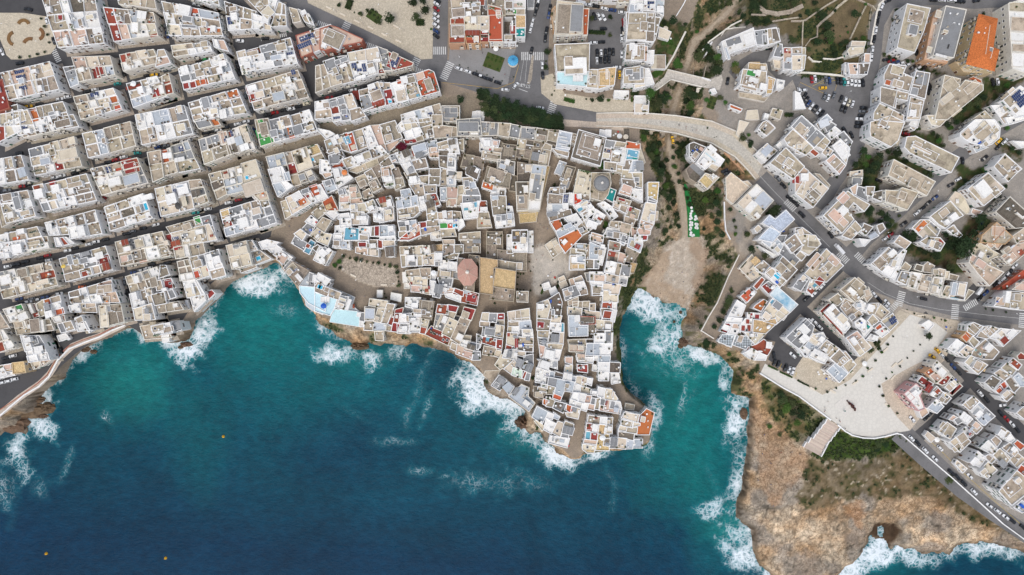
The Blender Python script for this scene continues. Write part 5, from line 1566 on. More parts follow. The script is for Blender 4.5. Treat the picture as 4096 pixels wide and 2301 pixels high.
H 3399,752 3432,732 3426,779 3412,779|9W|p
H 3392,762 3419,782 3482,818 3459,848 3416,812 3392,842 3419,878 3369,935 3293,862|10W|b
F Hw3373,842,33,30;Tp3343,865,53,36;Tp3373,792,36,40;Tp3373,888,33,27
H 3422,881 3452,915 3406,960 3366,944|8W|b
F Tb3412,915,27,20
H 3455,891 3495,908 3465,944 3442,928|8W|s
H 3505,901 3532,891 3545,915 3519,938|7W|s
H 3469,944 3499,925 3519,944 3489,960|7W|l
F Cl3492,943,33,17
H 3399,686 3452,679 3452,706 3399,709|3C|c
F Kw3424,697,13,7
H 3409,709 3452,709 3446,739 3406,739|5C|g
H 3582,580 3598,543 3625,553 3601,593|4C|c
H 3648,911 3681,878 3718,878 3764,918 3744,960 3698,960|7W|b
F To3686,905,20,50;Tb3724,921,50,33
H 3784,918 3817,898 3837,928 3814,941|7W|b
H 3635,500 3658,460 3681,473 3671,513|7W|w
H 3638,510 3664,500 3664,516 3658,523|6W|b
H 3704,460 3807,460 3761,507 3724,500|10C|b
H 3180,656 3200,656 3236,682 3210,779 3180,772|9W|p
F Hw3220,709,30,30
H 3236,686 3316,755 3253,832 3180,775|9W|c
F Hb3260,742,17,33;Ts3253,779,43,50
H 3256,692 3280,696 3323,742 3316,752|5C|b
H 3180,911 3210,908 3283,960 3180,998|8W|b
F Tr3200,908,20,7
C 3407,540,65k;3437,492,5k;3434,507,5k;3631,530,15r;3804,740,-28k;3834,717,-28w;3741,791,-38b;3714,813,-40k;3691,834,-40k;3668,852,-40w;3615,896,-35k;3563,940,-35r;3542,954,-35w;3525,722,20k;3208,858,45k;3324,940,55k;3379,523,60k
Z 3449,609,40;3446,636,36;3475,629,30;3505,629,43;3419,662,33;3495,666,43;3465,686,40;3462,716,30;3492,682,40;3482,719,27;3459,659,33;3578,613,43;3595,616,30;3558,603,27;3469,855,40;3482,838,33;3515,855,36;3538,868,40;3572,885,30;3558,901,30;3525,891,30;3605,862,17;3641,941,43;3661,935,40;3615,935,33;3628,954,40;3781,938,33;3804,954,36;3728,699,27;3761,563,27;3784,497,33;3804,510,30;3757,543,20;3631,643,23;3691,487,30;3681,513,20;3356,706,13;3830,487,30;3781,580,20;3827,759,20
H 3783,22 3867,38 3816,232 3731,221|13C|g
F Hb3783,126,20,13;Kd3829,56,7,7;Cw3763,224,46,10;Kd3794,186,3,17
H 3745,40 3775,30 3725,226 3791,246 3788,255 3695,239 3731,66|8O|p
F Tc3755,56,20,27;Tc3745,133,20,27;Tc3718,199,17,23
H 3917,60 3987,78 3969,192 3993,202 3975,282 3867,255|12Y|V
F Tg3942,212,36,40;Kw3936,118,8,5;Kw3906,135,8,5;Kw3931,138,8,5;Kw3963,137,8,5;Kw3963,174,8,5;Kw3960,204,10,7;Kw3969,229,8,5
H 3864,255 3927,275 3970,282 3967,295 3854,289 3821,246|6Y|c
H 4033,13 4106,-10 4136,33 4120,299 4050,275|12C|w
F Tb4080,96,66,53;Tb4070,27,60,33;Tw4070,146,56,33;Tw4073,239,50,53;Tb4076,191,46,27
H 3778,299 3844,315 3838,348 3861,319 3934,338 3934,362 3844,435 3791,480 3738,480 3761,382|11C|b
F Hc3789,393,50,27;Tb3804,342,53,46;Tb3788,441,53,33;Tb3887,348,60,27;Tb3821,441,50,33
H 3851,325 3894,305 3927,319 3930,335 3871,319|3C|o
H 4010,401 4080,342 4139,378 4139,458 4073,471|10W|w
F Tb4037,398,40,53;S-4080,395,46,60;Kw4096,368,40,7;Tb4063,441,20,20;Tc4050,365,27,20
H 3884,480 3940,441 3977,480 3920,531|8C|b
H 3964,421 4010,418 4070,480 4020,498|7W|w
C 3973,328,80k;3992,327,82w;3848,6,5k;3906,3,-10k;3814,3,5w;3771,2,5w;3549,3,-20k
Z 3944,48,17;3917,425,20;3930,438,20;3960,435,27;3871,421,36;3844,438,33;3920,395,40;3897,411,40;3987,358,33;4030,338,30;4070,299,36;4086,285,33;3977,441,23;3821,464,36
H 3841,530 3901,477 3980,477 4003,510 4000,553 3967,580 3934,586 3881,570 3841,546|10W|w
F Tb3934,526,73,53;Uc3969,550,20,20;Tb3871,536,40,33;Hb3945,576,20,20;Kb3920,571,13,5;Tg3887,530,8,10;Ha3934,516,66,2;Tb3980,520,27,27
H 3974,666 4020,613 4090,676 4070,692 4033,729|9W|b
F Hb4070,676,20,17;Tb4027,653,53,43;Hw4028,706,7,20;Tb4013,682,40,20
H 3871,755 3954,689 4023,755 3937,825|10W|c
F Hw3937,755,43,63;Tb3960,719,27,36;Tb3984,769,27,36;Tb3901,779,27,40
H 3891,832 3934,845 3911,868 3884,852|4W|p
H 3721,865 3804,802 3857,862 3814,888 3784,915 3755,898|9W|b
F Hw3818,868,30,27;Tb3778,852,36,27;Hw3791,888,17,20;Tg3824,868,7,7
H 3784,918 3814,898 3851,941 3838,954|7W|b
H 3980,848 4040,785 4106,845 4106,911 4060,915|10C|d
F Td4037,838,50,60;Td4076,885,40,40;Hw4086,862,36,7
H 3927,941 3987,888 4053,948 4020,978 3920,971|10O|b
F Tp3993,925,50,36
H 4050,944 4106,905 4116,968 4070,978|10C|b
H 3821,765 3854,779 3884,845 3867,858 3794,799|2C|c
F Pt3844,845,8,23;Cw3831,805,13,17
H 3818,540 3841,543 3881,570 3891,589 3824,560|5W|w
H 3891,589 3934,586 3957,589 3904,613|5W|l
H 4047,563 4106,566 4106,589 4086,593|5W|w
H 4020,470 4106,460 4106,480 4037,500|8W|w
C 3995,565,-45y;4000,558,-45y;4020,566,-45w;3993,589,-45k;3939,633,-40k;3851,643,80k;3927,915,-60b
Z 4033,745,20;3904,878,53;3920,911,43;3887,938,40;3944,895,36;3867,719,20;3834,762,17;3940,676,20;4003,712,20;3871,812,20;4053,593,27;4086,606,27;4033,513,27;4000,500,23;3984,483,27;3741,533,23;3708,686,20
H 3045,967 3091,933 3135,980 3115,1023 3091,1000|7W|l
H 3075,940 3148,940 3135,973 3201,1040 3178,1066 3111,1010 3088,993|7W|g
F Vd3108,983,27,20;Tg3158,1023,43,43
H 3032,980 3081,1006 3115,1023 3095,1033 3048,996|5W|w
H 3135,970 3181,933 3211,980 3168,1016|9W|s
F Tg3161,983,17,17;Ts3178,996,30,23;Tb3151,963,20,13
H 3181,933 3264,940 3287,977 3237,1023 3201,1003 3211,980|9W|c
F Tb3244,983,60,36
H 3181,1023 3201,1003 3227,1023 3208,1046|8W|b
H 3018,1069 3055,1041 3081,1063 3048,1096|6W|b
F Cy3022,1045,30,30
H 2955,1073 3008,1016 3032,1050 3015,1073 3045,1103 3008,1126|3C|c
F Ug3005,1089,7,13;Ug3015,1099,13,5;Gn2975,1060,3,33
H 3095,1073 3131,1023 3191,1079 3148,1126 3105,1099|9W|s
F Hb3125,1073,40,36;Tb3164,1060,20,40;Tb3121,1071,20,17;Ha3158,1079,20,3
H 3058,1093 3091,1069 3148,1123 3121,1152|9W|b
F Tb3085,1089,36,27;P-3110,1103,23,20;Tw3095,1119,23,20;Kb3108,1129,13,8;Tb3131,1126,27,20
H 3012,1146 3048,1106 3062,1119 3028,1162|5W|r
H 3045,1146 3075,1123 3108,1149 3075,1179|6W|r
F Tg3078,1134,17,20;Uw3088,1149,20,13
H 2962,1186 3002,1152 3025,1169 2985,1212|6W|o
F To2992,1182,36,43;Uw3008,1172,13,20
H 3081,1179 3108,1146 3191,1219 3161,1249|7W|E
H 3022,1222 3055,1199 3068,1206 3045,1245 3015,1232|6W|o
F Uw3040,1224,10,10
H 3048,1255 3091,1196 3161,1249 3105,1298 3055,1285|6W|c
F Te3091,1209,20,17;Hg3111,1222,36,30;Kb3111,1219,23,17;Hc3068,1265,33,27;Tc3125,1262,40,20
H 3015,1279 3055,1285 3101,1275 3108,1292 3062,1335 3012,1328|6W|y
F Uw3071,1308,17,13;Uw3030,1312,10,5;Uw3043,1318,10,5
H 2949,1202 2982,1222 2965,1265 2912,1269|5W|w
F Kg2942,1232,10,4;Kg2939,1242,10,4;Kg2932,1252,10,4
H 2912,1272 2969,1274 2965,1295 2902,1292|5W|w
H 2992,1252 3042,1255 3045,1279 2989,1275|5W|w
F Tr3006,1264,8,20;Tr3028,1267,17,17
H 2982,1275 3015,1279 3012,1332 2962,1325 2962,1302|5W|w
F Tr2992,1287,13,17;Tr2997,1313,13,23;Tr2974,1313,13,20
H 2902,1292 2932,1295 2916,1335 2882,1325|4W|r
F Tw2906,1312,27,20
H 2929,1295 2962,1298 2959,1342 2909,1335|4W|w
F Tp2942,1305,27,17
H 2982,1332 3062,1335 3022,1378 2995,1348|5W|c
F Hw3008,1342,13,13;Hg3028,1342,10,13;Tr2987,1338,10,13
H 2892,1338 2942,1342 2925,1388 2872,1365|3W|D
H 2942,1342 2985,1345 3008,1371 2992,1401 2929,1378|3W|D
H 2995,1388 3028,1378 3055,1358 3091,1385 3071,1421 2975,1411|3W|r
F Cw3075,1381,23,27;Uw3038,1405,17,7
H 2975,1415 3008,1395 3038,1411 3018,1440 3002,1434|4W|w
H 3038,1411 3068,1424 3062,1441 3022,1440|4W|w
H 3217,1096 3307,993 3377,1063 3307,1131 3247,1119|9W|b
F Hb3314,1066,30,36;Hb3294,1076,20,20;Tp3261,1046,36,66;Tp3337,1040,46,30
H 3169,1149 3208,1096 3237,1116 3204,1166|8W|g
F Hc3214,1113,20,23;Tg3188,1139,30,33
H 3224,1166 3244,1106 3300,1126 3247,1182|8W|c
F Tr3279,1126,27,30;Tr3244,1162,27,20;Kl3244,1126,13,13;Te3261,1142,13,17
H 3360,1159 3420,1109 3466,1146 3466,1176 3420,1212|9C|b
F Hw3410,1166,36,20;Tb3433,1136,33,40;Tb3390,1172,33,23;Tb3426,1192,30,17
H 3314,1199 3353,1172 3380,1199 3353,1225 3327,1215|9C|b
H 3360,1232 3380,1192 3420,1212 3456,1259 3413,1292 3380,1259|7W|b
F Hg3410,1269,23,20;Tb3387,1225,27,27
H 3277,1245 3314,1212 3334,1219 3297,1249 3373,1328 3380,1352 3360,1335|8C|r
F Gn3334,1305,7,27
H 3297,1249 3334,1215 3397,1292 3403,1308 3380,1335|9W|w
F Cw3324,1235,40,20;Hc3370,1275,30,40;Kg3373,1287,10,10;Tb3344,1249,20,27
H 3410,1219 3443,1199 3466,1212 3466,1252 3433,1242|8W|w
F Hl3436,1222,20,17
H 3417,1288 3446,1269 3466,1285 3466,1335 3423,1308|9W|w
F Kb3446,1292,7,7
H 3383,1352 3430,1322 3490,1391 3440,1428|9W|p
F Tb3430,1378,36,43
H 3144,1352 3224,1275 3257,1305 3247,1338 3198,1395 3148,1358|8W|g
F Hw3217,1318,30,40;Cw3217,1355,36,30;Tg3168,1348,36,27;Tg3231,1292,30,17;Hb3194,1335,17,13
H 3217,1385 3251,1338 3294,1328 3304,1348 3271,1395 3237,1401|8W|w
F Tc3257,1358,40,36
H 3198,1395 3217,1385 3247,1408 3224,1428|8W|w
H 3271,1395 3307,1358 3360,1395 3320,1434|9W|b
F Hw3302,1401,17,13;Tb3307,1391,40,36
H 3247,1408 3271,1395 3314,1434 3300,1458 3237,1428|9W|w
F Cw3280,1415,60,20
H 3320,1434 3360,1395 3400,1440 3363,1471|9W|b
H 3237,1302 3271,1322 3314,1355 3304,1361 3257,1332|5C|c
C 3352,992,50w;3360,1001,50w;3226,1194,-45k;3257,1176,-45w;3287,1146,-45w;3258,1287,42w;3279,1308,42w;3172,1421,42w;3096,1421,80k;3264,1159,-45k
Z 2929,1159,20;2916,1202,43;2906,1225,33;2896,1245,30;2879,1279,30;2862,1308,27;2932,1166,17;3317,1206,20;3058,1026,33;3005,1000,36;2836,1371,30;2826,1388,30
H 3483,1056 3556,987 3595,1020 3549,1066 3529,1089|9W|b
F Hw3572,1013,30,23;Kg3562,1025,10,5;Tb3522,1050,43,36;Tb3546,1020,40,23
H 3575,970 3599,940 3648,970 3622,1000 3595,983|8W|b
H 3526,1089 3556,1056 3615,996 3629,1003 3582,1123|9W|w
H 3599,1076 3622,1046 3648,1066 3635,1086|8C|b
H 3585,1123 3605,1083 3642,1089 3625,1142|8W|b
F Tg3619,1103,23,23
H 3629,1146 3645,1086 3692,1093 3668,1159|8C|w
F Tb3652,1123,20,40
H 3655,1079 3665,1055 3695,1063 3688,1089|7C|d
H 3695,1060 3711,1046 3741,1063 3728,1093 3692,1089|7C|b
F S-3695,1047,25,25
H 3668,1162 3688,1096 3731,1099 3711,1172|8C|b
F Tc3698,1146,27,27;Hg3718,1116,20,17
H 3728,1073 3761,1073 3784,1079 3781,1106 3735,1103|7C|c
F Hb3745,1088,23,20;Gn3760,1106,10,7
H 3711,1172 3735,1106 3781,1109 3765,1182|8C|w
F Tw3743,1162,27,17;Gn3760,1142,10,7;Tb3748,1126,20,23
H 3781,1083 3801,1086 3794,1119 3778,1116|7C|c
H 3798,1093 3838,1103 3828,1126 3794,1119|7C|b
H 3765,1179 3784,1142 3811,1146 3794,1192|8C|b
H 3794,1192 3821,1126 3871,1129 3857,1202|8W|c
F Hl3818,1156,20,53;Hc3848,1159,30,50;Kd3838,1191,33,5;Te3821,1194,33,7
H 3874,1156 3901,1166 3861,1206 3857,1202|6C|b
H 3678,967 3708,947 3761,950 3781,973 3761,1006 3705,983|8W|b
F Tr3768,965,20,10;Ts3745,980,33,30
H 3446,977 3436,953 3486,960 3459,987|8W|w
H 3874,1050 3884,1013 3954,1060 4017,1089 3957,1146 3911,1096|10C|b
F Hp3924,1056,43,30;Tp3954,1106,60,30;Tp3894,1033,17,27;Kw3934,1083,7,7
H 3871,993 3920,970 4007,1020 3964,1040 4013,1086 3954,1060 3884,1013|8C|c
F Vd3960,1016,23,20;Hc3987,1060,27,27
H 3944,980 3964,960 3984,980 3964,996|9C|p
H 3974,940 4040,940 3993,1000 3967,977|9C|p
H 4003,1026 4086,960 4106,960 4106,1013 4047,1063|10C|p
F Tp4040,1033,46,23;Tr4086,1010,20,20;Hw4040,1043,20,13;Hb4030,1000,30,20;K-4050,987,17,7
H 3974,1225 4033,1162 4136,1172 4136,1245 4086,1242|9W|b
F Hw4033,1189,20,46;Hb4073,1189,30,30;Tp4003,1206,36,30;Kb3990,1207,8,7;Tb4057,1222,27,20
H 4047,1159 4106,1116 4136,1126 4136,1169|9C|p
F Tp4086,1149,46,27
H 3987,1159 4096,1079 4106,1086 4106,1113 4027,1159|5R|o
H 3456,1186 3476,1146 3492,1186 3469,1212|8C|b
F Hb3469,1172,20,27
H 3459,1235 3483,1212 3519,1212 3499,1265 3476,1259|8W|b
F Hw3483,1232,27,27
H 3496,1259 3522,1215 3562,1249 3526,1282|8C|b
F Tb3526,1245,36,33
H 3469,1282 3492,1255 3519,1285 3489,1308|9W|b
H 3522,1285 3572,1252 3595,1292 3562,1325|8W|b
F S-3573,1282,30,27;Tg3552,1298,23,20
H 3446,1325 3466,1292 3496,1312 3456,1358|8W|w
F S-3488,1332,23,23;Tt3471,1307,17,17
H 3499,1312 3522,1292 3536,1312 3512,1328|8W|o
H 3499,1328 3536,1305 3559,1328 3529,1352|8W|w
F Ur3529,1325,10,10
H 3463,1361 3486,1335 3519,1348 3496,1368|8W|w
F Cw3502,1352,23,20
H 3436,1146 3459,1152 3476,1166 3449,1199|8C|b
H 3685,1298 3715,1279 3738,1298 3715,1325|3W|w
H 3871,1298 3894,1288 3934,1305 3897,1345 3867,1328|8W|b
F Tb3897,1315,40,23
H 3934,1305 3964,1302 4000,1315 3950,1358 3904,1348|8W|b
F Tb3964,1328,30,30;Tc3944,1325,20,20
H 3841,1348 3867,1325 3887,1345 3867,1371|8O|o
F To3864,1352,20,27
H 3874,1365 3891,1342 3920,1368 3897,1395|8W|b
H 4000,1312 4086,1322 4013,1388 3984,1361 3957,1352|8W|w
F Tr4022,1363,27,27;Tw4050,1335,33,23;Tc4007,1335,20,20
H 3788,1395 3828,1355 3861,1378 3838,1405 3854,1431|8W|w
F Tw3831,1381,33,36
H 3834,1408 3867,1378 3901,1398 3864,1434|9W|c
H 3897,1395 3944,1355 4000,1408 3974,1440 3934,1440 3884,1424|8W|b
F Hw3957,1391,27,30;Ht3907,1401,8,8;Ht3924,1418,8,8;Tp3930,1391,13,13
H 4066,1424 4083,1408 4106,1424 4106,1440 4073,1440|7C|r
H 3509,1368 3536,1358 3496,1408 3486,1405|0C|b
C 3496,1177,50w;3519,1200,50k;3549,1211,50w;3546,1227,50w;3696,1196,12k;4061,1063,-45w;4040,1089,-45k;4027,1099,-45w;4017,1111,-45w;4005,1123,-45w;3993,1134,-45w;3984,1144,-45k;3917,1162,-55w;3944,1172,-45b;3922,1192,-50k;3770,1423,45w;3788,1438,45k;3751,1403,45y;3730,1426,30y;3537,962,-30k
Z 3821,993,80;3808,970,53;3838,1020,46;3788,980,46;3794,1069,36;3808,1076,30;3702,1010,30;3688,996,23;3735,1026,40;3748,1010,30;3655,996,23;3668,970,30;3642,983,20;3642,996,20;3711,1345,36;3668,1256,13;3702,1267,10;3711,1269,10;3745,1274,17;3778,1280,10;3791,1282,17;3582,1347,13;3562,1380,13;3692,1381,12;3665,1406,12;3536,1413,13;3640,1434,12;3524,1368,20;3499,1401,20;3984,1242,17;3955,1237,13;4037,1250,15;3640,1240,8;3851,973,66
G 3506,1381,43,13,60
H 3731,1460 3748,1440 3798,1486 3775,1516 3738,1483|10C|w
F Tw3771,1490,33,27
H 3698,1490 3731,1467 3748,1483 3718,1510|8O|o
F Uw3715,1490,8,7
H 3718,1503 3745,1486 3775,1510 3748,1536|9C|p
F Ty3760,1516,20,17
H 3748,1533 3775,1510 3794,1496 3808,1506 3788,1536 3768,1543|8C|r
H 3798,1490 3854,1546 3811,1586 3794,1573 3838,1536 3788,1500|8C|r
H 3778,1549 3804,1523 3828,1543 3801,1569|8W|b
F Tc3814,1536,23,20;Kb3821,1518,8,7
H 3668,1526 3688,1503 3738,1536 3715,1559|8W|r
F Cr3715,1554,23,30
H 3615,1576 3665,1533 3698,1563 3682,1583 3702,1636 3675,1646|10P|w
F Hw3662,1573,20,20;Tw3652,1596,27,46;To3695,1583,10,17
H 3718,1576 3748,1543 3781,1576 3751,1596|8W|b
F Tr3751,1566,20,17;Cw3731,1576,17,17
H 3751,1596 3775,1566 3808,1593 3784,1619|8W|b
F Hs3768,1599,23,20;Ty3788,1583,20,17
H 3708,1632 3745,1596 3778,1626 3748,1656|8W|l
F Tw3745,1609,27,20
H 3675,1646 3705,1629 3718,1652 3688,1676|5W|p
H 3848,1619 3894,1583 3920,1606 3881,1646|9W|b
F Tb3884,1609,33,30
H 3831,1656 3848,1642 3894,1676 3867,1699|9W|w
F Cw3861,1669,40,30
H 3884,1646 3920,1606 3984,1666 3937,1705 3914,1686|9W|l
F Tl3944,1679,33,40;Tw3911,1646,30,36
H 3751,1725 3788,1686 3828,1715 3801,1759|8W|b
F Tb3775,1705,27,27;Hw3781,1729,3,27
H 3814,1679 3838,1666 3857,1686 3831,1702|8W|g
H 3794,1679 3814,1659 3831,1669 3814,1686|8W|p
H 3867,1702 3891,1676 3934,1712 3907,1739|8W|b
F Hp3907,1702,27,23;Tr3881,1729,13,27;Cl3884,1719,10,27
H 3824,1732 3864,1705 3897,1739 3881,1752|8W|w
H 3798,1768 3851,1729 3887,1768 3841,1812|9W|b
F Hb3851,1752,36,36;Tb3828,1792,33,20
H 3871,1848 3911,1802 3947,1832 3920,1871|9W|w
F Hw3897,1845,20,33;Tb3924,1808,20,20
H 3920,1792 3954,1759 3993,1798 3970,1822|9W|w
H 3930,1828 3960,1815 3987,1838 3967,1858|9W|b
F Ts3957,1832,23,17
H 3917,1881 3954,1845 3993,1881 3950,1918|9W|c
F Hc3937,1888,27,20
H 3964,1759 3984,1742 4010,1765 3990,1792|9W|b
H 3987,1729 4007,1705 4047,1732 4020,1759|9W|b
F Hw4007,1735,27,27
H 4020,1759 4043,1732 4063,1759 4043,1775|9W|w
H 4053,1775 4070,1759 4106,1785 4083,1805|9W|o
H 4007,1792 4043,1768 4076,1805 4053,1828|9W|b
F Uw4017,1785,13,13;Cw4057,1798,23,20
H 3970,1822 4000,1792 4047,1832 4020,1868|9W|b
F Cg4010,1855,33,27
H 3937,1530 3970,1500 4007,1523 3974,1563|8W|d
F Uw3965,1516,7,7
H 3974,1493 4000,1476 4047,1500 4020,1526|8W|b
H 4000,1536 4020,1523 4033,1546 4017,1563|8W|o
H 3974,1563 4000,1536 4023,1566 4000,1579|8W|r
F To3997,1563,20,17
H 4020,1523 4050,1503 4083,1549 4057,1576|8W|s
H 4003,1586 4040,1559 4063,1576 4027,1609|9W|b
F Hc4025,1576,30,20
H 4003,1473 4027,1450 4070,1480 4050,1506|8W|b
F Ty4040,1490,10,20
H 4033,1450 4053,1430 4090,1460 4073,1483|8W|r
H 4053,1510 4076,1490 4106,1520 4106,1549 4080,1549|9W|l
H 4063,1652 4106,1613 4106,1686|9W|b
H 3857,1450 3884,1420 3954,1460 3914,1500|9W|b
F Hb3912,1462,30,33;Ty3930,1476,30,13
H 4040,1920 4066,1888 4106,1920|9W|b
H 4063,1888 4086,1858 4106,1871 4106,1918|9W|o
M 3700,1739,3741,1759
C 3792,1445,50k;3814,1467,50b;3836,1490,50k;3922,1574,50w;3948,1599,50k;4013,1621,-10w;4005,1654,50k;4027,1676,50r;4049,1697,50w;4071,1720,50k;3650,1677,50w;3647,1754,48w;3672,1773,48k;3702,1802,48w;3741,1835,45w;3761,1793,45w;3806,1890,45k;3831,1909,50k;3881,1906,45w;3705,1671,-50k;3721,1656,-50k
H 3711,1724 3745,1752 3725,1772 3698,1742|3W|c
H 3828,1838 3871,1875 3851,1895 3818,1855|3W|c
Z 3514,1445,13;3481,1475,15;3463,1509,13;3609,1467,13;3579,1492,12;3554,1518,12;3526,1549,15;3542,1587,17;3564,1628,15;3599,1657,15
H 3307,1483 3347,1447 3395,1495 3359,1533|8W|l
H 3343,1431 3383,1403 3427,1459 3395,1495|8W|b
M 3260,1479,3307,1538
M 3427,1431,3474,1459
C 3093,1423,-70k;3172,1421,42w;3098,1450,-68k;3113,1457,-68k;3142,1472,-68k;3157,1479,-68w;3171,1486,-68w;3279,1310,42w
Z 3272,1558,16;3317,1570,16;3353,1556,14;3391,1544,12;3433,1527,12;3556,1517,14;3528,1550,14;3540,1586,14;3564,1628,14;3458,1509,16;3478,1475,14;3510,1445,16;3534,1411,20;3558,1380,18;3488,1405,24;3514,1380,24;3383,1523,12;3411,1491,12;3417,1485,8;3168,1646,40;3140,1630,48;3196,1658,44;3156,1610,44;3124,1598,44;3212,1630,40;3180,1682,36;3116,1574,36;3124,1741,32;3077,1709,28;3534,1777,56;3562,1793,60;3514,1801,44;2822,1368,32;2846,1380,28;2918,1415,24
G 3089,1471,40,6,25
G 3144,1499,56,6,25
G 3212,1533,52,6,27
H 3994,1965 4068,1880 4148,1945 4048,2024|13W|b
F Tb4048,1950,60,55;Kw4046,1969,12,7;Kw4028,1925,10,6
H 4053,2029 4088,1999 4128,2034 4088,2054|8W|l
F Kb4088,2024,20,10
H 4018,1815 4043,1786 4108,1840 4068,1875|9W|b
C 3646,1753,45w;3672,1775,45k;3701,1802,45w;3741,1834,45w;3760,1792,45w;3805,1889,45k;3831,1910,45k;3857,1934,45k;3897,1968,45w;3882,1907,45w;3959,2023,38w;3991,2045,38w;4024,2069,38w;4051,2085,38k;4093,2109,40k
Z 3522,1791,45;3551,1781,50;3581,1796,40;3760,1900,55;3790,1915,60;3730,1890,40;3243,2019,20;3323,1771,30
H 115,1433 155,1426 159,1464 133,1477|5C|c
H 155,1428 190,1415 212,1433 181,1455 168,1464|5C|p
H -27,1486 13,1472 27,1499 -27,1521|6W|w
H -27,1468 49,1455 57,1481 0,1490|6W|y
F Tp29,1469,27,18;Gn4,1470,9,9
H 49,1453 93,1448 102,1490 53,1495|8Y|y
H 0,1495 49,1490 57,1501 0,1512|5W|w
C 7,1531,-12w;31,1525,-12w;57,1517,-12w
"""
# ------------------------------------------------------------ terrain: sea cliffs, ravine, headland
def P(s): return [tuple(float(v) for v in q.split(',')) for q in s.split()]
SEA_Z = -13.0
WATER = P('''-30000,1960 -200,1850 0,1751 27,1729 57,1724 88,1738 128,1746 106,1689 102,1662 155,1645 160,1600 175,1570 194,1547 230,1521 265,1517 256,1486 278,1446 318,1408 349,1380 398,1353 442,1331
486,1309 498,1305 527,1308 551,1318 564,1341 574,1360 640,1345 653,1370 683,1371 720,1366 740,1365 759,1358 773,1328 783,1292 799,1259 826,1222 856,1189 876,1166 882,1149 905,1129 932,1116 972,1096 1022,1083
1055,1066 1101,1040 1118,1060 1144,1093 1191,1142 1201,1176 1224,1225 1260,1259 1260,1285 1280,1305 1313,1322 1346,1348 1396,1368 1426,1401 1453,1408 1479,1395 1472,1368 1496,1381 1529,1391 1545,1381 1599,1391
1638,1391 1655,1381 1695,1391 1738,1395 1778,1401 1811,1418 1827,1434 1880,1450 1920,1486 1937,1500 1933,1540 1947,1569 1970,1586 2010,1599 2039,1599 2066,1616 2099,1639 2096,1659 2073,1689 2096,1715 2119,1742
2139,1732 2165,1729 2179,1762 2215,1782 2219,1808 2252,1818 2285,1840 2318,1838 2331,1822 2378,1813 2436,1802 2501,1797 2557,1793 2603,1765 2608,1670 2584,1622 2550,1600 2517,1573 2497,1536 2491,1490 2491,1424
2484,1358 2491,1308 2504,1269 2517,1242 2534,1202 2548,1172 2563,1156 2603,1173 2613,1192 2636,1192 2656,1216 2702,1222 2735,1236 2742,1249 2722,1275 2715,1315 2715,1352 2722,1382 2762,1388 2815,1401 2868,1421
2911,1451 2934,1483 2930,1523 2920,1574 2942,1586 2973,1580 2995,1586 2993,1642 2997,1682 2993,1737 2985,1797 2977,1857 2970,1950 2940,1994 2935,2064 2960,2094 3005,2124 3005,2203 3030,2258 3074,2301 3114,2347
3240,2360 3363,2312 3412,2268 3452,2223 3467,2188 3487,2158 3536,2163 3527,2198 3561,2223 3591,2198 3631,2203 3710,2218 3800,2223 3825,2183 3859,2173 3894,2193 3919,2173 4009,2188 4096,2218 4300,2300 34000,2500
34000,-30000 -30000,-30000''')
PLAT = P('''-30000,1850 -200,1760 0,1671 27,1645 66,1609 133,1565 194,1512 230,1446 274,1402 327,1375 389,1353 442,1326 486,1305 510,1300 540,1306 556,1325 570,1352 640,1338 655,1360 690,1360 722,1325 733,1290 770,1260
800,1225 826,1205 852,1175 866,1150 893,1125 930,1105 970,1088 1020,1070 1055,1050 1085,1033 1101,1028 1135,1075 1188,1140 1200,1170 1225,1222 1262,1250 1300,1270 1330,1283 1443,1307 1492,1325 1532,1328 1585,1333
1698,1337 1751,1361 1791,1383 1824,1418 1876,1439 1925,1480 1940,1520 1963,1546 2033,1586 2112,1648 2129,1672 2139,1692 2172,1729 2195,1772 2250,1798 2285,1832 2318,1830 2331,1812 2436,1798 2555,1788 2598,1760
2603,1670 2578,1625 2540,1595 2505,1565 2485,1530 2481,1490 2470,1440 2455,1380 2455,1300 2465,1240 2470,1190 2490,1140 2515,1100 2545,1060 2555,1000 2570,960 2605,911 2624,812 2633,729 2603,666 2580,626 2567,573
2560,543 2560,512 2575,450 2596,445 2593,385 2620,332 2660,275 2726,139 2772,66 2792,0 2820,-200 2820,-3000 3050,-3000 3050,-200 2985,-20 2975,50 2961,86 2885,139 2835,173 2870,215 2902,246 2878,292 2835,318 2835,358 2822,375 2805,450
2850,500 2900,560 2960,640 3024,722 2902,712 2895,812 2898,911 2918,954 2954,1020 2911,1109 2868,1212 2835,1265 2802,1325 2852,1355 2968,1411 3041,1455 3041,1495 3136,1554 3196,1586 3319,1678 3351,1701 3407,1741
3494,1753 3584,1733 3611,1741 3810,1915 4009,2094 4096,2153 4300,2290 34000,2480 34000,-30000 -30000,-30000''')
ROCKP = P('''3010,1490 2965,1540 3020,1600 3015,1750 3005,1870 2990,1960 2962,2060 3022,2110 3030,2200 3070,2260 3130,2310 3240,2330 3350,2295 3420,2235 3450,2180 3475,2090 3550,2060 3610,2120 3640,2170 3780,2195 3820,2155 3900,2160
4000,2170 4096,2195 4300,2280 4280,2262 4096,2172 4000,2110 3790,1935 3590,1770 3490,1780 3400,1765 3330,1720 3190,1610''')
BED = P('''2653,546 2642,520 2662,450 2684,390 2706,340 2722,285 2735,199 2765,149 2850,93 2905,33 2935,0 2950,-300 3010,-300 2995,0 2960,33 2895,93 2826,149 2776,199 2762,282 2732,365 2705,448 2700,540 2706,640
2722,680 2742,770 2768,860 2796,952 2822,1000 2812,1090 2782,1160 2752,1235 2702,1220 2660,1210 2640,1190 2603,1168 2570,1145 2620,1060 2650,1000 2715,956 2712,860 2700,770 2672,680 2660,640''')
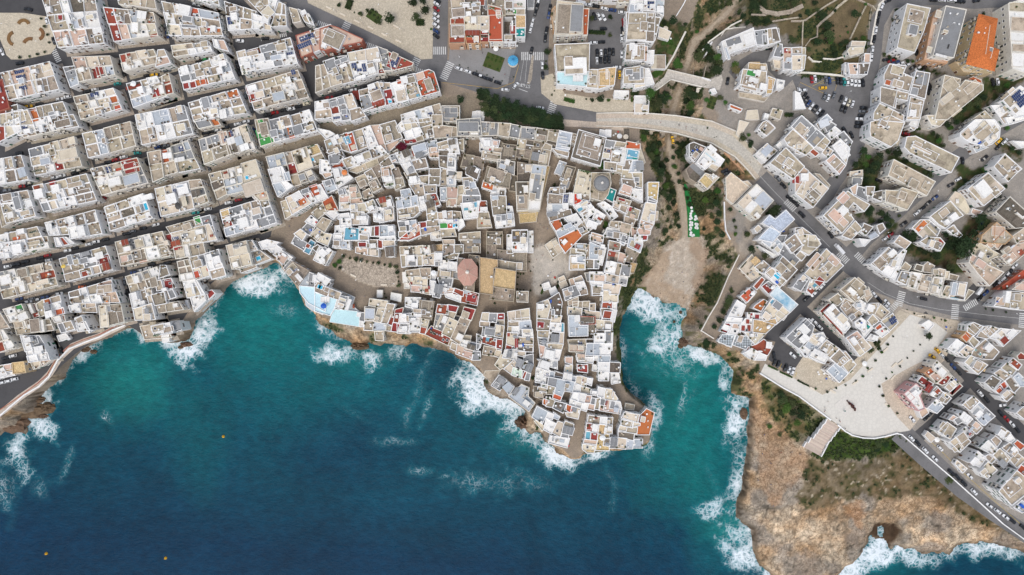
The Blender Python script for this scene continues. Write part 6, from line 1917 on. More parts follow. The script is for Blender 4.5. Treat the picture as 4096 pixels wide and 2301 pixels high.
GROTTO = P('3490,2100 3520,2085 3575,2090 3600,2135 3595,2175 3560,2205 3545,2190 3545,2160 3500,2150 3475,2140')
POOLH = P('3510,2110 3520,2103 3533,2108 3535,2124 3528,2142 3515,2145 3508,2130')
LEDGE = P('2755,640 2750,590 2790,560 2850,590 2895,620 2960,690 2895,705 2880,740 2850,790 2800,750 2765,720')

def dist_poly(X, Y, poly):
    """unsigned distance and inside mask for arrays of points"""
    d2 = np.full(X.shape, 1e12); ins = np.zeros(X.shape, bool)
    for i in range(len(poly)):
        ax, ay = poly[i]; bx, by = poly[(i + 1) % len(poly)]
        ex, ey = bx - ax, by - ay; L = ex * ex + ey * ey + 1e-9
        t = np.clip(((X - ax) * ex + (Y - ay) * ey) / L, 0, 1)
        np.minimum(d2, (X - ax - t * ex) ** 2 + (Y - ay - t * ey) ** 2, out=d2)
        if ay != by:
            ins ^= ((ay > Y) != (by > Y)) & (X < (bx - ax) * (Y - ay) / (by - ay) + ax)
    return np.sqrt(d2), ins
def vnoise(X, Y, size, seed):
    """smooth value noise in -1..1 with cells of the given size"""
    r = np.random.default_rng(seed); g = r.uniform(-1, 1, (256, 256))
    u, v = X / size + 1000.3, Y / size + 1000.7
    iu, iv = np.floor(u).astype(int), np.floor(v).astype(int); fu, fv = u - iu, v - iv
    fu = fu * fu * (3 - 2 * fu); fv = fv * fv * (3 - 2 * fv)
    a = g[iu % 256, iv % 256]; b = g[(iu + 1) % 256, iv % 256]; c = g[iu % 256, (iv + 1) % 256]; d = g[(iu + 1) % 256, (iv + 1) % 256]
    return (a * (1 - fu) + b * fu) * (1 - fv) + (c * (1 - fu) + d * fu) * fv
def fbm(X, Y, size, seed, n=4, gain=.55):
    s = 0; a = 1; t = 0
    for i in range(n): s = s + a * vnoise(X, Y, size / 2 ** i, seed + i * 17); t += a; a *= gain
    return s / t
def W(poly, z=0.0): return [U(x, y, z) for x, y in poly]
def grid_axis(lo, hi, step, far): 
    core = np.arange(lo, hi + step, step)
    side = np.array([8, 20, 45, 90, 180, 400, 900, 2000, 4000.0])
    return np.concatenate([lo - side[::-1], core, hi + side])
STEP = 0.85
gx = grid_axis(-290, 290, STEP, 0); gy = grid_axis(-170, 170, STEP, 0)
GX, GY = np.meshgrid(gx, gy, indexing='ij')
wpoly, ppoly, rpoly, bpoly = W(WATER, SEA_Z), W(PLAT), W(ROCKP, -6), W(BED, -10.5)
gpoly, hpoly, lpoly = W(GROTTO, -11), W(POOLH, -13), W(LEDGE, -4)
# ragged edges: every region is looked up at a point shifted by noise
JX = GX + 1.6 * fbm(GX, GY, 9, 5); JY = GY + 1.6 * fbm(GX, GY, 9, 50)
dW, iW = dist_poly(JX, JY, wpoly)
dP0, iP = dist_poly(GX, GY, ppoly)
dP, _ = dist_poly(GX + 1.5 * fbm(GX, GY, 6, 8), GY + 1.5 * fbm(GX, GY, 6, 58), ppoly)
dR, iR = dist_poly(JX, JY, rpoly)
dB, iB = dist_poly(JX, JY, bpoly)
dG, iG = dist_poly(JX, JY, gpoly)
dH, iH = dist_poly(GX, GY, hpoly)
dL, iL = dist_poly(GX, GY, lpoly)
bedh = np.clip(-12.8 + (GY + 5) / 25.0 * 1.7, -12.95, -10.6) + np.clip((GY - 60) / 100, 0, 1) * 4.4
rk = -6.2 + 1.9 * fbm(GX, GY, 30, 70) + 1.1 * fbm(GX, GY, 9, 75, 4) - .018 * np.clip(-GY - 60, 0, 90)
lv = rk / 1.15 + .35 * fbm(GX, GY, 4, 78); rockh = 1.15 * (np.floor(lv) + np.clip((lv - np.floor(lv) - .5) * 3, 0, 1)) + .45 * np.abs(fbm(GX, GY, 5, 90)) - .5   # ledges
def wgt(d, ins, p=1.7): return np.where(ins, 1e9, 1.0 / np.maximum(d, .05) ** p)
wS = wgt(dW, ~iW, 1.7); wP = wgt(dP, iP); wR = wgt(dR, iR); wB = wgt(dB, iB); wL = wgt(dL, iL)
seab = -13.6 - np.minimum(9, dW * .5)
H = (wS * np.where(iW, -13.4, seab) + wP * 0 + wR * rockh + wB * bedh + wL * -4) / (wS + wP + wR + wB + wL)
free = ~iP & iW
ridge = 1 - np.abs(fbm(GX, GY, 7, 11, 5)) * 2
edge = np.clip(np.minimum(dP, 3) / 3, 0, 1) * np.where(iB, .12, 1) * np.where(iR, .55, 1)
H = np.where(free, H + edge * (1.3 * fbm(GX, GY, 11, 21, 5, .6) + .8 * (ridge - .5)), H)
H = np.where(iG & free, np.minimum(H, -11.5 + 1.6 * fbm(GX, GY, 5, 33) + np.clip(dG, 0, 0)), H)
H = np.where(iG & free & (dG < 2.5), np.minimum(H, rockh * (1 - dG / 2.5) + -10 * dG / 2.5), H)
H = np.where(iH, -16, H)
H = np.where(iP, 0.0, np.where(iW & ~iH, np.minimum(np.maximum(H, -13.2), -0.05), H))
def ground(x, y):
    i = int(np.clip(np.searchsorted(gx, x), 0, len(gx) - 1)); j = int(np.clip(np.searchsorted(gy, y), 0, len(gy) - 1))
    return float(H[i, j])

n8 = fbm(GX, GY, 8, 101, 5, .6); n3 = fbm(GX, GY, 3.2, 131, 4, .65); n30 = fbm(GX, GY, 34, 151, 4, .6); n1 = fbm(GX, GY, 1.9, 171, 2, .7)
# colour of the ground by what covers it, crevice and grotto shade painted in
def zone(poly, z=0.0, jit=True, soft=1.0):
    d, i = dist_poly(JX if jit else GX, JY if jit else GY, W(poly, z))
    if jit: i = np.clip(.75 + (np.where(i, d, -d) + soft * (2.6 * n3 + 3.4 * n8)) / 2.2, 0, 1)
    return d, i
C = np.zeros(GX.shape + (3,)); C[:] = (.36, .30, .235)
def put(mask, col, var=.0, seed=1, size=8.0):
    k = np.asarray(mask, float)
    if k.ndim == 2: k = k[..., None]
    c = np.array(col) * (1 + (var * fbm(GX, GY, size, seed))[..., None] if var else 1)
    C[:] = C * (1 - k) + c * k
put(np.ones(GX.shape), (.27, .22, .17), .25, 3, 10)
EASTSIDE = P('2880,-900 5000,-900 5000,2600 3500,2200 3600,1730 2900,900 3030,720 2900,560 2830,330')
put(zone(EASTSIDE)[1], (.29, .265, .235), .25, 4, 12)
n6 = fbm(GX, GY, 14, 301, 4, .6); warm = np.clip(.5 + 1.6 * n6, 0, 1)[..., None]; greyk = np.clip((fbm(GX, GY, 20, 320) - .02) * 5, 0, 1)[..., None]
rock = (np.array((.60, .49, .355)) * (1 - warm) + np.array((.50, .325, .18)) * warm); rock = rock * (1 - greyk * .7) + np.array((.33, .30, .26)) * greyk * .7
rock = rock * (1 + .60 * n3 + .30 * n8)[..., None]
crev = np.clip(1 - np.abs(fbm(GX, GY, 8, 340, 4, .6)) / .07, 0, 1); crev2 = np.clip(1 - np.abs(fbm(GX, GY, 3.4, 360, 3, .6)) / .06, 0, 1)  # crevice shade painted into the rock colour, standing in for relief
crev3 = np.clip(1 - np.abs(fbm(GX * .6, GY * 1.3, 17, 380, 5, .6)) / .05, 0, 1); rock = rock * (1 + .35 * fbm(GX, GY, 24, 390, 4) - .6 * crev3)[..., None]
rock = rock * (1 - .70 * crev - .45 * crev2 * (1 - crev))[..., None]
ins_land = iW & ~iP
C[ins_land] = rock[ins_land]
nearw = np.clip(1 - dW / (3.6 + 3.0 * n8), 0, 1) * (H < -7)
put(ins_land * nearw, (.085, .06, .04), .4, 6, 3)
rockmask = ins_land.astype(float)
# scrub on the banks of the ravine
bank = ins_land & ~iB & (GX > 30) & (GX < 135) & (GY > -60)
put(bank * np.clip((n8 + .16 + .6 * n3) * 4, 0, 1), (.055, .065, .027), .5, 8, 3)
put(bank * np.clip((n3 - .12) * 4, 0, 1) * .8, (.15, .135, .06), .4, 9, 3)
put(iB, (.44, .365, .28), .22, 12, 4)
put(iB & (dB < 1.3) , (.30, .24, .17), .3, 13, 3)
BEACH = P('2603,1165 2570,1145 2620,1060 2650,1000 2715,956 2796,952 2822,1000 2812,1090 2782,1160 2752,1240 2700,1225')
put(zone(BEACH, -12)[1] * 1.0, (.46, .395, .32), .25, 14, 3)
put(zone(BEACH, -12)[1] * np.clip((n1 - .3) * 5, 0, 1) * .5, (.66, .60, .52), .1, 14, 3)
put(zone(P('2570,1145 2640,1010 2680,1010 2640,1120 2760,1190 2735,1236 2603,1168'), -12)[1] * .45, (.36, .235, .13), .2, 15, 6)
put(zone(P('2760,960 2822,1000 2812,1090 2782,1160 2780,1080'), -12)[1] * .55, (.33, .215, .13), .25, 15, 6)
# headland: soil, grass and dry scrub above the bare rock
soil = P('3010,1650 3060,1700 3200,1790 3250,1830 3240,1900 3150,1960 3110,2040 3060,1960 3040,1820')
put(zone(soil, -5)[1] * np.clip(.7 + n8, 0, 1) * ins_land, (.42, .28, .175), .3, 16, 7)
gr1 = P('3060,1530 3041,1495 3196,1586 3319,1678 3250,1760 3200,1790 3170,1740 3110,1680 3070,1640')
put(zone(gr1, -3)[1] * ins_land * np.clip(.85 + n3, 0, 1), (.050, .072, .020), .7, 18, 4)
put(zone(gr1, -3)[1] * ins_land * np.clip((n8 - .1) * 4, 0, 1), (.15, .115, .055), .4, 18, 4)
gr2 = P('3260,1830 3351,1701 3407,1741 3494,1753 3584,1733 3611,1741 3640,1790 3560,1835 3400,1845 3290,1850')
put(zone(gr2, -3)[1] * ins_land, (.052, .085, .020), .6, 19, 4)
dry = P('3250,1840 3300,1850 3450,1860 3640,1800 3810,1935 4009,2110 4096,2165 3900,2080 3760,2010 3640,1985 3560,2000 3480,1990 3380,2010 3350,2040 3250,2050 3200,1990 3230,1920')
put(zone(dry, -4)[1] * ins_land * np.clip(.9 + .6 * n3, 0, 1), (.115, .088, .046), .5, 20, 5)
put(zone(dry, -4)[1] * ins_land * np.clip((n3 - .05) * 3, 0, 1), (.075, .075, .032), .5, 22, 4)
put(zone(dry, -4)[1] * ins_land * np.clip((n1 - .45) * 5, 0, 1), (.50, .43, .32), .2, 22, 4)
put(zone(P('3370,2020 3430,2010 3460,2060 3440,2100 3380,2060'), -8)[1] * ins_land * .6, (.46, .25, .12), .2, 23, 5)
put(zone(GROTTO, -10)[1] * 1.0, (.07, .045, .028), .5, 25, 3)  # shade of the cave hollow painted as dark brown
cliffy = P('1290,1290 1443,1307 1600,1340 1751,1370 1850,1445 1840,1440 1700,1380 1550,1370 1400,1340')
put(zone(cliffy, -8)[1] * ins_land * np.clip((n8 + .05) * 4, 0, 1), (.075, .085, .035), .4, 27, 3)
put((ins_land & (GX > 38) & (GX < 75) & (GY > -90) & (GY < 0)) * np.clip((n8 + .2) * 4, 0, 1), (.07, .085, .03), .5, 28, 3)
# fields and gardens on the level ground
FIELD = P('2975,50 2985,-20 3050,-300 3520,-300 3500,20 3480,60 3470,200 3450,300 3250,305 3215,300 3215,190 3120,130 3110,95 3050,100 2961,95')
_, iF = zone(FIELD)
put(iF, (.145, .115, .062), .45, 30, 7)
put(iF * np.clip((n8 + .02) * 4, 0, 1), (.066, .076, .028), .5, 31, 4)
put(zone(P('2960,90 2975,0 2985,-40 3210,-40 3200,20 3120,70 3060,85'))[1] * np.clip(.7 + n8, 0, 1), (.055, .066, .028), .6, 32, 4)
put(zone(P('3390,170 3440,0 3400,20 3330,60 3330,150'))[1] * .8, (.17, .125, .075), .3, 33, 4)
for g in ('3860,960 3960,860 3970,960 3910,1090 3800,1080 3700,1060 3620,1010 3640,960 3760,1000', '3400,620 3530,640 3510,760 3470,770 3410,700', '3580,480 3760,560 3720,600 3600,570', '3560,620 3740,670 3720,720 3560,650', '3820,640 4000,700 3990,790 3830,760',
          '3830,400 4000,280 4096,270 4096,330 3960,420 3880,500 3790,470', '3430,860 3580,900 3560,930 3450,880', '4060,200 4096,180 4096,300 4030,330', '3860,860 3980,900 3960,980 3850,930', '2640,80 2720,100 2730,140 2650,300 2630,250', '3690,270 3800,290 3790,310 3700,300', '4000,560 4096,600 4096,640 4010,610'):
    k = zone(P(g))[1]
    put(k * iP, (.10, .078, .042), .5, 35, 4); put(k * iP * np.clip((n3 + .2) * 4, 0, 1), (.045, .062, .022), .5, 36, 3)
PLAZA_OLD = P('1372,1030 1590,1068 1592,1150 1510,1150 1430,1125 1350,1070')
put(zone(PLAZA_OLD, 0, False)[1], (.47, .40, .31), .12, 37, 8)
put(zone(P('2125,985 2190,975 2290,1050 2280,1100 2250,1130 2160,1180 2130,1140'))[1], (.45, .41, .355), .2, 38, 4)
put(zone(P('2100,1190 2500,1100 2480,1060 2330,1075 2200,1190'))[1] * .3, (.28, .25, .21), .2, 38, 4)
put(zone(P('3050,700 3600,1240 3560,1400 3300,1560 3060,1450 3200,1300 2960,1000'))[1] * .5, (.40, .34, .27), .15, 39, 5)

n = GX.size; NX, NY = GX.shape
idx = np.arange(n).reshape(NX, NY)
quads = np.stack([idx[:-1, :-1], idx[1:, :-1], idx[1:, 1:], idx[:-1, 1:]], -1).reshape(-1, 4)
def fast_grid(name, X, Y, Z, quads):
    me = bpy.data.meshes.new(name)
    me.vertices.add(X.size); me.vertices.foreach_set('co', np.stack([X.ravel(), Y.ravel(), Z.ravel()], -1).ravel().astype(np.float32))
    me.loops.add(quads.size); me.loops.foreach_set('vertex_index', quads.ravel().astype(np.int32))
    me.polygons.add(len(quads)); me.polygons.foreach_set('loop_start', (np.arange(len(quads)) * 4).astype(np.int32))
    me.update(calc_edges=True); me.validate()
    return me
me = fast_grid('ground', GX, GY, H, quads)
ca = me.color_attributes.new('ground_cover', 'FLOAT_COLOR', 'POINT')
ca.data.foreach_set('color', np.concatenate([np.clip(C, .005, .9), (ins_land * np.clip((C[..., 0] - .2) * 6, 0, 1) * (1 - .85 * iB))[..., None]], -1).ravel().astype(np.float32))
m, t, b = nt('earth_and_rock')
at = N(t, 'ShaderNodeAttribute', attribute_name='ground_cover'); g = t.nodes.new('ShaderNodeNewGeometry')
a1 = N(t, 'ShaderNodeTexNoise', Scale=1.6, Detail=8.0, Roughness=.75); t.links.new(g.outputs['Position'], a1.inputs['Vector'])
a2 = N(t, 'ShaderNodeTexNoise', Scale=.45, Detail=6.0, Roughness=.6); t.links.new(g.outputs['Position'], a2.inputs['Vector'])
c = mix(t, at.outputs['Color'], (.30, .27, .24, 1), ramp(t, a1.outputs['Fac'], .50, .80), 'MULTIPLY')
c = mix(t, c, (1.5, 1.45, 1.4, 1), ramp(t, a2.outputs['Fac'], .48, .95), 'MULTIPLY')
wpn = N(t, 'ShaderNodeTexNoise', Scale=.5, Detail=4.0); t.links.new(g.outputs['Position'], wpn.inputs['Vector'])
wv_ = t.nodes.new('ShaderNodeVectorMath'); wv_.operation = 'MULTIPLY_ADD'; t.links.new(wpn.outputs['Color'], wv_.inputs[0]); wv_.inputs[1].default_value = (4, 4, 4); t.links.new(g.outputs['Position'], wv_.inputs[2])
ck = N(t, 'ShaderNodeTexVoronoi', Scale=.34); ck.feature = 'DISTANCE_TO_EDGE'; t.links.new(wv_.outputs[0], ck.inputs['Vector'])
ck2 = N(t, 'ShaderNodeTexVoronoi', Scale=.95); ck2.feature = 'DISTANCE_TO_EDGE'; t.links.new(wv_.outputs[0], ck2.inputs['Vector'])
mn = t.nodes.new('ShaderNodeMath'); mn.operation = 'MINIMUM'; t.links.new(ck.outputs['Distance'], mn.inputs[0]); t.links.new(ck2.outputs['Distance'], mn.inputs[1])
iv = t.nodes.new('ShaderNodeMath'); iv.operation = 'SUBTRACT'; iv.inputs[0].default_value = 1; t.links.new(ramp(t, mn.outputs[0], .0, .07), iv.inputs[1])
mk = t.nodes.new('ShaderNodeMath'); mk.operation = 'MULTIPLY'; t.links.new(iv.outputs[0], mk.inputs[0]); t.links.new(at.outputs['Alpha'], mk.inputs[1])
c = mix(t, c, (.36, .31, .27, 1), mk.outputs[0], 'MULTIPLY')  # finer crevice shade, multiplied into the rock colour as dark cracks
t.links.new(c, b.inputs['Base Color']); b.inputs['Roughness'].default_value = .95; b.inputs['Specular IOR Level'].default_value = .1
bp = N(t, 'ShaderNodeBump', Strength=.5, Distance=.5); t.links.new(a1.outputs['Fac'], bp.inputs['Height']); t.links.new(bp.outputs[0], b.inputs['Normal'])
me.materials.append(m)
tag(link('ground', me), kind='structure')

# ------------------------------------------------------------ sea
sx = grid_axis(-290, 290, 1.0, 0); sy = grid_axis(-175, 130, 1.0, 0)
SX, SY = np.meshgrid(sx, sy, indexing='ij')
dWs, iWs = dist_poly(SX, SY, wpoly)
dWs = np.where(iWs, 0, dWs)
q1 = fbm(SX, SY, 14, 201, 5, .6); q2 = fbm(SX, SY, 5, 221, 4, .65); q3 = fbm(SX, SY, 60, 241, 3)
ux, uy = SX / PX / 1.59 * (HC / (HC - SEA_Z)) + 1288, 723.5 - SY / PX / 1.59 * (HC / (HC - SEA_Z))     # where the photograph shows each point, for the tint map
FO = np.zeros(SX.shape)
for x, y, rx, ry, a, s in ((640,712,56,34,0,1),(505,842,42,62,18,1),(478,885,44,30,0,1),(235,870,30,20,-30,.7),(40,1135,40,42,0,.9),(60,1182,26,34,0,.65),(112,1015,46,26,-40,.95),(95,1070,45,26,30,.8),(700,690,30,20,0,.5),
    (735,700,30,30,0,.4),(860,888,66,30,0,.95),(930,895,40,30,20,.95),(1000,890,40,24,0,.75),(1160,955,46,40,40,.85),(1190,985,55,50,40,1),(1235,1015,36,26,20,.9),(1330,1080,70,38,42,1),(1290,1065,36,36,0,.85),(1395,1135,52,34,30,.95),
    (1180,1212,90,30,0,.22),(1290,1215,90,36,0,.22),(1060,1185,44,14,0,.3),(1640,1060,24,54,0,.62),(1600,990,16,60,-30,.35),(1635,1120,20,40,20,.4),(1640,775,86,42,28,1),(1600,760,40,34,0,1),(1690,845,56,58,40,.95),(1760,890,76,26,22,1),
    (1715,800,40,34,0,.9),(1822,955,16,52,0,.8),(1852,1050,34,62,0,1),(1852,1112,24,40,0,.6),(1836,1000,24,26,0,.6),(1800,1290,44,34,-30,.6),(1842,1340,48,44,45,.8),(1880,1405,44,44,50,1),(1855,1240,16,60,0,.55),(2190,1390,60,44,-25,1),(2240,1342,22,26,0,.9),
    (2330,1412,60,26,0,.8),(2150,1432,44,22,0,.85),(2214,1362,18,30,0,1),(2212,1325,10,12,0,1),(2430,1385,70,12,0,.5),(2540,1395,40,12,0,.4),(720,782,40,20,0,.22),(262,1052,14,8,0,.55),(1000,1112,60,10,0,.2),(1075,1020,10,50,20,.25),(1710,900,60,50,0,.4),(1640,860,20,14,0,.5),
    (1715,1010,8,60,15,.36),(10,1220,40,40,0,.35),(1560,880,14,40,0,.4),(890,1040,60,10,30,.12),(100,1230,30,40,0,.25),(170,1170,14,50,20,.35),(1120,1200,20,8,0,.4),(820,1110,120,40,0,.04)):
    a = R(a); dx, dy = ux - x, uy - y
    r = np.sqrt(((dx * math.cos(a) + dy * math.sin(a)) / rx) ** 2 + ((-dx * math.sin(a) + dy * math.cos(a)) / ry) ** 2)
    FO = np.maximum(FO, s * np.clip(1.12 - .85 * r + .7 * q1 + .5 * q2, 0, 1))
for tr_, s in (('1085,880 1062,935 1058,984 1028,1045 1024,1080', .50), ('942,928 925,955 900,990', .4), ('1128,1211 1142,1198 1163,1239', .5), ('1163,1232 1204,1225 1260,1222 1301,1212 1308,1184', .5), ('1031,1184 1075,1180 1121,1197', .45), ('1516,1177 1532,1195 1540,1225 1533,1280', .5), ('1744,983 1730,1010 1703,1066', .5),
    ('1190,1150 1215,1160 1240,1120 1290,1110', .4), ('262,1040 262,1052 272,1056', .6), ('700,735 735,760 760,800', .4), ('300,910 340,900 370,915', .4), ('900,1060 960,1075 1000,1112', .3), ('1560,890 1575,960 1600,1010', .45), ('20,1200 40,1260 30,1330', .4), ('150,1150 175,1210 180,1290', .35), ('2040,1400 2100,1440 2120,1400', .4), ('1780,1180 1800,1230 1790,1300', .45)):
    q_ = P(tr_); a_ = ux + 12 * q1 + 5 * q2; b_ = uy + 10 * q2 + 6 * q1; dd = np.full(SX.shape, 1e9)
    for k in range(len(q_) - 1):
        (x0, y0), (x1, y1) = q_[k], q_[k + 1]; ex, ey = x1 - x0, y1 - y0; tt = np.clip(((a_ - x0) * ex + (b_ - y0) * ey) / (ex * ex + ey * ey), 0, 1); dd = np.minimum(dd, np.hypot(a_ - x0 - tt * ex, b_ - y0 - tt * ey))
    FO = np.maximum(FO, (s - .34) * np.clip(1.1 - dd / 16 + .6 * q2, 0, 1))
calm = np.clip(1 - np.abs(ux - 1620) / 90, 0, 1) * (uy < 1150) * (uy > 800)
expo = np.clip(1.0 - np.abs(ux - 1290) / 260, 0, 1) * (uy > 850) + .55 * np.clip(1 - np.abs(ux - 1850) / 90, 0, 1) * (uy > 900) + .3 * (ux > 2050)
surfline = np.clip(1.15 - dWs / (4.0 + 6.5 * np.clip(expo, 0, 1) + 5 * q1), 0, 1) * np.clip(.50 + .45 * np.clip(expo, 0, 1) + .8 * q3 + .9 * q1 - 1.3 * calm, 0, 1)
FO = np.clip(np.maximum(FO, surfline) * (1 + .25 * q1), 0, 1)
deep = np.array((.001, .026, .064)); mid = np.array((.001, .070, .100)); teal = np.array((.003, .135, .135)); pale = np.array((.009, .18, .17))
T = np.zeros(SX.shape + (3,)); T[:] = mid
def tput(k, c): T[:] = T * (1 - k[..., None]) + np.array(c) * k[..., None]
gdown = np.clip((uy - 950 - .10 * (ux - 600) + 60 * q3) / 430, 0, 1); tput(gdown * .95, deep)
def blob(x, y, rx, ry, k, c, a=0):
    a = R(a); dx, dy = ux - x, uy - y
    r = np.sqrt(((dx * math.cos(a) + dy * math.sin(a)) / rx) ** 2 + ((-dx * math.sin(a) + dy * math.cos(a)) / ry) ** 2) + .25 * q1
    tput(np.clip(1.15 - r, 0, 1) ** .8 * k, c)
blob(330, 950, 110, 105, .75, pale); blob(330, 950, 180, 150, .5, teal); blob(640, 790, 170, 150, .9, teal); blob(760, 930, 230, 160, .35, teal)
blob(1735, 1000, 170, 330, 1, teal); blob(1700, 880, 120, 110, .7, pale); blob(1800, 1320, 90, 180, .4, teal); blob(1840, 1330, 60, 60, .6, pale); blob(1330, 1090, 100, 70, .5, teal); blob(900, 900, 120, 50, .5, teal)
blob(2200, 1420, 140, 60, .5, teal); blob(880, 1120, 200, 110, .55, deep); blob(240, 1150, 160, 120, .35, (.001, .045, .08)); blob(60, 1400, 200, 200, .6, deep); blob(1150, 930, 200, 60, .4, deep); blob(500, 1100, 90, 160, .25, teal)
tput(np.clip(FO * 1.4, 0, 1) * .62, (.02, .24, .28))
T *= .86; T *= (1 + .22 * fbm(SX, SY, 32, 281, 4) + .16 * q2 + .14 * q1)[..., None]
SZ = SEA_Z + .22 * fbm(SX, SY, 9, 261, 4, .6) + .3 * FO * q2 * np.clip(dWs, 0, 1)
idx = np.arange(SX.size).reshape(SX.shape)
sq = np.stack([idx[:-1, :-1], idx[1:, :-1], idx[1:, 1:], idx[:-1, 1:]], -1).reshape(-1, 4)
me = fast_grid('sea', SX, SY, SZ, sq)
ca = me.color_attributes.new('water_tint', 'FLOAT_COLOR', 'POINT')
ca.data.foreach_set('color', np.concatenate([np.clip(T, 0, 1), FO[..., None]], -1).ravel().astype(np.float32))
m, t, b = nt('sea_water')
at = N(t, 'ShaderNodeAttribute', attribute_name='water_tint'); g = t.nodes.new('ShaderNodeNewGeometry')
def warp(scale, amt):
    w = N(t, 'ShaderNodeTexNoise', Scale=scale, Detail=3.0); t.links.new(g.outputs['Position'], w.inputs['Vector'])
    v = t.nodes.new('ShaderNodeVectorMath'); v.operation = 'MULTIPLY_ADD'; t.links.new(w.outputs['Color'], v.inputs[0]); v.inputs[1].default_value = (amt, amt, amt); t.links.new(g.outputs['Position'], v.inputs[2]); return v.outputs[0]
vv = N(t, 'ShaderNodeTexVoronoi', Scale=.42); vv.feature = 'DISTANCE_TO_EDGE'; t.links.new(warp(.35, 4.5), vv.inputs['Vector'])
v2 = N(t, 'ShaderNodeTexVoronoi', Scale=1.15); v2.feature = 'DISTANCE_TO_EDGE'; t.links.new(warp(.8, 2.2), v2.inputs['Vector'])
fn = N(t, 'ShaderNodeTexNoise', Scale=.55, Detail=9.0, Roughness=.75); t.links.new(warp(.3, 3.0), fn.inputs['Vector'])
def M2(op, a, b_=None):
    x = t.nodes.new('ShaderNodeMath'); x.operation = op
    for i, v in enumerate((a, b_)):
        if v is None: continue
        if hasattr(v, 'is_output'): t.links.new(v, x.inputs[i])
        else: x.inputs[i].default_value = v
    return x.outputs[0]
F_ = at.outputs['Alpha']
v3 = N(t, 'ShaderNodeTexVoronoi', Scale=.19); v3.feature = 'DISTANCE_TO_EDGE'; t.links.new(warp(.16, 9.0), v3.inputs['Vector'])
lace = M2('SUBTRACT', 1.0, M2('MINIMUM', M2('MINIMUM', M2('MULTIPLY', vv.outputs['Distance'], 3.6), M2('MULTIPLY', v3.outputs['Distance'], 3.0)), M2('ADD', M2('MULTIPLY', v2.outputs['Distance'], 5.0), .25)))
s_ = M2('ADD', M2('MULTIPLY', lace, .72), M2('MULTIPLY', fn.outputs['Fac'], .68))
s_ = M2('ADD', s_, M2('MULTIPLY', F_, .71))
ff = ramp(t, s_, 1.06, 1.66)
ff = M2('MULTIPLY', ff, ramp(t, F_, .02, .30))
mp = t.nodes.new('ShaderNodeMapping'); mp.inputs['Rotation'].default_value = (0, 0, R(24)); mp.inputs['Scale'].default_value = (.6, 1.05, 1); t.links.new(g.outputs['Position'], mp.inputs['Vector'])
w1 = N(t, 'ShaderNodeTexNoise', Scale=.3, Detail=8.0, Roughness=.72); t.links.new(mp.outputs[0], w1.inputs['Vector'])
tint = mix(t, at.outputs['Color'], (1.9, 1.85, 1.7, 1), ramp(t, w1.outputs['Fac'], .40, .85), 'MULTIPLY')
caps = ramp(t, fn.outputs['Fac'], .76, .90)
c = mix(t, tint, (.78, .84, .88, 1), M2('MAXIMUM', M2('MULTIPLY', ff, .95), M2('MULTIPLY', caps, .3)))
t.links.new(c, b.inputs['Base Color'])
rr = M2('ADD', M2('MULTIPLY', ff, .5), .35); t.links.new(rr, b.inputs['Roughness']); b.inputs['IOR'].default_value = 1.33; b.inputs['Specular IOR Level'].default_value = .16
wv = N(t, 'ShaderNodeTexNoise', Scale=.8, Detail=6.0, Roughness=.65); t.links.new(mp.outputs[0], wv.inputs['Vector'])
bp = N(t, 'ShaderNodeBump', Strength=.6, Distance=.8); t.links.new(M2('ADD', wv.outputs['Fac'], M2('MULTIPLY', ff, .5)), bp.inputs['Height']); t.links.new(bp.outputs[0], b.inputs['Normal'])
me.materials.append(m)
tag(link('sea', me), kind='structure')
# ------------------------------------------------------------ roads and pavements
def sheet(name, poly, z, mat, thick=0.0):
    mb = MB(); p = ccw(poly); c = cen(p); p = [(x - c[0], y - c[1]) for x, y in p]
    mb.prism(p, z - max(thick, .003), z)
    return tag(mb.obj(name, mat, None, (c[0], c[1], 0)), kind='structure')
ASPH = surf('asphalt', (.082, .080, .082), .5, (.050, .048, .050), .06, .06, fine=.12)
ASPHO = surf('old_grey_asphalt', (.17, .165, .165), .5, (.10, .098, .096), .08, .06, fine=.12)
LIME = surf('limestone_paving', (.53, .455, .36), .4, (.40, .32, .24), .12, .04, pave=.55, joint=.72)
LIMED = surf('worn_street_paving', (.28, .225, .17), .45, (.17, .135, .10), .15, .05, pave=.5, joint=.6)
WHITEP = surf('white_plaza_paving', (.65, .615, .56), .3, (.50, .46, .40), .16, .03, pave=2.0, joint=.88, fine=.05)
PAVE = surf('pavement_slabs', (.40, .345, .28), .4, (.24, .20, .16), .3, .1, pave=.6)
PAINT = surf('road_paint', (.66, .66, .64), .5, (.30, .30, .30), 1.5, .03)
YPAINT = surf('yellow_road_paint', (.62, .42, .06), .4, (.3, .22, .08), 1.5, .03)
def ribbon(pts, w, z=0.0):
    L = [Vector(p) for p in pts]; a = []; b_ = []
    for i, p in enumerate(L):
        d = (L[min(i + 1, len(L) - 1)] - L[max(i - 1, 0)]).normalized(); nrm = Vector((-d.y, d.x)); ww = w[i] if isinstance(w, (list, tuple)) else w
        a.append(tuple(p + nrm * ww / 2)); b_.append(tuple(p - nrm * ww / 2))
    return a + b_[::-1]
def WD(s): return [U(x * 1.59, y * 1.59) for x, y in P(s)]
def kerbed(name, poly, mat=None, h=.13): return sheet(name, poly, h, mat or PAVE, h + .05)
sheet('street_asphalt', WD('-80,-200 740,-200 720,10 850,60 1000,130 1105,172 1112,235 1045,262 950,290 830,330 760,355 690,385 650,398 690,500 703,588 665,603 640,645 600,640 560,690 500,740 470,790 440,835 360,842 325,820 255,845 190,890 150,925 100,975 50,1012 -10,1050 -60,1085'), .02, ASPH)
sheet('stone_street', ribbon(WD('-60,592 150,535 300,493 420,462 545,428 640,402 760,352 870,312 1000,283 1120,242'), 9.5), .045, LIMED)
sheet('stone_street', ribbon(WD('655,398 690,470 708,560 700,600'), 8.5), .05, LIMED)
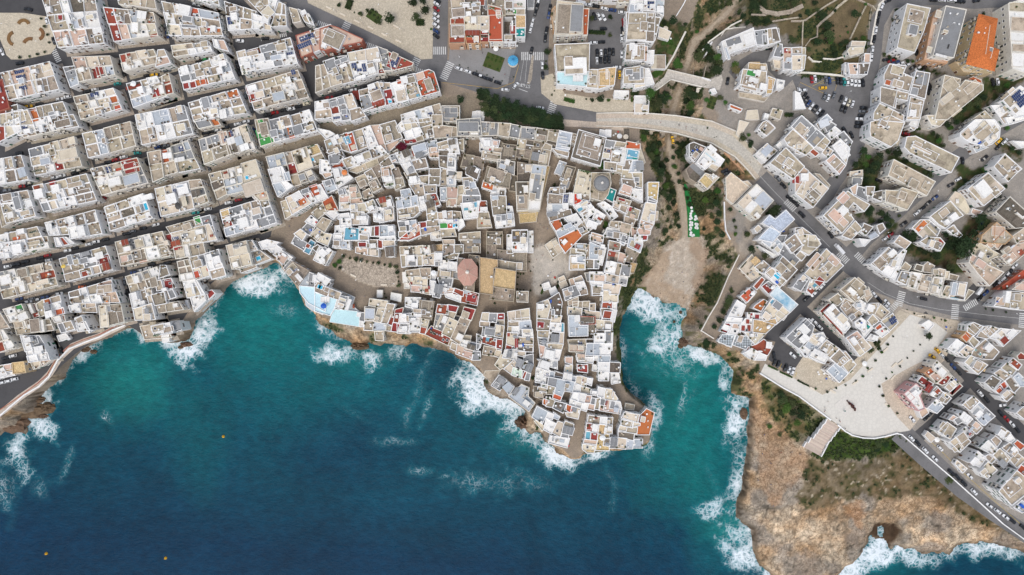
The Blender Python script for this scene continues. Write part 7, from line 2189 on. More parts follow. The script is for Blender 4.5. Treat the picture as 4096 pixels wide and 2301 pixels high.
road = ribbon(WD('640,-60 712,-8 790,30 870,66 950,108 1030,148 1110,176 1200,200 1270,228 1330,255 1400,280 1480,296 1579,302'), [10, 11, 11, 11, 11, 11.5, 12, 13, 15, 16, 14, 11.5, 10.5])
sheet('main_road', road, .035, ASPHO)
sheet('side_road', ribbon(WD('1107,-80 1106,60 1104,180'), 9), .05, ASPHO)
sheet('side_road', ribbon(WD('1362,-80 1350,60 1335,150 1328,245'), [13, 14, 19, 24]), .06, ASPHO)
sheet('side_road', ribbon(WD('1915,445 1990,520 2060,590 2140,665 2200,706 2290,745 2400,772 2700,812'), [8.5, 9, 9.5, 11, 11, 10, 10, 10]), .035, ASPHO)
sheet('side_road', ribbon(WD('2300,-20 2235,8 2205,60 2198,140 2180,230 2165,330 2150,385 2095,465 2062,525'), [8, 8, 8.5, 8, 8, 9, 8, 7.5, 7.5]), .03, ASPHO)
sheet('top_street', ribbon(WD('2235,2 2350,-6 2450,4 2600,-4'), 8), .028, ASPHO)
sheet('side_road', ribbon(WD('2128,655 2180,600 2260,532 2400,402 2470,350 2620,262'), [10, 8, 7.5, 7.5, 7.5, 7.5]), .03, ASPHO)
sheet('side_road', ribbon(WD('2125,650 2080,700 2010,770 1962,818 1950,860'), [9, 7, 7, 8, 12]), .03, ASPH)
sheet('side_road', ribbon(WD('2010,770 2065,820 2150,910 2160,960'), [5, 6, 6, 3]), .028, ASPH)
sheet('small_car_park', WD('1955,850 2000,880 2068,935 2030,965 1932,905'), .026, ASPH)
sheet('car_park', WD('1990,190 2080,198 2190,205 2170,330 2120,345 2060,300 2012,250'), .026, ASPHO)
sheet('side_road', ribbon(WD('1990,205 1945,160 1925,135 1870,165 1840,190'), [9, 9, 9, 7, 5]), .024, ASPHO)
sheet('side_road', ribbon(WD('2320,790 2390,890 2440,950 2520,1040 2620,1140'), [5, 7, 7, 8, 8]), .024, ASPH)
sheet('side_road', ribbon(WD('2262,1085 2330,1150 2420,1230 2500,1290 2620,1370'), [12, 11, 10, 9, 9]), .022, ASPHO)
sheet('side_road', ribbon(WD('2310,1100 2350,1060 2400,1000 2440,960'), [7, 5, 5, 5]), .02, ASPH)
sheet('side_road', ribbon(WD('2420,770 2480,700 2530,640 2620,560'), [8, 6, 6, 6]), .024, ASPH)
sheet('courtyard_car_park', WD('1475,25 1570,18 1582,190 1560,175 1482,170 1480,110'), .022, ASPHO)
sheet('roundabout_square', WD('1132,118 1330,125 1322,195 1308,212 1262,213 1190,190 1150,176 1128,160'), .055, surf('grey_square_paving', (.27, .265, .26), .4, (.18, .175, .17), .15, .05))
kerbed('top_square', WD('758,-60 1092,-60 1088,148 1060,150 960,95 860,48 775,8'), LIME)
kerbed('round_garden_square', WD('-60,32 60,33 118,42 135,60 146,95 140,120 128,136 60,150 28,150 16,138 0,98 -60,90'), LIME)
sheet('sea_walk', WD('1128,245 1170,232 1310,262 1400,290 1400,335 1290,318 1150,300 1040,270'), .03, LIMED)
for q in ('1410,300 1480,306 1580,312 1575,330 1500,322 1410,318', '1390,185 1420,235 1480,245 1590,250 1620,255 1620,285 1500,282 1395,262 1362,235 1360,195'):
    kerbed('roadside_pavement', WD(q), LIME, .1)
kerbed('traffic_island', WD('1338,140 1343,140 1338,200 1333,212 1326,212'), PAVE, .12)
sheet('seaside_plaza', W(P('3641,1258 3740,1290 3790,1330 3740,1400 3700,1440 3620,1480 3525,1535 3540,1600 3590,1670 3640,1722 3584,1733 3494,1751 3407,1739 3351,1699 3319,1676 3196,1584 3136,1552 3041,1493 3060,1455 3160,1505 3290,1580 3400,1520 3500,1410')), .04, WHITEP)
kerbed('plaza_border', W(P('3600,1235 3860,1290 3830,1320 3790,1330 3740,1290 3641,1258')), LIME, .09)
sheet('plaza_border', W(P('3790,1330 3830,1320 3780,1440 3640,1560 3690,1660 3640,1722 3590,1670 3540,1600 3525,1535 3620,1480 3700,1440 3740,1400')), .03, LIME)
sheet('plaza_border', W(P('3500,1410 3400,1520 3290,1580 3160,1505 3230,1400 3290,1440 3330,1530 3440,1420 3500,1330 3600,1240 3641,1258')), .03, LIME)
sheet('seafront_walk', ribbon(W(P('-60,1690 20,1640 80,1590 160,1535 200,1495 240,1430 290,1385 340,1365 400,1345 450,1320 500,1296')), 3.4), .05, surf('pale_walk', (.56, .49, .40), .5, (.33, .26, .20), .3, .03))
sheet('square_inlay', W(P('1372,1035 1585,1070 1588,1148 1512,1148 1430,1120 1352,1072')), .03, surf('pale_square_paving', (.47, .405, .315), .4, (.33, .28, .21), .15, .04, pave=1.2))

# zebra crossings: each stripe is a piece of its own
def zebra(x, y, ang, n, ln, st=.52, gap=.52, mat=PAINT):
    wx, wy = U(x, y); r = tag(link('zebra_crossing', None, None, (wx, wy, .07)), kind='structure')
    key = 'stripe%.1f' % ln
    if key not in bpy.data.meshes:
        mb = MB(); mb.box(0, 0, -.004, st, ln, .006); mb.mesh(key, mat)
    a = R(-ang)
    for i in range(n):
        d = (i - (n - 1) / 2) * (st + gap)
        link('stripe', bpy.data.meshes[key], r, (math.cos(a) * d, math.sin(a) * d, 0), a)
for z in ((1386,103,25+90,9,4.0),(1669,236,25+90,9,4.0),(1788,284,25+90,10,4.2),(1755,203,0,8,4.2),(2130,225,0,12,4.4),(2208,433,20+90,9,4.0),(224,221,65,8,3.0),(1480,185,20,6,3.0),(3161,822,45,7,3.6),(3372,1030,45,7,3.6),(3445,1037,45,8,3.4),
          (3602,1195,15+90,8,4.0),(3820,1247,5+90,8,4.0),(4090,1282,5+90,8,4.0),(3882,1220,-30,8,3.4),(3572,1232,-50,7,3.2),(1095,148,-10,14,2.0),(1290,100,20,6,3.0),(1680,285,15,5,2.5)):
    zebra(*z)
def line(pts, w=.14, mat=PAINT, z=.075, name='lane_line'): sheet(name, ribbon(W(P(pts)), w), z, mat)
line('3040,705 3100,770 3200,870 3320,990'); line('3470,1130 3540,1175 3640,1215 3760,1238 3960,1262 4096,1275')
line('2225,412 2290,430 2380,440 2500,455', .2); line('2075,355 2110,368', .3)
for a, b_ in (((2080, 325), (2095, 240)), ((2100, 330), (2108, 240))): line('%d,%d %d,%d' % (a + b_), .12)
for s in ('3350,330 3330,390 3200,330 3190,370', '3440,245 3250,345', '3690,1740 3760,1800 3840,1880 4096,2110', '1770,330 1990,355 2055,330 2075,260', '3395,310 3280,335'): line(s, .16, YPAINT, .075, 'yellow_line')
for i in range(9): x, y = 3270 + i * 14, 1420 + i * 7
for i in range(7):
    x0, y0 = 3095 + i * 15.5, 1440 + i * 8.2
    line('%.0f,%.0f %.0f,%.0f' % (x0, y0, x0 - 9, y0 + 20), .16, YPAINT, .075, 'yellow_line')
# the word painted on the road before the roundabout
for x, y in ((2079, 333), (2100, 337)):
    cu = bpy.data.curves.new('stop_word', 'FONT'); cu.body = 'STOP'; cu.size = 2.6; cu.align_x = 'CENTER'; cu.materials.append(PAINT)
    wx, wy = U(x, y); o = bpy.data.objects.new('road_word', cu); COL.objects.link(o); o.location = (wx, wy, .08); o.rotation_euler = (0, 0, R(170)); o['kind'] = 'structure'

# ------------------------------------------------------------ read the survey
QB = []; HB = []; FE = []; CA = []; TR = []; MISC = []
for l in DATA.strip().split('\n'):
    k, r = l[0], l[2:]
    if k == 'Q': a, h, rows = r.split('|'); QB.append((P(a), h, rows))
    elif k == 'H': a, h, c = r.split('|'); HB.append((P(a), h, c))
    elif k == 'F': FE += [(q[0], q[1]) + tuple(float(v) for v in q[2:].split(',')) for q in r.split(';')]
    elif k == 'C': CA += [tuple(float(v) for v in q[:-1].split(',')) + (q[-1],) for q in r.split(';')]
    elif k == 'Z': TR += [tuple(float(v) for v in q.split(',')) for q in r.split(';')]
    else: MISC.append((k, r))

# volumes: (world polygon, roof height, wall letter, floor letter, house key, photo position)
VOL = []
hk = 0
rq = random.Random(11)
def lerp(a, b, t): return (a[0] + (b[0] - a[0]) * t, a[1] + (b[1] - a[1]) * t)
blocks = []
for pts, hw, rows in QB:
    h = float(hw[:-1]) * .93; wl = hw[-1]
    q = [U(x, y, h) for x, y in pts]; TL, TR_, BR, BL = q
    blocks.append(q)
    rr = [re.findall(r'(\d+)([a-zA-Z])', s) for s in rows.split('/')]
    rr = [x for x in rr if x] or [[('1', rows.strip() or 'b')]]
    width = math.dist(TL, TR_) * .5 + math.dist(BL, BR) * .5
    nh = max(1, min(max(len(x) for x in rr), int(width / 9.6)))      # houses side by side in this row
    wls = [rq.choice(wl * 3 + 'WWC') for _ in range(nh)]; dh = [rq.uniform(-.6, .6) for _ in range(nh)]
    for ri, row in enumerate(rr):
        tot = sum(int(a) for a, _ in row); acc_ = 0
        v0, v1 = ri / len(rr), (ri + 1) / len(rr)
        for a, c in row:
            u0, u1 = acc_ / tot, (acc_ + int(a)) / tot; acc_ += int(a)
            pu = lambda u, v: lerp(lerp(TL, TR_, u), lerp(BL, BR, u), v)
            k = min(nh - 1, int((u0 + u1) / 2 * nh))
            hh = h + dh[k] + rq.uniform(-.55, .55) + (.6 if c in 'wc' else 0) - (.6 if c in 'ro' else 0)
            VOL.append([ccw([pu(u0, v0), pu(u1, v0), pu(u1, v1), pu(u0, v1)]), hh, wls[k], c, 'T%d_%d' % (hk, k)])
    hk += 1
prev = None
for pts, hw, c in HB:
    h = max(float(hw[:-1]), .35); wl = hw[-1]
    p = ccw([U(x, y, h) for x, y in pts]); A = abs(area(p)); cx = sum(q[0] for q in pts) / len(pts); cy = sum(q[1] for q in pts) / len(pts)
    big = cx > 2830 and not (2750 < cx < 3250 and cy > 1150 and h < 8.5)
    lim = 420 if big else 215
    c_ = cen(p)
    if prev and (h >= 2.5) and prev['h'] >= 2.5 and prev['A'] + A < lim and min(math.dist(c_, e) for e in prev['c']) < 13 and prev['n'] < 5 and abs(h - prev['h']) < 4:
        prev['A'] += A; prev['c'].append(c_); prev['n'] += 1
    else:
        hk += 1; prev = dict(A=A, c=[c_], n=1, h=h, key=('B' if big else 'O') + str(hk))
    if h > 2.5: h += rq.uniform(-.22, .22)
    if not big and h > 2.5: p = inset(p, -.32)
    VOL.append([p, h, wl, c, prev['key']])

# height map used to see which walls are free and where a roof thing stands
RS = 0.7; rx0, ry0 = -320.0, -200.0; RW, RH = int(640 / RS), int(400 / RS)
hmap = np.zeros((RW, RH), np.float32); vmap = -np.ones((RW, RH), np.int32)
for vi, v in enumerate(VOL):
    p = v[0]; xs = [q[0] for q in p]; ys = [q[1] for q in p]
    i0, i1 = max(0, int((min(xs) - rx0) / RS)), min(RW, int((max(xs) - rx0) / RS) + 2); j0, j1 = max(0, int((min(ys) - ry0) / RS)), min(RH, int((max(ys) - ry0) / RS) + 2)
    if i1 <= i0 or j1 <= j0: continue
    X_, Y_ = np.meshgrid(rx0 + (np.arange(i0, i1) + .5) * RS, ry0 + (np.arange(j0, j1) + .5) * RS, indexing='ij')
    _, ins = dist_poly(X_, Y_, p)
    sub = hmap[i0:i1, j0:j1]; k = ins & (v[1] > sub); sub[k] = v[1]; vmap[i0:i1, j0:j1][k] = vi
def hat(x, y):
    i, j = int((x - rx0) / RS), int((y - ry0) / RS)
    return float(hmap[i, j]) if 0 <= i < RW and 0 <= j < RH else 0.0
def vat(x, y):
    i, j = int((x - rx0) / RS), int((y - ry0) / RS)
    return int(vmap[i, j]) if 0 <= i < RW and 0 <= j < RH else -1
# kerbed pavement round each block of the street grid
for q in blocks:
    c = cen(q)
    if c[0] < -128 + (0 if c[1] > 0 else 0) and ground(*c) > -1:
        kerbed('pavement', inset(ccw(q), -1.5))

houses = {}
for vi, v in enumerate(VOL): houses.setdefault(v[4], []).append(vi)
feat = {}
LOOSE = []
for f in FE:
    kx = f[2:4]; best = -1
    x, y = U(kx[0], kx[1], 7.5); b0 = vat(x, y)
    if b0 >= 0:
        x, y = U(kx[0], kx[1], VOL[b0][1]); b1 = vat(x, y); best = b1 if b1 >= 0 else b0
    if best >= 0: feat.setdefault(best, []).append(f)
    else: LOOSE.append(f)

# shared small meshes
def shared(name, fn, mats):
    mb = MB(); fn(mb); return mb.mesh(name, mats)
def win_mesh(name, shutter):
    mb = MB()                              # in x: along the wall, -y: outwards
    mb.box(0, -.02, -.75, 1.25, .10, 1.62, 0, 0)
    mb.box(0, -.055, -.66, .95, .10, 1.42, 0, 1)
    mb.box(0, -.07, -.66, .05, .12, 1.42, 0, 0)
    mb.box(0, -.12, -.83, 1.4, .3, .09, 0, 0)
    if shutter is not None:
        for s in (-1, 1): mb.box(s * .86, -.06, -.66, .46, .09, 1.42, 0, 2)
    return mb.mesh(name, [WALL['W'], GLASS] + ([shutter] if shutter is not None else []))
WIN = [win_mesh('window_plain', None), win_mesh('window_green', GREENSH), win_mesh('window_brown', WOODB), win_mesh('window_plain2', None)]
def door_f(mb):
    mb.box(0, -.02, 0, 1.4, .12, 2.5, 0, 0); mb.box(0, -.07, 0, 1.1, .1, 2.3, 0, 1)
DOOR = [shared('door_brown', door_f, [WALL['C'], WOODB]), shared('door_dark', door_f, [WALL['W'], STEEL]), shared('door_green', door_f, [WALL['W'], GREENSH])]
def balc_f(mb):
    mb.box(0, -.55, -1.0, 2.4, 1.1, .14, 0, 0)
    for s in (-1, 1): mb.box(s * 1.17, -.55, -.86, .05, 1.1, .95, 0, 1)
    mb.box(0, -1.08, .05, 2.4, .05, .05, 0, 1)
    for i in range(9): mb.box(-1.05 + i * .262, -1.08, -.86, .03, .03, .92, 0, 1)
    mb.box(0, -.05, -.86, 1.0, .1, 2.2, 0, 2)
BALC = shared('balcony', balc_f, [WALL['C'], STEEL, GLASS])
def tank_f(mb): mb.cyl(0, 0, .25, .55, 1.2, 12, 0); mb.cyl(0, 0, 1.45, .25, .12, 8, 1); mb.box(0, 0, 0, 1.2, 1.2, .25, 0, 1)
TANK = {k: shared('tank_' + k, tank_f, [acc(k), WALL['C']]) for k in 'wbge'}
def ac_f(mb): mb.box(0, 0, .12, .95, .4, .75, 0, 0); mb.cyl(0, 0, .3, .01, .01, 4, 1); mb.box(0, -.21, .25, .55, .02, .5, 0, 1)
ACU = shared('air_conditioner', ac_f, [acc('w'), STEEL])
def chim_f(mb): mb.box(0, 0, 0, .55, .55, 1.1, 0, 0); mb.box(0, 0, 1.1, .8, .8, .12, 0, 1)
CHIM = shared('chimney', chim_f, [WALL['C'], FLOOR['b']])
def dish_f(mb): mb.cyl(0, 0, 0, .04, 1.1, 6, 1); mb.cyl(.1, 0, 1.0, .12, .18, 10, 0, .5)
DISH = shared('satellite_dish', dish_f, [acc('w'), METAL])
def sky_f(mb): mb.box(0, 0, 0, 1.4, 1.4, .45, 0, 0); mb.box(0, 0, .45, 1.15, 1.15, .05, 0, 1)
SKYL = shared('skylight', sky_f, [WALL['W'], GLASS])
def pot_f(mb):
    mb.cyl(0, 0, 0, .22, .4, 8, 0, .3)
    r = random.Random(3)
    for _ in range(46):
        a, e, q = r.uniform(0, 6.28), r.uniform(-.4, 1.4), r.uniform(.25, .6); x, y, z = q * math.cos(a) * math.cos(e), q * math.sin(a) * math.cos(e), .8 + q * math.sin(e); s = .13
        mb.quad([(x - s, y, z - s), (x, y - s, z), (x + s, y, z + s * .6), (x, y + s, z)], 1)
POT = shared('potted_plant', pot_f, [acc('o'), LEAF['olive_foliage']])
def panel_f(mb): mb.box(0, 0, 0, 1.0, 1.62, .04, 0, 0); mb.box(0, 0, .04, .92, 1.54, .006, 0, 1)
PANEL = shared('solar_panel', panel_f, [METAL, SOLAR])
def lounger_f(mb): mb.box(0, .2, .25, .65, 1.3, .08, 0, 0); mb.box(0, -.6, .3, .65, .5, .08, 0, 0); [mb.box(a, b, 0, .06, .06, .26, 0, 0) for a in (-.28, .28) for b in (-.7, .75)]
LOUNGE = {k: shared('lounger_' + k, lounger_f, [acc(k)]) for k in 'wbg'}
def table_f(mb): mb.cyl(0, 0, .7, .5, .04, 12, 0); mb.cyl(0, 0, 0, .04, .7, 6, 1); mb.cyl(0, 0, 0, .25, .03, 8, 1)
TABLE = {k: shared('table_' + k, table_f, [acc(k), STEEL]) for k in 'wbgdocer'}
def paras_f(mb):
    n = len(mb.v); k = 8
    mb.v += [(1.45 * math.cos(6.283 * i / k), 1.45 * math.sin(6.283 * i / k), 2.25) for i in range(k)] + [(0, 0, 2.8)] + [(1.45 * math.cos(6.283 * i / k), 1.45 * math.sin(6.283 * i / k), 2.08) for i in range(k)]
    for i in range(k):
        j = (i + 1) % k; mb.f.append((n + i, n + j, n + k)); mb.m.append(0); mb.f.append((n + k + 1 + i, n + k + 1 + j, n + j, n + i)); mb.m.append(0)
    mb.cyl(0, 0, 0, .03, 2.75, 6, 1); mb.cyl(0, 0, 0, .35, .08, 10, 1)
PARA = {k: shared('parasol_' + k, paras_f, [acc(k), METAL]) for k in 'wbgcoyderklpn'}
def tank_small(): pass

def leafblob(mb, cx, cy, z, rx, ry, rz, n, s, r, mi=0):
    for _ in range(n):
        a, e = r.uniform(0, 6.28), math.asin(r.uniform(-.25, 1)); q = r.uniform(.55, 1) * (1 + .18 * math.sin(3 * a + cx) + .12 * math.sin(5 * a))
        x, y, zz = cx + rx * q * math.cos(a) * math.cos(e), cy + ry * q * math.sin(a) * math.cos(e), z + rz * q * math.sin(e)
        t = s * r.uniform(.6, 1.4); u = Vector((r.uniform(-1, 1), r.uniform(-1, 1), r.uniform(-.5, .5))).normalized() * t; w = Vector((-u.y, u.x, r.uniform(-.7, .7) * t))
        c = Vector((x, y, zz)); mb.quad([c - u, c - w * .7, c + u, c + w * .7], mi)
def canopy(parent, x, y, z, w, h, a, l, top=.08):
    mb = MB(); mb.box(0, 0, 0, w, h, top, 0, 0)
    for i in range(1, max(2, int(w / 1.6))): mb.box(-w / 2 + i * w / max(2, int(w / 1.6)), 0, top, .07, h, .05, 0, 1)
    c = mb.obj('canopy', [FLOOR[l] if l in FLOOR else FLOOR['w'], METAL], parent, (x, y, z)); c.rotation_euler = (0, 0, a)
    pm = MB()
    for s in (-1, 1):
        for u in (-1, 1): pm.box(s * (w / 2 - .1), u * (h / 2 - .1), -2.3, .09, .09, 2.3)
    p = pm.obj('canopy_posts', METAL, c)
    return c
def solar(parent, x, y, z, w, h, a):
    r = link('solar_array', None, parent, (x, y, z), a)
    rack = MB(); rack.box(0, 0, 0, w, .08, .25); rack.box(0, h * .38, 0, w, .08, .4); rack.box(0, -h * .38, 0, w, .08, .12); rk = rack.obj('rack', METAL, r)
    nx, ny = max(1, round(w / 1.06)), max(1, round(h / 1.68))
    if w < 1.7 and h > 3: nx, ny = max(1, round(w / 1.06)), max(1, round(h / 1.68))
    for i in range(nx):
        for j in range(ny):
            o = link('panel', PANEL, r, (-w / 2 + (i + .5) * w / nx, -h / 2 + (j + .5) * h / ny, .3 + .12 * j)); o.scale = (w / nx / 1.05, h / ny / 1.68, 1); o.rotation_euler = (R(9), 0, 0)
def hut(parent, x, y, z, w, h, a, wall, fl, hh=2.3):
    mb = MB(); t = .22
    c, s = math.cos(a), math.sin(a)
    pp = [(c * u * w / 2 - s * v * h / 2, s * u * w / 2 + c * v * h / 2) for u, v in ((-1, -1), (1, -1), (1, 1), (-1, 1))]
    ring(mb, pp, 0, hh, t if min(w, h) > 1.2 else .05, .22)
    if min(w, h) > 1.6:
        mb.box(-s * (-h / 2) * 1.0 + 0, c * (-h / 2), 0.02, .9, .12, 1.95, a, 1)
    o = mb.obj('roof_room', [WALL[wall], WOODB], parent, (x, y, z))
    fm = MB(); q = inset(pp, (t if min(w, h) > 1.2 else .05) - .02); fm.prism(q, hh - .3, hh - .2); fm.obj('roof', FLOOR[fl], o)
    return o
def ring(mb, p, z0, z1, t, drop, mi=0):
    """outer walls, the parapet's flat top and its inner face"""
    q = inset(p, t); n = len(p); b_ = len(mb.v)
    mb.v += [(x, y, z0) for x, y in p] + [(x, y, z1) for x, y in p] + [(x, y, z1) for x, y in q] + [(x, y, z1 - drop - .15) for x, y in q]
    for i in range(n):
        j = (i + 1) % n
        for k in range(3): mb.f.append((b_ + k * n + i, b_ + k * n + j, b_ + (k + 1) * n + j, b_ + (k + 1) * n + i)); mb.m.append(mi)
NEAR = {'b': 'bbscgb', 's': 'ssbds', 'c': 'ccbw', 'w': 'wwclb', 'g': 'ggbl', 'l': 'llwg', 'd': 'ddsg', 'p': 'ppc'}
vr = random.Random(5)
names = {'T': 'terraced_house', 'O': 'old_town_house', 'B': 'apartment_building'}
INFO = []
nwin = 0
for key, vis in houses.items():
    vs = [VOL[i] for i in vis]
    allc = cen([cen(v[0]) for v in vs]); gz = ground(*allc)
    small = all(v[1] < 4.6 for v in vs)
    cat = names[key[0]] if not small else 'low_building'
    if len(vs) == 1 and vs[0][1] < .5: cat = 'paved_terrace'
    root = link(cat, None, None, (allc[0], allc[1], 0))
    wset = {}; info = dict(o=root, c=allc, h=max(v[1] for v in vs), fl=max(vs, key=lambda v: abs(area(v[0])))[3], wl=vs[0][2], area=sum(abs(area(v[0])) for v in vs), f={}, cat=cat)
    for vi in vis:
        p, h, wl, fl = VOL[vi][:4]
        wl = wl if wl in WALL else 'W'; wl = 'S' if wl == 'C' and fl in 'sdy' and key[0] == 'O' else wl; c = cen(p); lp = [(x - c[0], y - c[1]) for x, y in p]
        base = max(min([ground(x, y) for x, y in p] + [ground(*c)]) - .4, -6.0)
        off = (c[0] - allc[0], c[1] - allc[1])
        t = .34 if h > 3 else .22; drop = vr.uniform(.45, .8) if h > 3 else .12
        if fl == 'V':                                   # hipped clay tile roof
            mb = MB(); mb.prism(lp, base, h, 0, top=False); wo_ = mb.obj('wall', WALL['Y'], root, (off[0], off[1], 0))
            i, j = max(((i, j) for i in range(len(lp)) for j in range(i)), key=lambda ij: math.dist(lp[ij[0]], lp[ij[1]]))
            A_, B_ = Vector(lp[0]).lerp(Vector(lp[1]), .5), Vector(lp[-2]).lerp(Vector(lp[-1]), .5)
            r1, r2 = A_.lerp(B_, .22), A_.lerp(B_, .80); po = inset(lp, -.5); rm = MB(); n = len(po)
            for i in range(n):
                a, b_ = po[i], po[(i + 1) % n]; na = r1 if (Vector(a) - r1).length < (Vector(a) - r2).length else r2; nb = r1 if (Vector(b_) - r1).length < (Vector(b_) - r2).length else r2
                pts = [(a[0], a[1], h), (b_[0], b_[1], h), (nb.x, nb.y, h + 2.6)] + ([(na.x, na.y, h + 2.6)] if na is not nb else [])
                rm.quad(pts)
            ro = rm.obj('roof', FLOOR['V'], root, (off[0], off[1], 0)); rr_ = MB(); d = r2 - r1
            rr_.box((r1.x + r2.x) / 2, (r1.y + r2.y) / 2, h + 2.55, d.length, .3, .16, math.atan2(d.y, d.x)); rr_.obj('ridge', FLOOR['p'], ro)
        else:
            mb = MB(); ring(mb, lp, base, h, t, drop)
            wo_ = mb.obj('wall', WALL[wl], root, (off[0], off[1], 0))
            q = inset(lp, t - .04); A = abs(area(q)); e = Vector(lp[1]) - Vector(lp[0])
            fs = feat.get(vi, [])
            hole = None
            for f in fs:
                if f[0] == 'V':
                    fx, fy = U(f[2], f[3], h); fw, fh = f[4] * PX * (HC - h) / HC, f[5] * PX * (HC - h) / HC
                    ex = max(((Vector(p[(i + 1) % len(p)]) - Vector(p[i])) for i in range(len(p))), key=lambda v: v.length); aa = math.atan2(ex.y, ex.x); aa = (aa + math.pi / 4) % (math.pi / 2) - math.pi / 4
                    hole = [(fx - c[0] + math.cos(aa) * u * fw / 2 - math.sin(aa) * w_ * fh / 2, fy - c[1] + math.sin(aa) * u * fw / 2 + math.cos(aa) * w_ * fh / 2) for u, w_ in ((-1, -1), (1, -1), (1, 1), (-1, 1))]
                    if not all(inside(q, *hp) for hp in hole): hole = None
            pieces = [(q, fl)]
            plainy = fl in NEAR
            if hole: pass
            elif plainy and 42 < A < 460 and len(fs) < 3:
                for _ in range(2 if A < 150 else 4):
                    big = max(pieces, key=lambda z: abs(area(z[0])))
                    if abs(area(big[0])) < 30: break
                    pp = big[0]; k = max(range(len(pp)), key=lambda i: math.dist(pp[i], pp[(i + 1) % len(pp)])); a_, b_ = Vector(pp[k]), Vector(pp[(k + 1) % len(pp)])
                    d = (b_ - a_).normalized(); m_ = a_.lerp(b_, vr.uniform(.32, .68)); s1 = cut(pp, m_.x, m_.y, d.x, d.y); s2 = cut(pp, m_.x, m_.y, -d.x, -d.y)
                    if len(s1) < 3 or len(s2) < 3: continue
                    pieces.remove(big); pieces += [(s1, big[1]), (s2, vr.choice(NEAR[fl]) if vr.random() < .5 else big[1])]
            for pi_, (pp, f2) in enumerate(pieces):
                z = h - drop + (vr.uniform(0, .28) if pi_ and h > 3 else 0)
                fm = MB()
                if hole:
                    tri = tessellate_polygon([[Vector((x, y, 0)) for x, y in pp], [Vector((x, y, 0)) for x, y in hole]]); allp = pp + hole; n0 = len(fm.v)
                    fm.v += [(x, y, z) for x, y in allp]
                    for tr in tri: fm.f.append(tuple(n0 + i for i in tr)); fm.m.append(0)
                    hc = MB(); hz = max(.5, h - 7); 
                    for i in range(4):
                        a, b_ = hole[i], hole[(i + 1) % 4]; hc.quad([(a[0], a[1], z + .5), (b_[0], b_[1], z + .5), (b_[0], b_[1], hz), (a[0], a[1], hz)])
                    hc.quad([(x, y, hz) for x, y in hole], 1); hc.obj('light_well', [WALL[wl], FLOOR['d']], root, (off[0], off[1], 0))
                else:
                    pp = ccw(pp); fm.prism(pp, z - .12, z)
                if fl == 'D' and not pi_:
                    gb = MB(); x0, x1 = min(a[0] for a in pp), max(a[0] for a in pp); y0, y1 = min(a[1] for a in pp), max(a[1] for a in pp)
                    for i_ in range(int((x1 - x0) / 1.3) + 1):
                        for j_ in range(int((y1 - y0) / 1.3) + 1):
                            gx_, gy_ = x0 + i_ * 1.3, y0 + j_ * 1.3
                            if inside(pp, gx_, gy_): gb.box(gx_, gy_, z + .02, 1.34, .16, .14); gb.box(gx_, gy_, z + .03, .16, 1.34, .16)
                    if gb.v: gb.obj('pergola_bars', STEEL, root, (off[0], off[1], 0))
                fo = fm.obj('roof', FLOOR.get(f2, FLOOR['b']), root, (off[0], off[1], 0))
                if pi_ and h > 3:
                    k = max(range(len(pp)), key=lambda i: math.dist(pp[i], pp[(i + 1) % len(pp)])); dm = MB()
                    for i in range(len(pp)):
                        a, b_ = Vector(pp[i]), Vector(pp[(i + 1) % len(pp)]); L = (b_ - a).length; mm = (a + b_) / 2
                        if L > 1.5 and all(abs(((Vector(q[j]) - mm).x * (b_ - a).y - (Vector(q[j]) - mm).y * (b_ - a).x) / L) > .3 or True for j in range(1)):
                            onedge = any(abs((Vector(q[(j + 1) % len(q)]) - Vector(q[j])).normalized().cross((b_ - a).normalized())) < .02 and abs((mm - Vector(q[j])).cross((Vector(q[(j + 1) % len(q)]) - Vector(q[j])).normalized())) < .1 for j in range(len(q)))
                            if not onedge: dm.box(mm.x, mm.y, h - drop - .1, L, .24, vr.uniform(.4, .75) + .1, math.atan2((b_ - a).y, (b_ - a).x))
                    if dm.v: dm.v = dm.v[:8]; dm.f = dm.f[:6]; dm.m = dm.m[:6]; dm.obj('dividing_wall', WALL[wl], fo)
        # things fixed on the roof, where the photograph shows them
        zr = h - (drop if fl != 'V' else -1.0); ex = max(((Vector(p[(i + 1) % len(p)]) - Vector(p[i])) for i in range(len(p))), key=lambda v: v.length)
        aa = math.atan2(ex.y, ex.x); aa = (aa + math.pi / 4) % (math.pi / 2) - math.pi / 4
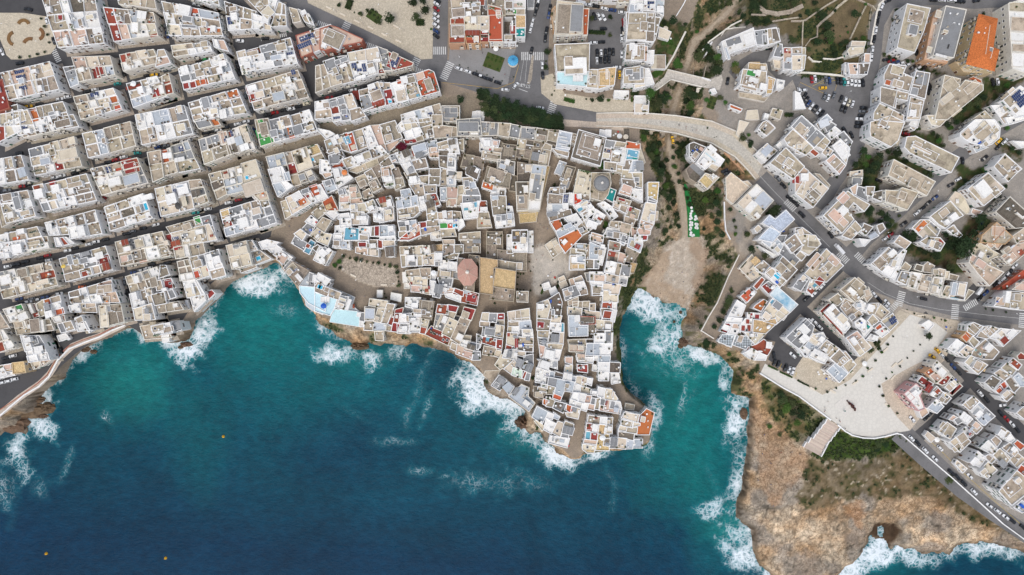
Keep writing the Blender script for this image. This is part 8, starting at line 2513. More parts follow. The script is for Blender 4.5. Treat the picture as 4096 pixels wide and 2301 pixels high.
        for f in feat.get(vi, []):
            k, l = f[0], f[1]; s_ = PX * (HC - h) / HC; fw, fh = f[4] * s_, f[5] * s_
            zt = h + 1.6 if k in 'HC' else h
            fx, fy = U(f[2], f[3], zt); lx, ly = fx - allc[0], fy - allc[1]
            info['f'][k + l] = info['f'].get(k + l, 0) + 1
            if k == 'H': hut(root, lx, ly, zr, max(fw, .4), max(fh, .4), aa, 'C' if wl == 'C' else 'W', l if l in FLOOR and l != 'a' else 'w', (2.3 if min(fw, fh) > 1.5 else 1.5) + vr.uniform(-.2, .2))
            elif k == 'T':
                mb = MB(); mb.box(0, 0, 0, fw, fh, .07, 0, 0)
                o = mb.obj('terrace_floor', FLOOR.get(l, FLOOR['b']), root, (lx, ly, zr + .26 + vr.uniform(0, .03))); o.rotation_euler = (0, 0, aa)
                if min(fw, fh) > 2.2 and vr.random() < .7:
                    em = MB()
                    for sx_, sy_, w_, h_ in ((0, -1, fw + .3, .2), (0, 1, fw + .3, .2), (-1, 0, .2, fh), (1, 0, .2, fh)): em.box(sx_ * (fw / 2 + .1), sy_ * (fh / 2 + .1), -.15, w_, h_, .45)
                    em.obj('edge_wall', WALL['W' if wl == 'W' else 'C'], o)
            elif k == 'C': canopy(root, lx, ly, zr + 2.35 + vr.uniform(-.12, .12), fw, fh, aa, l if l in FLOOR else 'w')
            elif k == 'S': solar(root, lx, ly, zr + .25, max(fw, 1.0), max(fh, 1.2), aa)
            elif k == 'G':
                mb = MB(); mb.box(0, 0, 0, fw, fh, .35, 0, 0); r = random.Random(int(f[2] * 7 + f[3]))
                nb = max(1, int(max(fw, fh) / 1.0))
                for i in range(nb):
                    tt = (i + .5) / nb - .5; leafblob(mb, tt * fw if fw > fh else 0, tt * fh if fh >= fw else 0, .4, min(.8, fw / 2 + .1), min(.8, fh / 2 + .1), .7, 34, .2, r, 1)
                o = mb.obj('planter', [WALL['C'], LEAF[r.choice(['dark_foliage', 'fresh_foliage', 'olive_foliage'])]], root, (lx, ly, zr + .1)); o.rotation_euler = (0, 0, aa)
            elif k == 'P':
                mb = MB(); mb.box(0, 0, 0, fw + .5, fh + .5, .5, 0, 0); mb.box(0, 0, .5, fw, fh, .02, 0, 1)
                o = mb.obj('roof_pool', [WALL['W'], POOL], root, (lx, ly, zr + .1)); o.rotation_euler = (0, 0, aa)
            elif k == 'K':
                if max(fw, fh) / max(.3, min(fw, fh)) < 1.6 and max(fw, fh) < 3: o = link('water_tank', TANK.get(l, TANK['w']), root, (lx, ly, zr + .2), aa, (max(.5, fw / 1.3), max(.5, fh / 1.3), max(.5, min(1.0, fw / 1.4))))
                else:
                    mb = MB(); mb.box(0, 0, 0, fw, fh, .7); o = mb.obj('roof_unit', acc(l), root, (lx, ly, zr + .2)); o.rotation_euler = (0, 0, aa)
            elif k == 'A': link('air_conditioner', ACU, root, (lx, ly, zr + .2), aa)
            elif k == 'U': LOOSE.append((k, l, f[2], f[3], f[4], f[5], zr + .26, aa))
        # smaller fittings where the roof is otherwise bare
        A = abs(area(p))
        if A > 22 and h > 3 and fl not in 'VyaEZT':
            nf = int(vr.uniform(1.0, 2.2) + A / 38)
            for _ in range(min(nf, 6)):
                e1 = vr.randrange(len(p)); tt = vr.random(); px_, py_ = lerp(lerp(p[e1], p[(e1 + 1) % len(p)], tt), c, vr.uniform(.22, .8))
                if not inside(p, px_, py_): continue
                o = vr.choice([('chimney', CHIM), ('air_conditioner', ACU), ('satellite_dish', DISH), ('skylight', SKYL), ('water_tank', TANK['w']), ('chimney', CHIM), ('air_conditioner', ACU), ('satellite_dish', DISH)])
                link(o[0], o[1], root, (px_ - allc[0], py_ - allc[1], zr + .05), aa + vr.choice([0, 1.57]))
            if A > 60 and not any(f[0] == 'H' for f in feat.get(vi, [])) and vr.random() < .6:
                e1 = vr.randrange(len(p)); px_, py_ = lerp(p[e1], c, .55); hut(root, px_ - allc[0], py_ - allc[1], zr, vr.uniform(2.2, 3.6), vr.uniform(2.4, 4.2), aa, 'C' if wl == 'C' else 'W', vr.choice('wbc'), 2.3 + vr.uniform(-.2, .2))
            for _ in range(vr.choice([0, 0, 1, 2])):
                e1 = vr.randrange(len(p)); px_, py_ = lerp(lerp(p[e1], p[(e1 + 1) % len(p)], vr.random()), c, .2); link('potted_plant', POT, root, (px_ - allc[0], py_ - allc[1], zr + .05))
        # windows, doors and balconies on the walls that face the camera's side and stand free
        if h > 3 and fl != 'x':
            st = WIN[vr.choice([0, 0, 1, 2, 3])]; db = vr.choice(DOOR)
            for i in range(len(p)):
                a, b_ = Vector(p[i]), Vector(p[(i + 1) % len(p)]); L = (b_ - a).length
                if L < 2.2: continue
                d = (b_ - a) / L; nrm = Vector((d.y, -d.x)); mid = (a + b_) / 2
                if mid.length < 45 or nrm.dot(mid.normalized()) > -.12 or abs(mid.x) > 292 or abs(mid.y) > 172: continue
                nn = max(1, int(L / 3.1)); an = math.atan2(d.y, d.x)
                for s_ in range(nn):
                    q_ = a.lerp(b_, (s_ + .5) / nn); ho = hat(q_.x + nrm.x * 1.1, q_.y + nrm.y * 1.1); gz_ = ground(q_.x + nrm.x * 1.5, q_.y + nrm.y * 1.5)
                    lo = max(ho, gz_, -9)
                    fln = 0
                    while lo + 2.9 + fln * 3.1 < h + .1:
                        zc = lo + 1.75 + fln * 3.1
                        if zc + 1.0 > h: break
                        loc = (q_.x - allc[0], q_.y - allc[1], zc); rnd = vr.random()
                        if fln == 0 and ho < .5 and gz_ > -1 and rnd < .45: link('door', db, root, (loc[0], loc[1], max(.14, gz_)), an)
                        elif fln > 0 and rnd < .12 and L > 4: link('balcony', BALC, root, loc, an)
                        elif rnd < .74: link('window', st, root, loc, an); nwin += 1
                        fln += 1
    INFO.append(info)
print('windows', nwin, 'houses', len(houses), 'volumes', len(VOL), 'loose', len(LOOSE))
# ------------------------------------------------------------ landmarks
def oct_building():
    x, y = U(1870, 1089, 12); r = tag(link('octagonal_chapel', None, None, (x, y, 0)), 'octagonal chapel with pinkish terracotta faceted roof beside the ochre tiled church', 'chapel')
    pts = [(6.2 * math.cos(R(22.5 + 45 * i)) * .86, 6.2 * math.sin(R(22.5 + 45 * i)) * 1.16) for i in range(8)]
    mb = MB(); mb.prism(pts, -.4, 11, 0, top=False); mb.obj('wall', WALL['C'], r)
    po = inset(pts, -.35); rm = MB(); rm.prism(po, 11, 11.25, 0)
    for i in range(8): rm.quad([(po[i][0], po[i][1], 11.3), (po[(i + 1) % 8][0], po[(i + 1) % 8][1], 11.3), (0, 0, 13.4)])
    ro = rm.obj('roof', surf('pale_terracotta_facets', (.52, .31, .24), .3, (.42, .2, .15), .3, .02), r)
    rb = MB()
    for i in range(8):
        a = po[i]; L = math.hypot(*a); n = len(rb.v); an = math.atan2(a[1], a[0]); dx, dy = -math.sin(an) * .12, math.cos(an) * .12
        rb.quad([(a[0] + dx, a[1] + dy, 11.42), (a[0] - dx, a[1] - dy, 11.42), (-dx, -dy, 13.55), (dx, dy, 13.55)])
    rb.obj('roof_ribs', FLOOR['p'], ro)
    lm = MB(); lm.cyl(0, 0, 13.2, .9, .7, 8); lm.cyl(0, 0, 13.9, 1.0, .8, 8, 0, .1); lm.obj('lantern', WALL['C'], r)
oct_building()
def round_dome():
    x, y = U(2406, 735, 8); r = tag(link('round_tower', None, None, (x, y, 0)), 'round stone tower with shallow grey dome and small square cap near the ravine', 'tower')
    mb = MB(); mb.cyl(0, 0, -.4, 4.6, 9.2, 28); mb.obj('wall', WALL['G'], r)
    rm = MB(); rm.cyl(0, 0, 8.8, 4.3, .5, 28, 0, 3.9); b0 = 9.3
    for rr, hh, r2 in ((3.9, .7, 3.0), (3.0, .45, 1.6), (1.6, .2, .4)): rm.cyl(0, 0, b0, rr, hh, 28, 0, r2); b0 += hh
    rm.obj('dome', FLOOR['g'], r); k = MB(); k.box(0, 0, b0, 1.1, 1.1, .8, .5); k.obj('cap', WALL['C'], r)
    em = MB()
    for i in range(28): em.box(4.45 * math.cos(i * .2244), 4.45 * math.sin(i * .2244), 8.8, .35, 1.02, .7, i * .2244)
    em.obj('rim', WALL['G'], r)
round_dome()
for k, r_ in MISC:
    if k == 'U':
        x, y, d = [float(v) for v in r_.split(',')]; wx, wy = U(x, y, 4); r = tag(link('carousel', None, None, (wx, wy, .06)), 'carousel with round bright blue canopy on the square by the road', 'carousel')
        rad = d * PX / 2; mb = MB(); n = 14
        for i in range(n):
            a, b_ = 6.2832 * i / n, 6.2832 * (i + 1) / n; mb.quad([(rad * math.cos(a), rad * math.sin(a), 3.4), (rad * math.cos(b_), rad * math.sin(b_), 3.4), (0, 0, 4.8)]); mb.quad([(rad * math.cos(b_), rad * math.sin(b_), 3.4), (rad * math.cos(a), rad * math.sin(a), 3.4), (rad * math.cos(a), rad * math.sin(a), 2.9), (rad * math.cos(b_), rad * math.sin(b_), 2.9)])
        mb.obj('canopy', plain('carousel_blue', (.09, .40, .66), .6), r); sm = MB()
        for i in range(n):
            a = 6.2832 * i / n; dx, dy = -math.sin(a) * .1, math.cos(a) * .1; sm.quad([(rad * math.cos(a) + dx, rad * math.sin(a) + dy, 3.43), (rad * math.cos(a) - dx, rad * math.sin(a) - dy, 3.43), (-dx, -dy, 4.86), (dx, dy, 4.86)])
        sm.obj('seams', plain('seam_blue', (.03, .20, .40), .6), r)
        pl = MB(); pl.cyl(0, 0, 0, rad * .95, .3, 20); pl.cyl(0, 0, .3, .5, 4, 12); pl.obj('platform', acc('c'), r)
        for i in range(8): a = i * .785; pm = MB(); pm.cyl(rad * .8 * math.cos(a), rad * .8 * math.sin(a), .3, .05, 3, 6); pm.obj('pole', METAL, r)

# ------------------------------------------------------------ bridges, stairs and walls
BR = WD('1500,286 1578,284 1640,287 1700,292 1790,306 1850,331 1900,378 1922,408'), WD('1500,318 1578,320 1640,327 1700,336 1790,361 1848,395 1882,430 1900,452')
SC_ = surf('bridge_stone', (.52, .48, .42), .35, (.36, .32, .27), .2, .04, pave=.6, joint=.75)
r = tag(link('road_bridge', None), 'pale stone bridge curving across the ravine with buttresses on its seaward side', 'bridge')
mb = MB(); mb.prism(ccw(BR[0] + BR[1][::-1]), -1.6, .06, bottom=True); mb.obj('deck', SC_, r)
for side in (0, 1):
    for i in range(len(BR[side]) - 1):
        a, b_ = Vector(BR[side][i]), Vector(BR[side][i + 1]); d = b_ - a; m_ = (a + b_) / 2; pm = MB(); pm.box(m_.x, m_.y, .06, d.length + .1, .45, .95 + .01 * i, math.atan2(d.y, d.x)); pm.obj('parapet', WALL['C'], r)
        q = (a.lerp(b_, .5)) + Vector((-d.y, d.x)).normalized() * (-1.6 if side == 0 else 1.6); wm = MB(); wm.box(q.x, q.y, .06, d.length + .2, 2.2, .13 + .006 * i, math.atan2(d.y, d.x)); wm.obj('walkway', LIME, r)
sp = [Vector(v) for v in BR[1]]; npth = [Vector(v) for v in BR[0]]
for i in range(1, len(sp) - 1):
    for tt in ((0, .5) if i < len(sp) - 2 else (0,)):
        a = sp[i].lerp(sp[i + 1], tt); b_ = npth[i].lerp(npth[i + 1], tt); d = (a - b_); m_ = (a + b_) / 2
        g0 = min(ground(a.x, a.y), ground(b_.x, b_.y), ground(m_.x, m_.y)) - 1
        if g0 > -2: continue
        pm = MB(); pm.box(m_.x, m_.y, g0, d.length + 3.4, 1.7, -1.5 - g0, math.atan2(d.y, d.x)); pm.box(m_.x, m_.y, -2.4, d.length + 1.0, 3.6, .8, math.atan2(d.y, d.x)); pm.obj('pier', WALL['G'], r)
r = tag(link('old_stone_bridge', None), 'narrow pale stone bridge with one arch crossing the upper ravine', 'bridge')
T2 = lambda s, x0=2560, y0=0, k=.33178, z=0.0: [U(x0 + x * k, y0 + y * k, z) for x, y in P(s)]
mb = MB(); dk = T2('330,845 840,965 980,900 1000,960 960,1090 790,1060 740,1050 370,960 180,1100 120,1080 220,985 290,930'); mb.prism(ccw(dk), -1.5, .05, bottom=True); mb.obj('deck', SC_, r)
for s in ('330,845 650,920 840,965', '370,962 560,1010 740,1052', '370,962 280,1030 180,1102'):
    q = T2(s)
    for i in range(len(q) - 1): a, b_ = Vector(q[i]), Vector(q[i + 1]); d = b_ - a; m_ = (a + b_) / 2; pm = MB(); pm.box(m_.x, m_.y, .05, d.length + .2, .4, .9 + .01 * i, math.atan2(d.y, d.x)); pm.obj('parapet', WALL['C'], r)
pm = MB()
for s in ('620,905 560,1005', '430,870 400,975'):
    q = T2(s); a, b_ = Vector(q[0]), Vector(q[1]); d = b_ - a; m_ = (a + b_) / 2; pm.box(m_.x, m_.y, -11, d.length + .5, 3.0, 9.6, math.atan2(d.y, d.x))
pm.obj('abutment', WALL['G'], r)

def wall_line(pts, h=1.0, w=.4, mat='G', label=None, name='stone_wall', z=None, cat='wall'):
    q = pts; root = link(name, None, None, (q[0][0], q[0][1], 0)); tag(root, label, cat)
    for i in range(len(q) - 1):
        a, b_ = Vector(q[i]), Vector(q[i + 1]); L = (b_ - a).length; nseg = max(1, int(L / 14))
        for s in range(nseg):
            p0, p1 = a.lerp(b_, s / nseg), a.lerp(b_, (s + 1) / nseg); m_ = (p0 + p1) / 2; g0 = min(ground(p0.x, p0.y), ground(p1.x, p1.y)) if z is None else z; g1 = max(ground(p0.x, p0.y), ground(p1.x, p1.y)) if z is None else z
            pm = MB(); pm.box(m_.x - q[0][0], m_.y - q[0][1], g0 - .4, (p1 - p0).length + w * 1.1 + .3, w, g1 - g0 + h + .4 + .02 * (s % 3) + .011 * i, math.atan2((b_ - a).y, (b_ - a).x)); pm.obj('wall_segment', WALL[mat], root)
    return root
wl = lambda s, lab, **k: wall_line(T2(s, 3200), label=lab, **k)
wl('-100,262 0,262 60,250 200,150 310,75 440,0 520,-60', 'long pale field wall curving up to the northern edge between gardens and scrub', w=.8)
wl('30,260 22,420 20,560', 'short straight field wall running down to the pink roofed house', w=.6)
wl('210,320 260,270 370,180 450,90 560,0', 'broad rough terrace wall climbing diagonally through the green field', w=1.2)
wl('60,560 120,480 200,450 205,320', 'thin bent stone wall around the olive garden plot', w=.5)
wl('600,470 660,340 730,190 790,70', 'straight pale terrace wall between two brown field strips', w=.8)
wl('690,0 790,45 870,85 900,120', 'pale garden wall at the top of the brown field by the road', w=.6)
wl('100,700 150,745 240,755', 'short pale curved wall below the small dark garden', mat='C', w=.7)
wl('280,715 400,722 570,682 600,640', 'pale wall under the round green tree garden', mat='C', w=.7)
wl('-60,880 100,885 350,905 540,925', 'long beige wall behind the row of parked cars', mat='C', w=1.0)
wl('820,360 835,200 850,120', 'thin rusty wall strip beside the upper road bend', w=.4)
wl('860,520 930,150 960,60 1020,0', 'low pale kerb wall along the outside of the upper road', mat='C', w=1.4, h=.5)
wl2 = lambda s, lab, **k: wall_line(T2(s, 2560), label=lab, **k)
wl2('1210,255 1100,310 980,400 830,510 760,600', 'pale stone wall along the lane above the gravel ravine bed', mat='C', w=.7, z=-.1)
wl2('310,830 400,680 480,520 540,400', 'long pale wall between the garden terrace and the sloping path', mat='C', w=.9)
wl2('440,190 520,60 560,-20', 'white garden wall running up past the northern edge', mat='W', w=.5)
wl2('1450,100 1500,150 1650,175 1800,150 1929,90', 'broad curved dry stone terrace wall in the upper scrub', w=2.2)
wl2('1350,185 1500,190', 'short rough stone wall in the dark scrub', w=.9)
wl2('1600,265 1750,240 1929,215', 'pale track wall above the white house', w=.7)
wl2('980,430 1030,360 1130,345 1260,335', 'thin pale wall curving around the white house terrace', mat='C', w=.5)
wl2('760,600 860,520 790,660', 'short white steps wall beside the green trees', mat='W', w=.6)
wl2('690,760 680,860', 'thin stake wall on the grassy bank', w=.3)
wl2('800,790 770,930', 'second stake wall on the grassy bank', w=.3)
wl2('650,915 750,945 840,975', 'white low wall at the foot of the olive trees', mat='W', w=.6)
wall_line(W(P('3041,1495 3136,1554 3196,1586 3319,1678')), 1.0, .6, 'W', 'straight white parapet with posts along the seaside plaza', 'plaza_parapet', 0)
wall_line(W(P('3351,1701 3380,1725 3407,1741 3450,1751 3494,1753 3540,1745 3584,1733 3605,1738')), 1.0, .6, 'W', 'curved white parapet round the end of the seaside plaza', 'plaza_parapet', 0)
wall_line(W(P('3605,1738 3700,1820 3810,1915 3900,1995 4009,2094 4120,2175')), 1.0, .5, 'W', 'long white sea wall beside the diagonal coast road', 'sea_wall', 0)
wall_line(W(P('-80,1700 0,1665 40,1630 100,1580 160,1545 200,1505 235,1440 280,1395 340,1370 400,1348 450,1322 500,1302')), .9, .7, 'W', 'white sea wall curving along the cliff at the western edge', 'sea_wall', 0)
wall_line(W(P('-80,1672 0,1640 60,1600 150,1535 190,1500 228,1432 275,1385 335,1360 400,1338 450,1312 490,1292')), .5, .3, 'R', 'thin red brick kerb inside the curving sea wall', 'brick_kerb', 0)
wall_line(T2('1010,1000 1015,1200 1030,1340 1080,1435', 2560, 480), 1.2, .5, 'W', 'curved white wall above the eastern bank of the ravine', 'terrace_wall', 0)
wall_line(T2('1010,340 1200,530 1410,735', 2560, 480), .6, 2.2, 'O', 'rusty brown retaining wall strip beside the road', 'retaining_wall', -2.5)
wall_line(W(P('2954,1022 2911,1109 2868,1212 2835,1265 2804,1323 2852,1353')), .8, .5, 'C', 'pale wall edging the bare path above the beach', 'path_wall', 0)
# grand staircase from the plaza down to the rocks
st0, st1 = U(3335, 1690), U(3245, 1805, -6.5); r = tag(link('stone_staircase', None, None), 'broad pinkish stone staircase descending from the white plaza to the bare rocks', 'staircase')
a, b_ = Vector(st0), Vector(st1); d = (b_ - a); L = d.length; nst = 34; un = d / L; an = math.atan2(d.y, d.x)
smesh = MB(); smesh.box(0, 0, -1.2, L / nst + .02, 8.2, 1.2); sm = smesh.mesh('stair_step', surf('pink_stone_steps', (.56, .47, .40), .3, (.42, .31, .25), .4, .12))
for i in range(nst):
    q = a + un * (L * (i + .5) / nst); w_ = 1 + .35 * max(0, (i - 22) / 12); o = link('step', sm, r, (q.x, q.y, -6.5 * (i + .5) / nst), an); o.scale = (1, w_, 1)
for s in (-1, 1):
    for i in range(6):
        q = a + un * (L * (i + .5) / 6) + Vector((-un.y, un.x)) * s * (4.2 + (.7 if i > 3 else 0) + (.6 if i > 4 else 0)); pm = MB(); pm.box(q.x, q.y, -6.5 * (i + 1) / 6 - 1.5, L / 6 + .2, .5, 3.2 + .01 * i, an); pm.obj('balustrade', WALL['W'], r)
# stairs beside the old bridge
r = tag(link('garden_staircase', None), 'long narrow stone staircase running down beside the old bridge garden', 'staircase')
a, b_ = Vector(U(2800, 352, -1)), Vector(U(2775, 465, -9)); d = b_ - a; nst = 26; smesh = MB(); smesh.box(0, 0, -1, d.length / nst + .02, 3.4, 1); sm = smesh.mesh('garden_step', WALL['C'])
for i in range(nst): q = a + d * ((i + .5) / nst); link('step', sm, r, (q.x, q.y, -1 - 8 * i / nst), math.atan2(d.y, d.x))

# ------------------------------------------------------------ trees and shrubs
tr = random.Random(9)
def crown_mesh(name, n, s, leaf, sq=.8, lumps=7):
    mb = MB(); r = random.Random(name)
    for _ in range(lumps):
        a = r.uniform(0, 6.28); q = r.uniform(.1, .55); k = r.uniform(.38, .62)
        leafblob(mb, q * math.cos(a), q * math.sin(a), r.uniform(-.1, .35) * sq, k, k, k * sq, n // lumps, s, r)
    return mb.mesh(name, LEAF[leaf])
CR = {'d': [crown_mesh('crown_dark_%d' % i, 620, .085, 'dark_foliage') for i in range(4)], 'o': [crown_mesh('crown_olive_%d' % i, 560, .085, 'olive_foliage') for i in range(3)],
      'f': [crown_mesh('crown_fresh_%d' % i, 600, .085, 'fresh_foliage') for i in range(2)], 'y': [crown_mesh('crown_dry_%d' % i, 500, .085, 'dry_foliage') for i in range(1)], 'b': [crown_mesh('crown_bougainvillea', 700, .08, 'bougainvillea')]}
tm = MB(); tm.cyl(0, 0, -1, .14, .75, 7, 0, .09)
for i in range(5):
    a = i * 1.26; bl = len(tm.v); x, y = .42 * math.cos(a), .42 * math.sin(a); tm.v += [(.05, 0, -.3), (-.05, .04, -.3), (-.03, -.05, -.3), (x, y, .25)]; tm.f += [(bl, bl + 1, bl + 3), (bl + 1, bl + 2, bl + 3), (bl + 2, bl, bl + 3)]; tm.m += [0, 0, 0]
TRUNK = tm.mesh('trunk_with_limbs', BARK)
kinds = {'d': 'dark green', 'o': 'grey-green', 'f': 'fresh green', 'y': 'yellowish', 'b': 'crimson'}
def district(x, y):
    if x > 2860 and y < 340 and x < 3480: return 'in the terraced fields'
    if 2560 < x < 2960 and y < 480: return 'in the upper ravine garden'
    if 2550 < x < 2990 and 480 <= y < 1400: return 'on the ravine bank'
    if x > 3000 and y > 1450: return 'by the seaside plaza' if y < 1740 else 'by the coast road'
    if x > 2880: return 'among the apartment blocks'
    if 1300 < x < 1620 and 1000 < y < 1170: return 'round the old town square'
    if y < 420 and 1280 < x < 2560: return 'by the main road'
    if x < 250 and y < 260: return 'round the garden square'
    if x < 1110: return 'in the street grid'
    return 'in the old town'
used = {}
def put_plant(x, y, d, kd, z0=None):
    rad = max(.45, d * PX / 2) * (.78 if x > 3000 and y > 1180 and d < 24 else 1)
    wx, wy = U(x, y, 3 if z0 is None else z0); g0 = ground(wx, wy)
    hv = hat(wx, wy)
    if g0 < -1.5: wx, wy = U(x, y, g0 + rad); g0 = ground(wx, wy)
    bush = rad < 2.1 or (2560 < x < 2990 and 480 < y < 1450 and rad < 4.5)
    h = rad * (1.15 if bush else 1.5)
    if x > 3000 and y > 1740: bush = True; rad *= .7; h = rad * .7
    size = 'tiny' if rad < 1 else 'small' if rad < 2.2 else 'medium' if rad < 4 else 'large'
    nm = 'bush' if bush else 'tree'
    r = link(nm, None, None, (wx, wy, g0))
    c = link('crown', tr.choice(CR[kd]), r, (0, 0, h * .75 if bush else h + .6)); c.scale = (rad * 1.12, rad * 1.12, rad * ((.5 if y > 1740 else .85) if bush else .95)); c.rotation_euler = (0, 0, tr.uniform(0, 6.28))
    t_ = link('trunk', TRUNK, r, (0, 0, (h * .75 if bush else h + .6))); k = (h * .75 if bush else h + .6); t_.scale = (rad * .9, rad * .9, k)
    tag(r, '%s %s %s %s, %s' % (size, kinds[kd], nm, district(x, y), place_words(x, y)), nm, '%ss %s' % (nm, district(x, y)))
for x, y, d in TR:
    if 40 < x < 200 and 50 < y < 240: kd = 'o' if tr.random() < .3 else 'd'
    elif (x, y) in ((2934, 262), (2938, 285)): kd = 'y'
    else: kd = tr.choice('dddoof')
    if d * PX / 2 > 2.6 and x > 2500 and 480 < y < 1000: kd = 'd'
    put_plant(x, y, d, kd)
for k, r_ in MISC:
    if k == 'R':
        x, y, d = [float(v) for v in r_.split(',')]; rad = d * PX / 2; wx, wy = U(x, y, 7); r = tag(link('bougainvillea', None, None, (wx, wy, 0)), 'crimson bougainvillea spreading over a wall among the old town roofs', 'bougainvillea')
        for i in range(3): c = link('crown', CR['b'][0], r, ((i - 1) * rad * .45, (i % 2) * rad * .3, 6.5)); c.scale = (rad * .8, rad * .75, rad * .5); c.rotation_euler = (0, 0, i)
        t_ = link('trunk', TRUNK, r, (0, 0, 6)); t_.scale = (rad, rad, 6)
    if k == 'Y':
        x, y, d = [float(v) for v in r_.split(',')]; PALMS = [(x, y, d), (2991, 937, 30), (2945, 690, 34), (3503, 632, 34), (3495, 670, 36)]
        fm = MB()
        for i in range(26):
            a = i * 2.39; dr = .9 - .02 * i; up = .2 + .03 * i
            for s in range(5):
                t0, t1 = s / 5, (s + 1) / 5; f = lambda t, w: (dr * t * math.cos(a) - w * math.sin(a), dr * t * math.sin(a) + w * math.cos(a), up * math.sin(t * 2.2) - .45 * t * t)
                w0, w1 = .075 * (1 - t0) + .03, .075 * (1 - t1) + .01; fm.quad([f(t0, 0), f(t1, 0), f(t1, w1), f(t0, w0)]); fm.quad([f(t0, -w0), f(t1, -w1), f(t1, 0), f(t0, 0)])
        FR = fm.mesh('palm_fronds', LEAF['olive_foliage']); tk = MB(); tk.cyl(0, 0, 0, .28, 5.2, 8, 0, .2); TKM = tk.mesh('palm_trunk', BARK)
        for (px_, py_, dd), lab in zip(PALMS, ('palm tree among the shrubs of the stone paved square by the main road', 'palm tree on the terrace below the white flat roof near the ravine', 'palm tree beside the blue car above the ravine restaurant', 'taller palm tree in the dark walled garden between apartment blocks', 'lower palm tree in the dark walled garden between apartment blocks')):
            wx, wy = U(px_, py_, 5); r = tag(link('palm_tree', None, None, (wx, wy, max(ground(wx, wy), -.5))), lab, 'palm tree'); link('trunk', TKM, r); c = link('crown', FR, r, (0, 0, 5.2)); c.scale = (dd * PX / 1.8,) * 3
    if k == 'W':
        q = P(r_); wq = [U(x, y, 5) for x, y in q]; xs = [p[0] for p in wq]; ys = [p[1] for p in wq]; hr = random.Random(4)
        done = []
        for _ in range(900):
            x, y = hr.uniform(min(xs), max(xs)), hr.uniform(min(ys), max(ys))
            if not inside(wq, x, y) or any((x - a) ** 2 + (y - b_) ** 2 < 4.4 for a, b_ in done): continue
            done.append((x, y))
            px_, py_ = x / PX * HC / (HC - 5) + 2048, 1150.5 - y / PX * HC / (HC - 5)
            r = link('tree', None, None, (x, y, 0)); rad = hr.uniform(2.5, 3.3); c = link('crown', hr.choice(CR['d'] + CR['o'][:1]), r, (0, 0, 5.2 + hr.uniform(-.5, .5))); c.scale = (rad, rad, rad * .9); c.rotation_euler = (0, 0, hr.uniform(0, 6))
            t_ = link('trunk', TRUNK, r, (0, 0, 5.0)); t_.scale = (2, 2, 5)
            tag(r, 'dark leafy tree in the dense row just below the main road', 'tree', 'trees of the dense row by the main road')
    if k == 'G':
        x, y, w_, h_, an = [float(v) for v in r_.split(',')]; wx, wy = U(x, y, 0); g0 = ground(wx, wy); w_, h_ = w_ * PX, h_ * PX
        big = min(w_, h_) > 4; nm = 'garden_bed' if big else 'hedge'
        r = tag(link(nm, None, None, (wx, wy, max(g0, 0)), R(-an)), '%s %s %s, %s' % ('grassy' if big else 'clipped green', 'garden bed' if big else 'hedge', district(x, y), place_words(x, y)), nm.replace('_', ' '))
        mb = MB(); mb.box(0, 0, 0, w_, h_, .22); mb.obj('soil_bed', surf('lawn_soil', (.055, .085, .02), .5, (.09, .07, .03), .6, .05), r); lm = MB(); hr = random.Random(int(x)); 
        step = 1.3 if not big else 2.6
        for i in range(int(w_ / step) + 1):
            for j in range(int(h_ / step) + 1):
                if big and hr.random() < .45: continue
                leafblob(lm, -w_ / 2 + (i + .5) * step * .9, -h_ / 2 + (j + .5) * step * .8 if h_ > step else 0, .3, .8, min(.8, h_ / 2 + .1), .7 if not big else .5, 30, .22, hr)
        lm.obj('foliage', LEAF['dark_foliage' if hr.random() < .6 else 'fresh_foliage'], r)
# curved flower beds of the round garden square
for (cx, cy, rad, a0, a1, rot, lab) in ((96,104,22,200,340,0,'northern'), (152,137,22,-70,70,0,'eastern'), (62,155,26,110,250,0,'western'), (122,182,26,20,110,180,'southern')):
    mb = MB(); L = []
    for i in range(9):
        a = R(-(a0 + (a1 - a0) * i / 8) + rot); L.append(U(cx + rad * math.cos(a), cy - rad * math.sin(a)))
    q = ribbon(L, 1.7); mb.prism(ccw(q), 0, .5); r = mb.obj('flower_bed', surf('reddish_soil', (.22, .115, .05), .4, (.10, .06, .03), .8, .05)); tag(r, '%s curved brown flower bed in the round garden square' % lab, 'flower bed')
# loose scrub over the ravine banks and the headland: nobody could count it
sm = MB(); sr = random.Random(21); cnt = 0
for _ in range(40000):
    zone_ = sr.random()
    if zone_ < .62: x, y = sr.uniform(60, 135), sr.uniform(-50, 160)
    elif zone_ < .92: x, y = sr.uniform(125, 290), sr.uniform(-150, -40)
    else: x, y = sr.uniform(-110, 75), sr.uniform(-60, 5)
    i, j = int(np.searchsorted(gx, x)), int(np.searchsorted(gy, y))
    if i >= NX or j >= NY: continue
    cc = C[i, j]
    if H[i, j] > -.3 or H[i, j] < -12.3 or iB[i, j] or cc[1] < cc[0] * .92: continue
    z = float(H[i, j]); s = sr.uniform(.25, .6); cnt += 1
    for _k in range(4):
        a, e = sr.uniform(0, 6.28), sr.uniform(-.5, .5); u = Vector((math.cos(a), math.sin(a), e)) * s; w_ = Vector((-math.sin(a), math.cos(a), .5 - e)) * s * .8; c0 = Vector((x + sr.uniform(-.5, .5), y + sr.uniform(-.5, .5), z + sr.uniform(.1, .6)))
        sm.quad([c0 - u, c0 - w_, c0 + u, c0 + w_], 0 if sr.random() < .6 else 1)
tag(sm.obj('scrub', [LEAF['dark_foliage'], LEAF['olive_foliage']]), 'loose low scrub covering the ravine banks and the grassy headland', 'scrub', kind='stuff')
fs = MB(); 
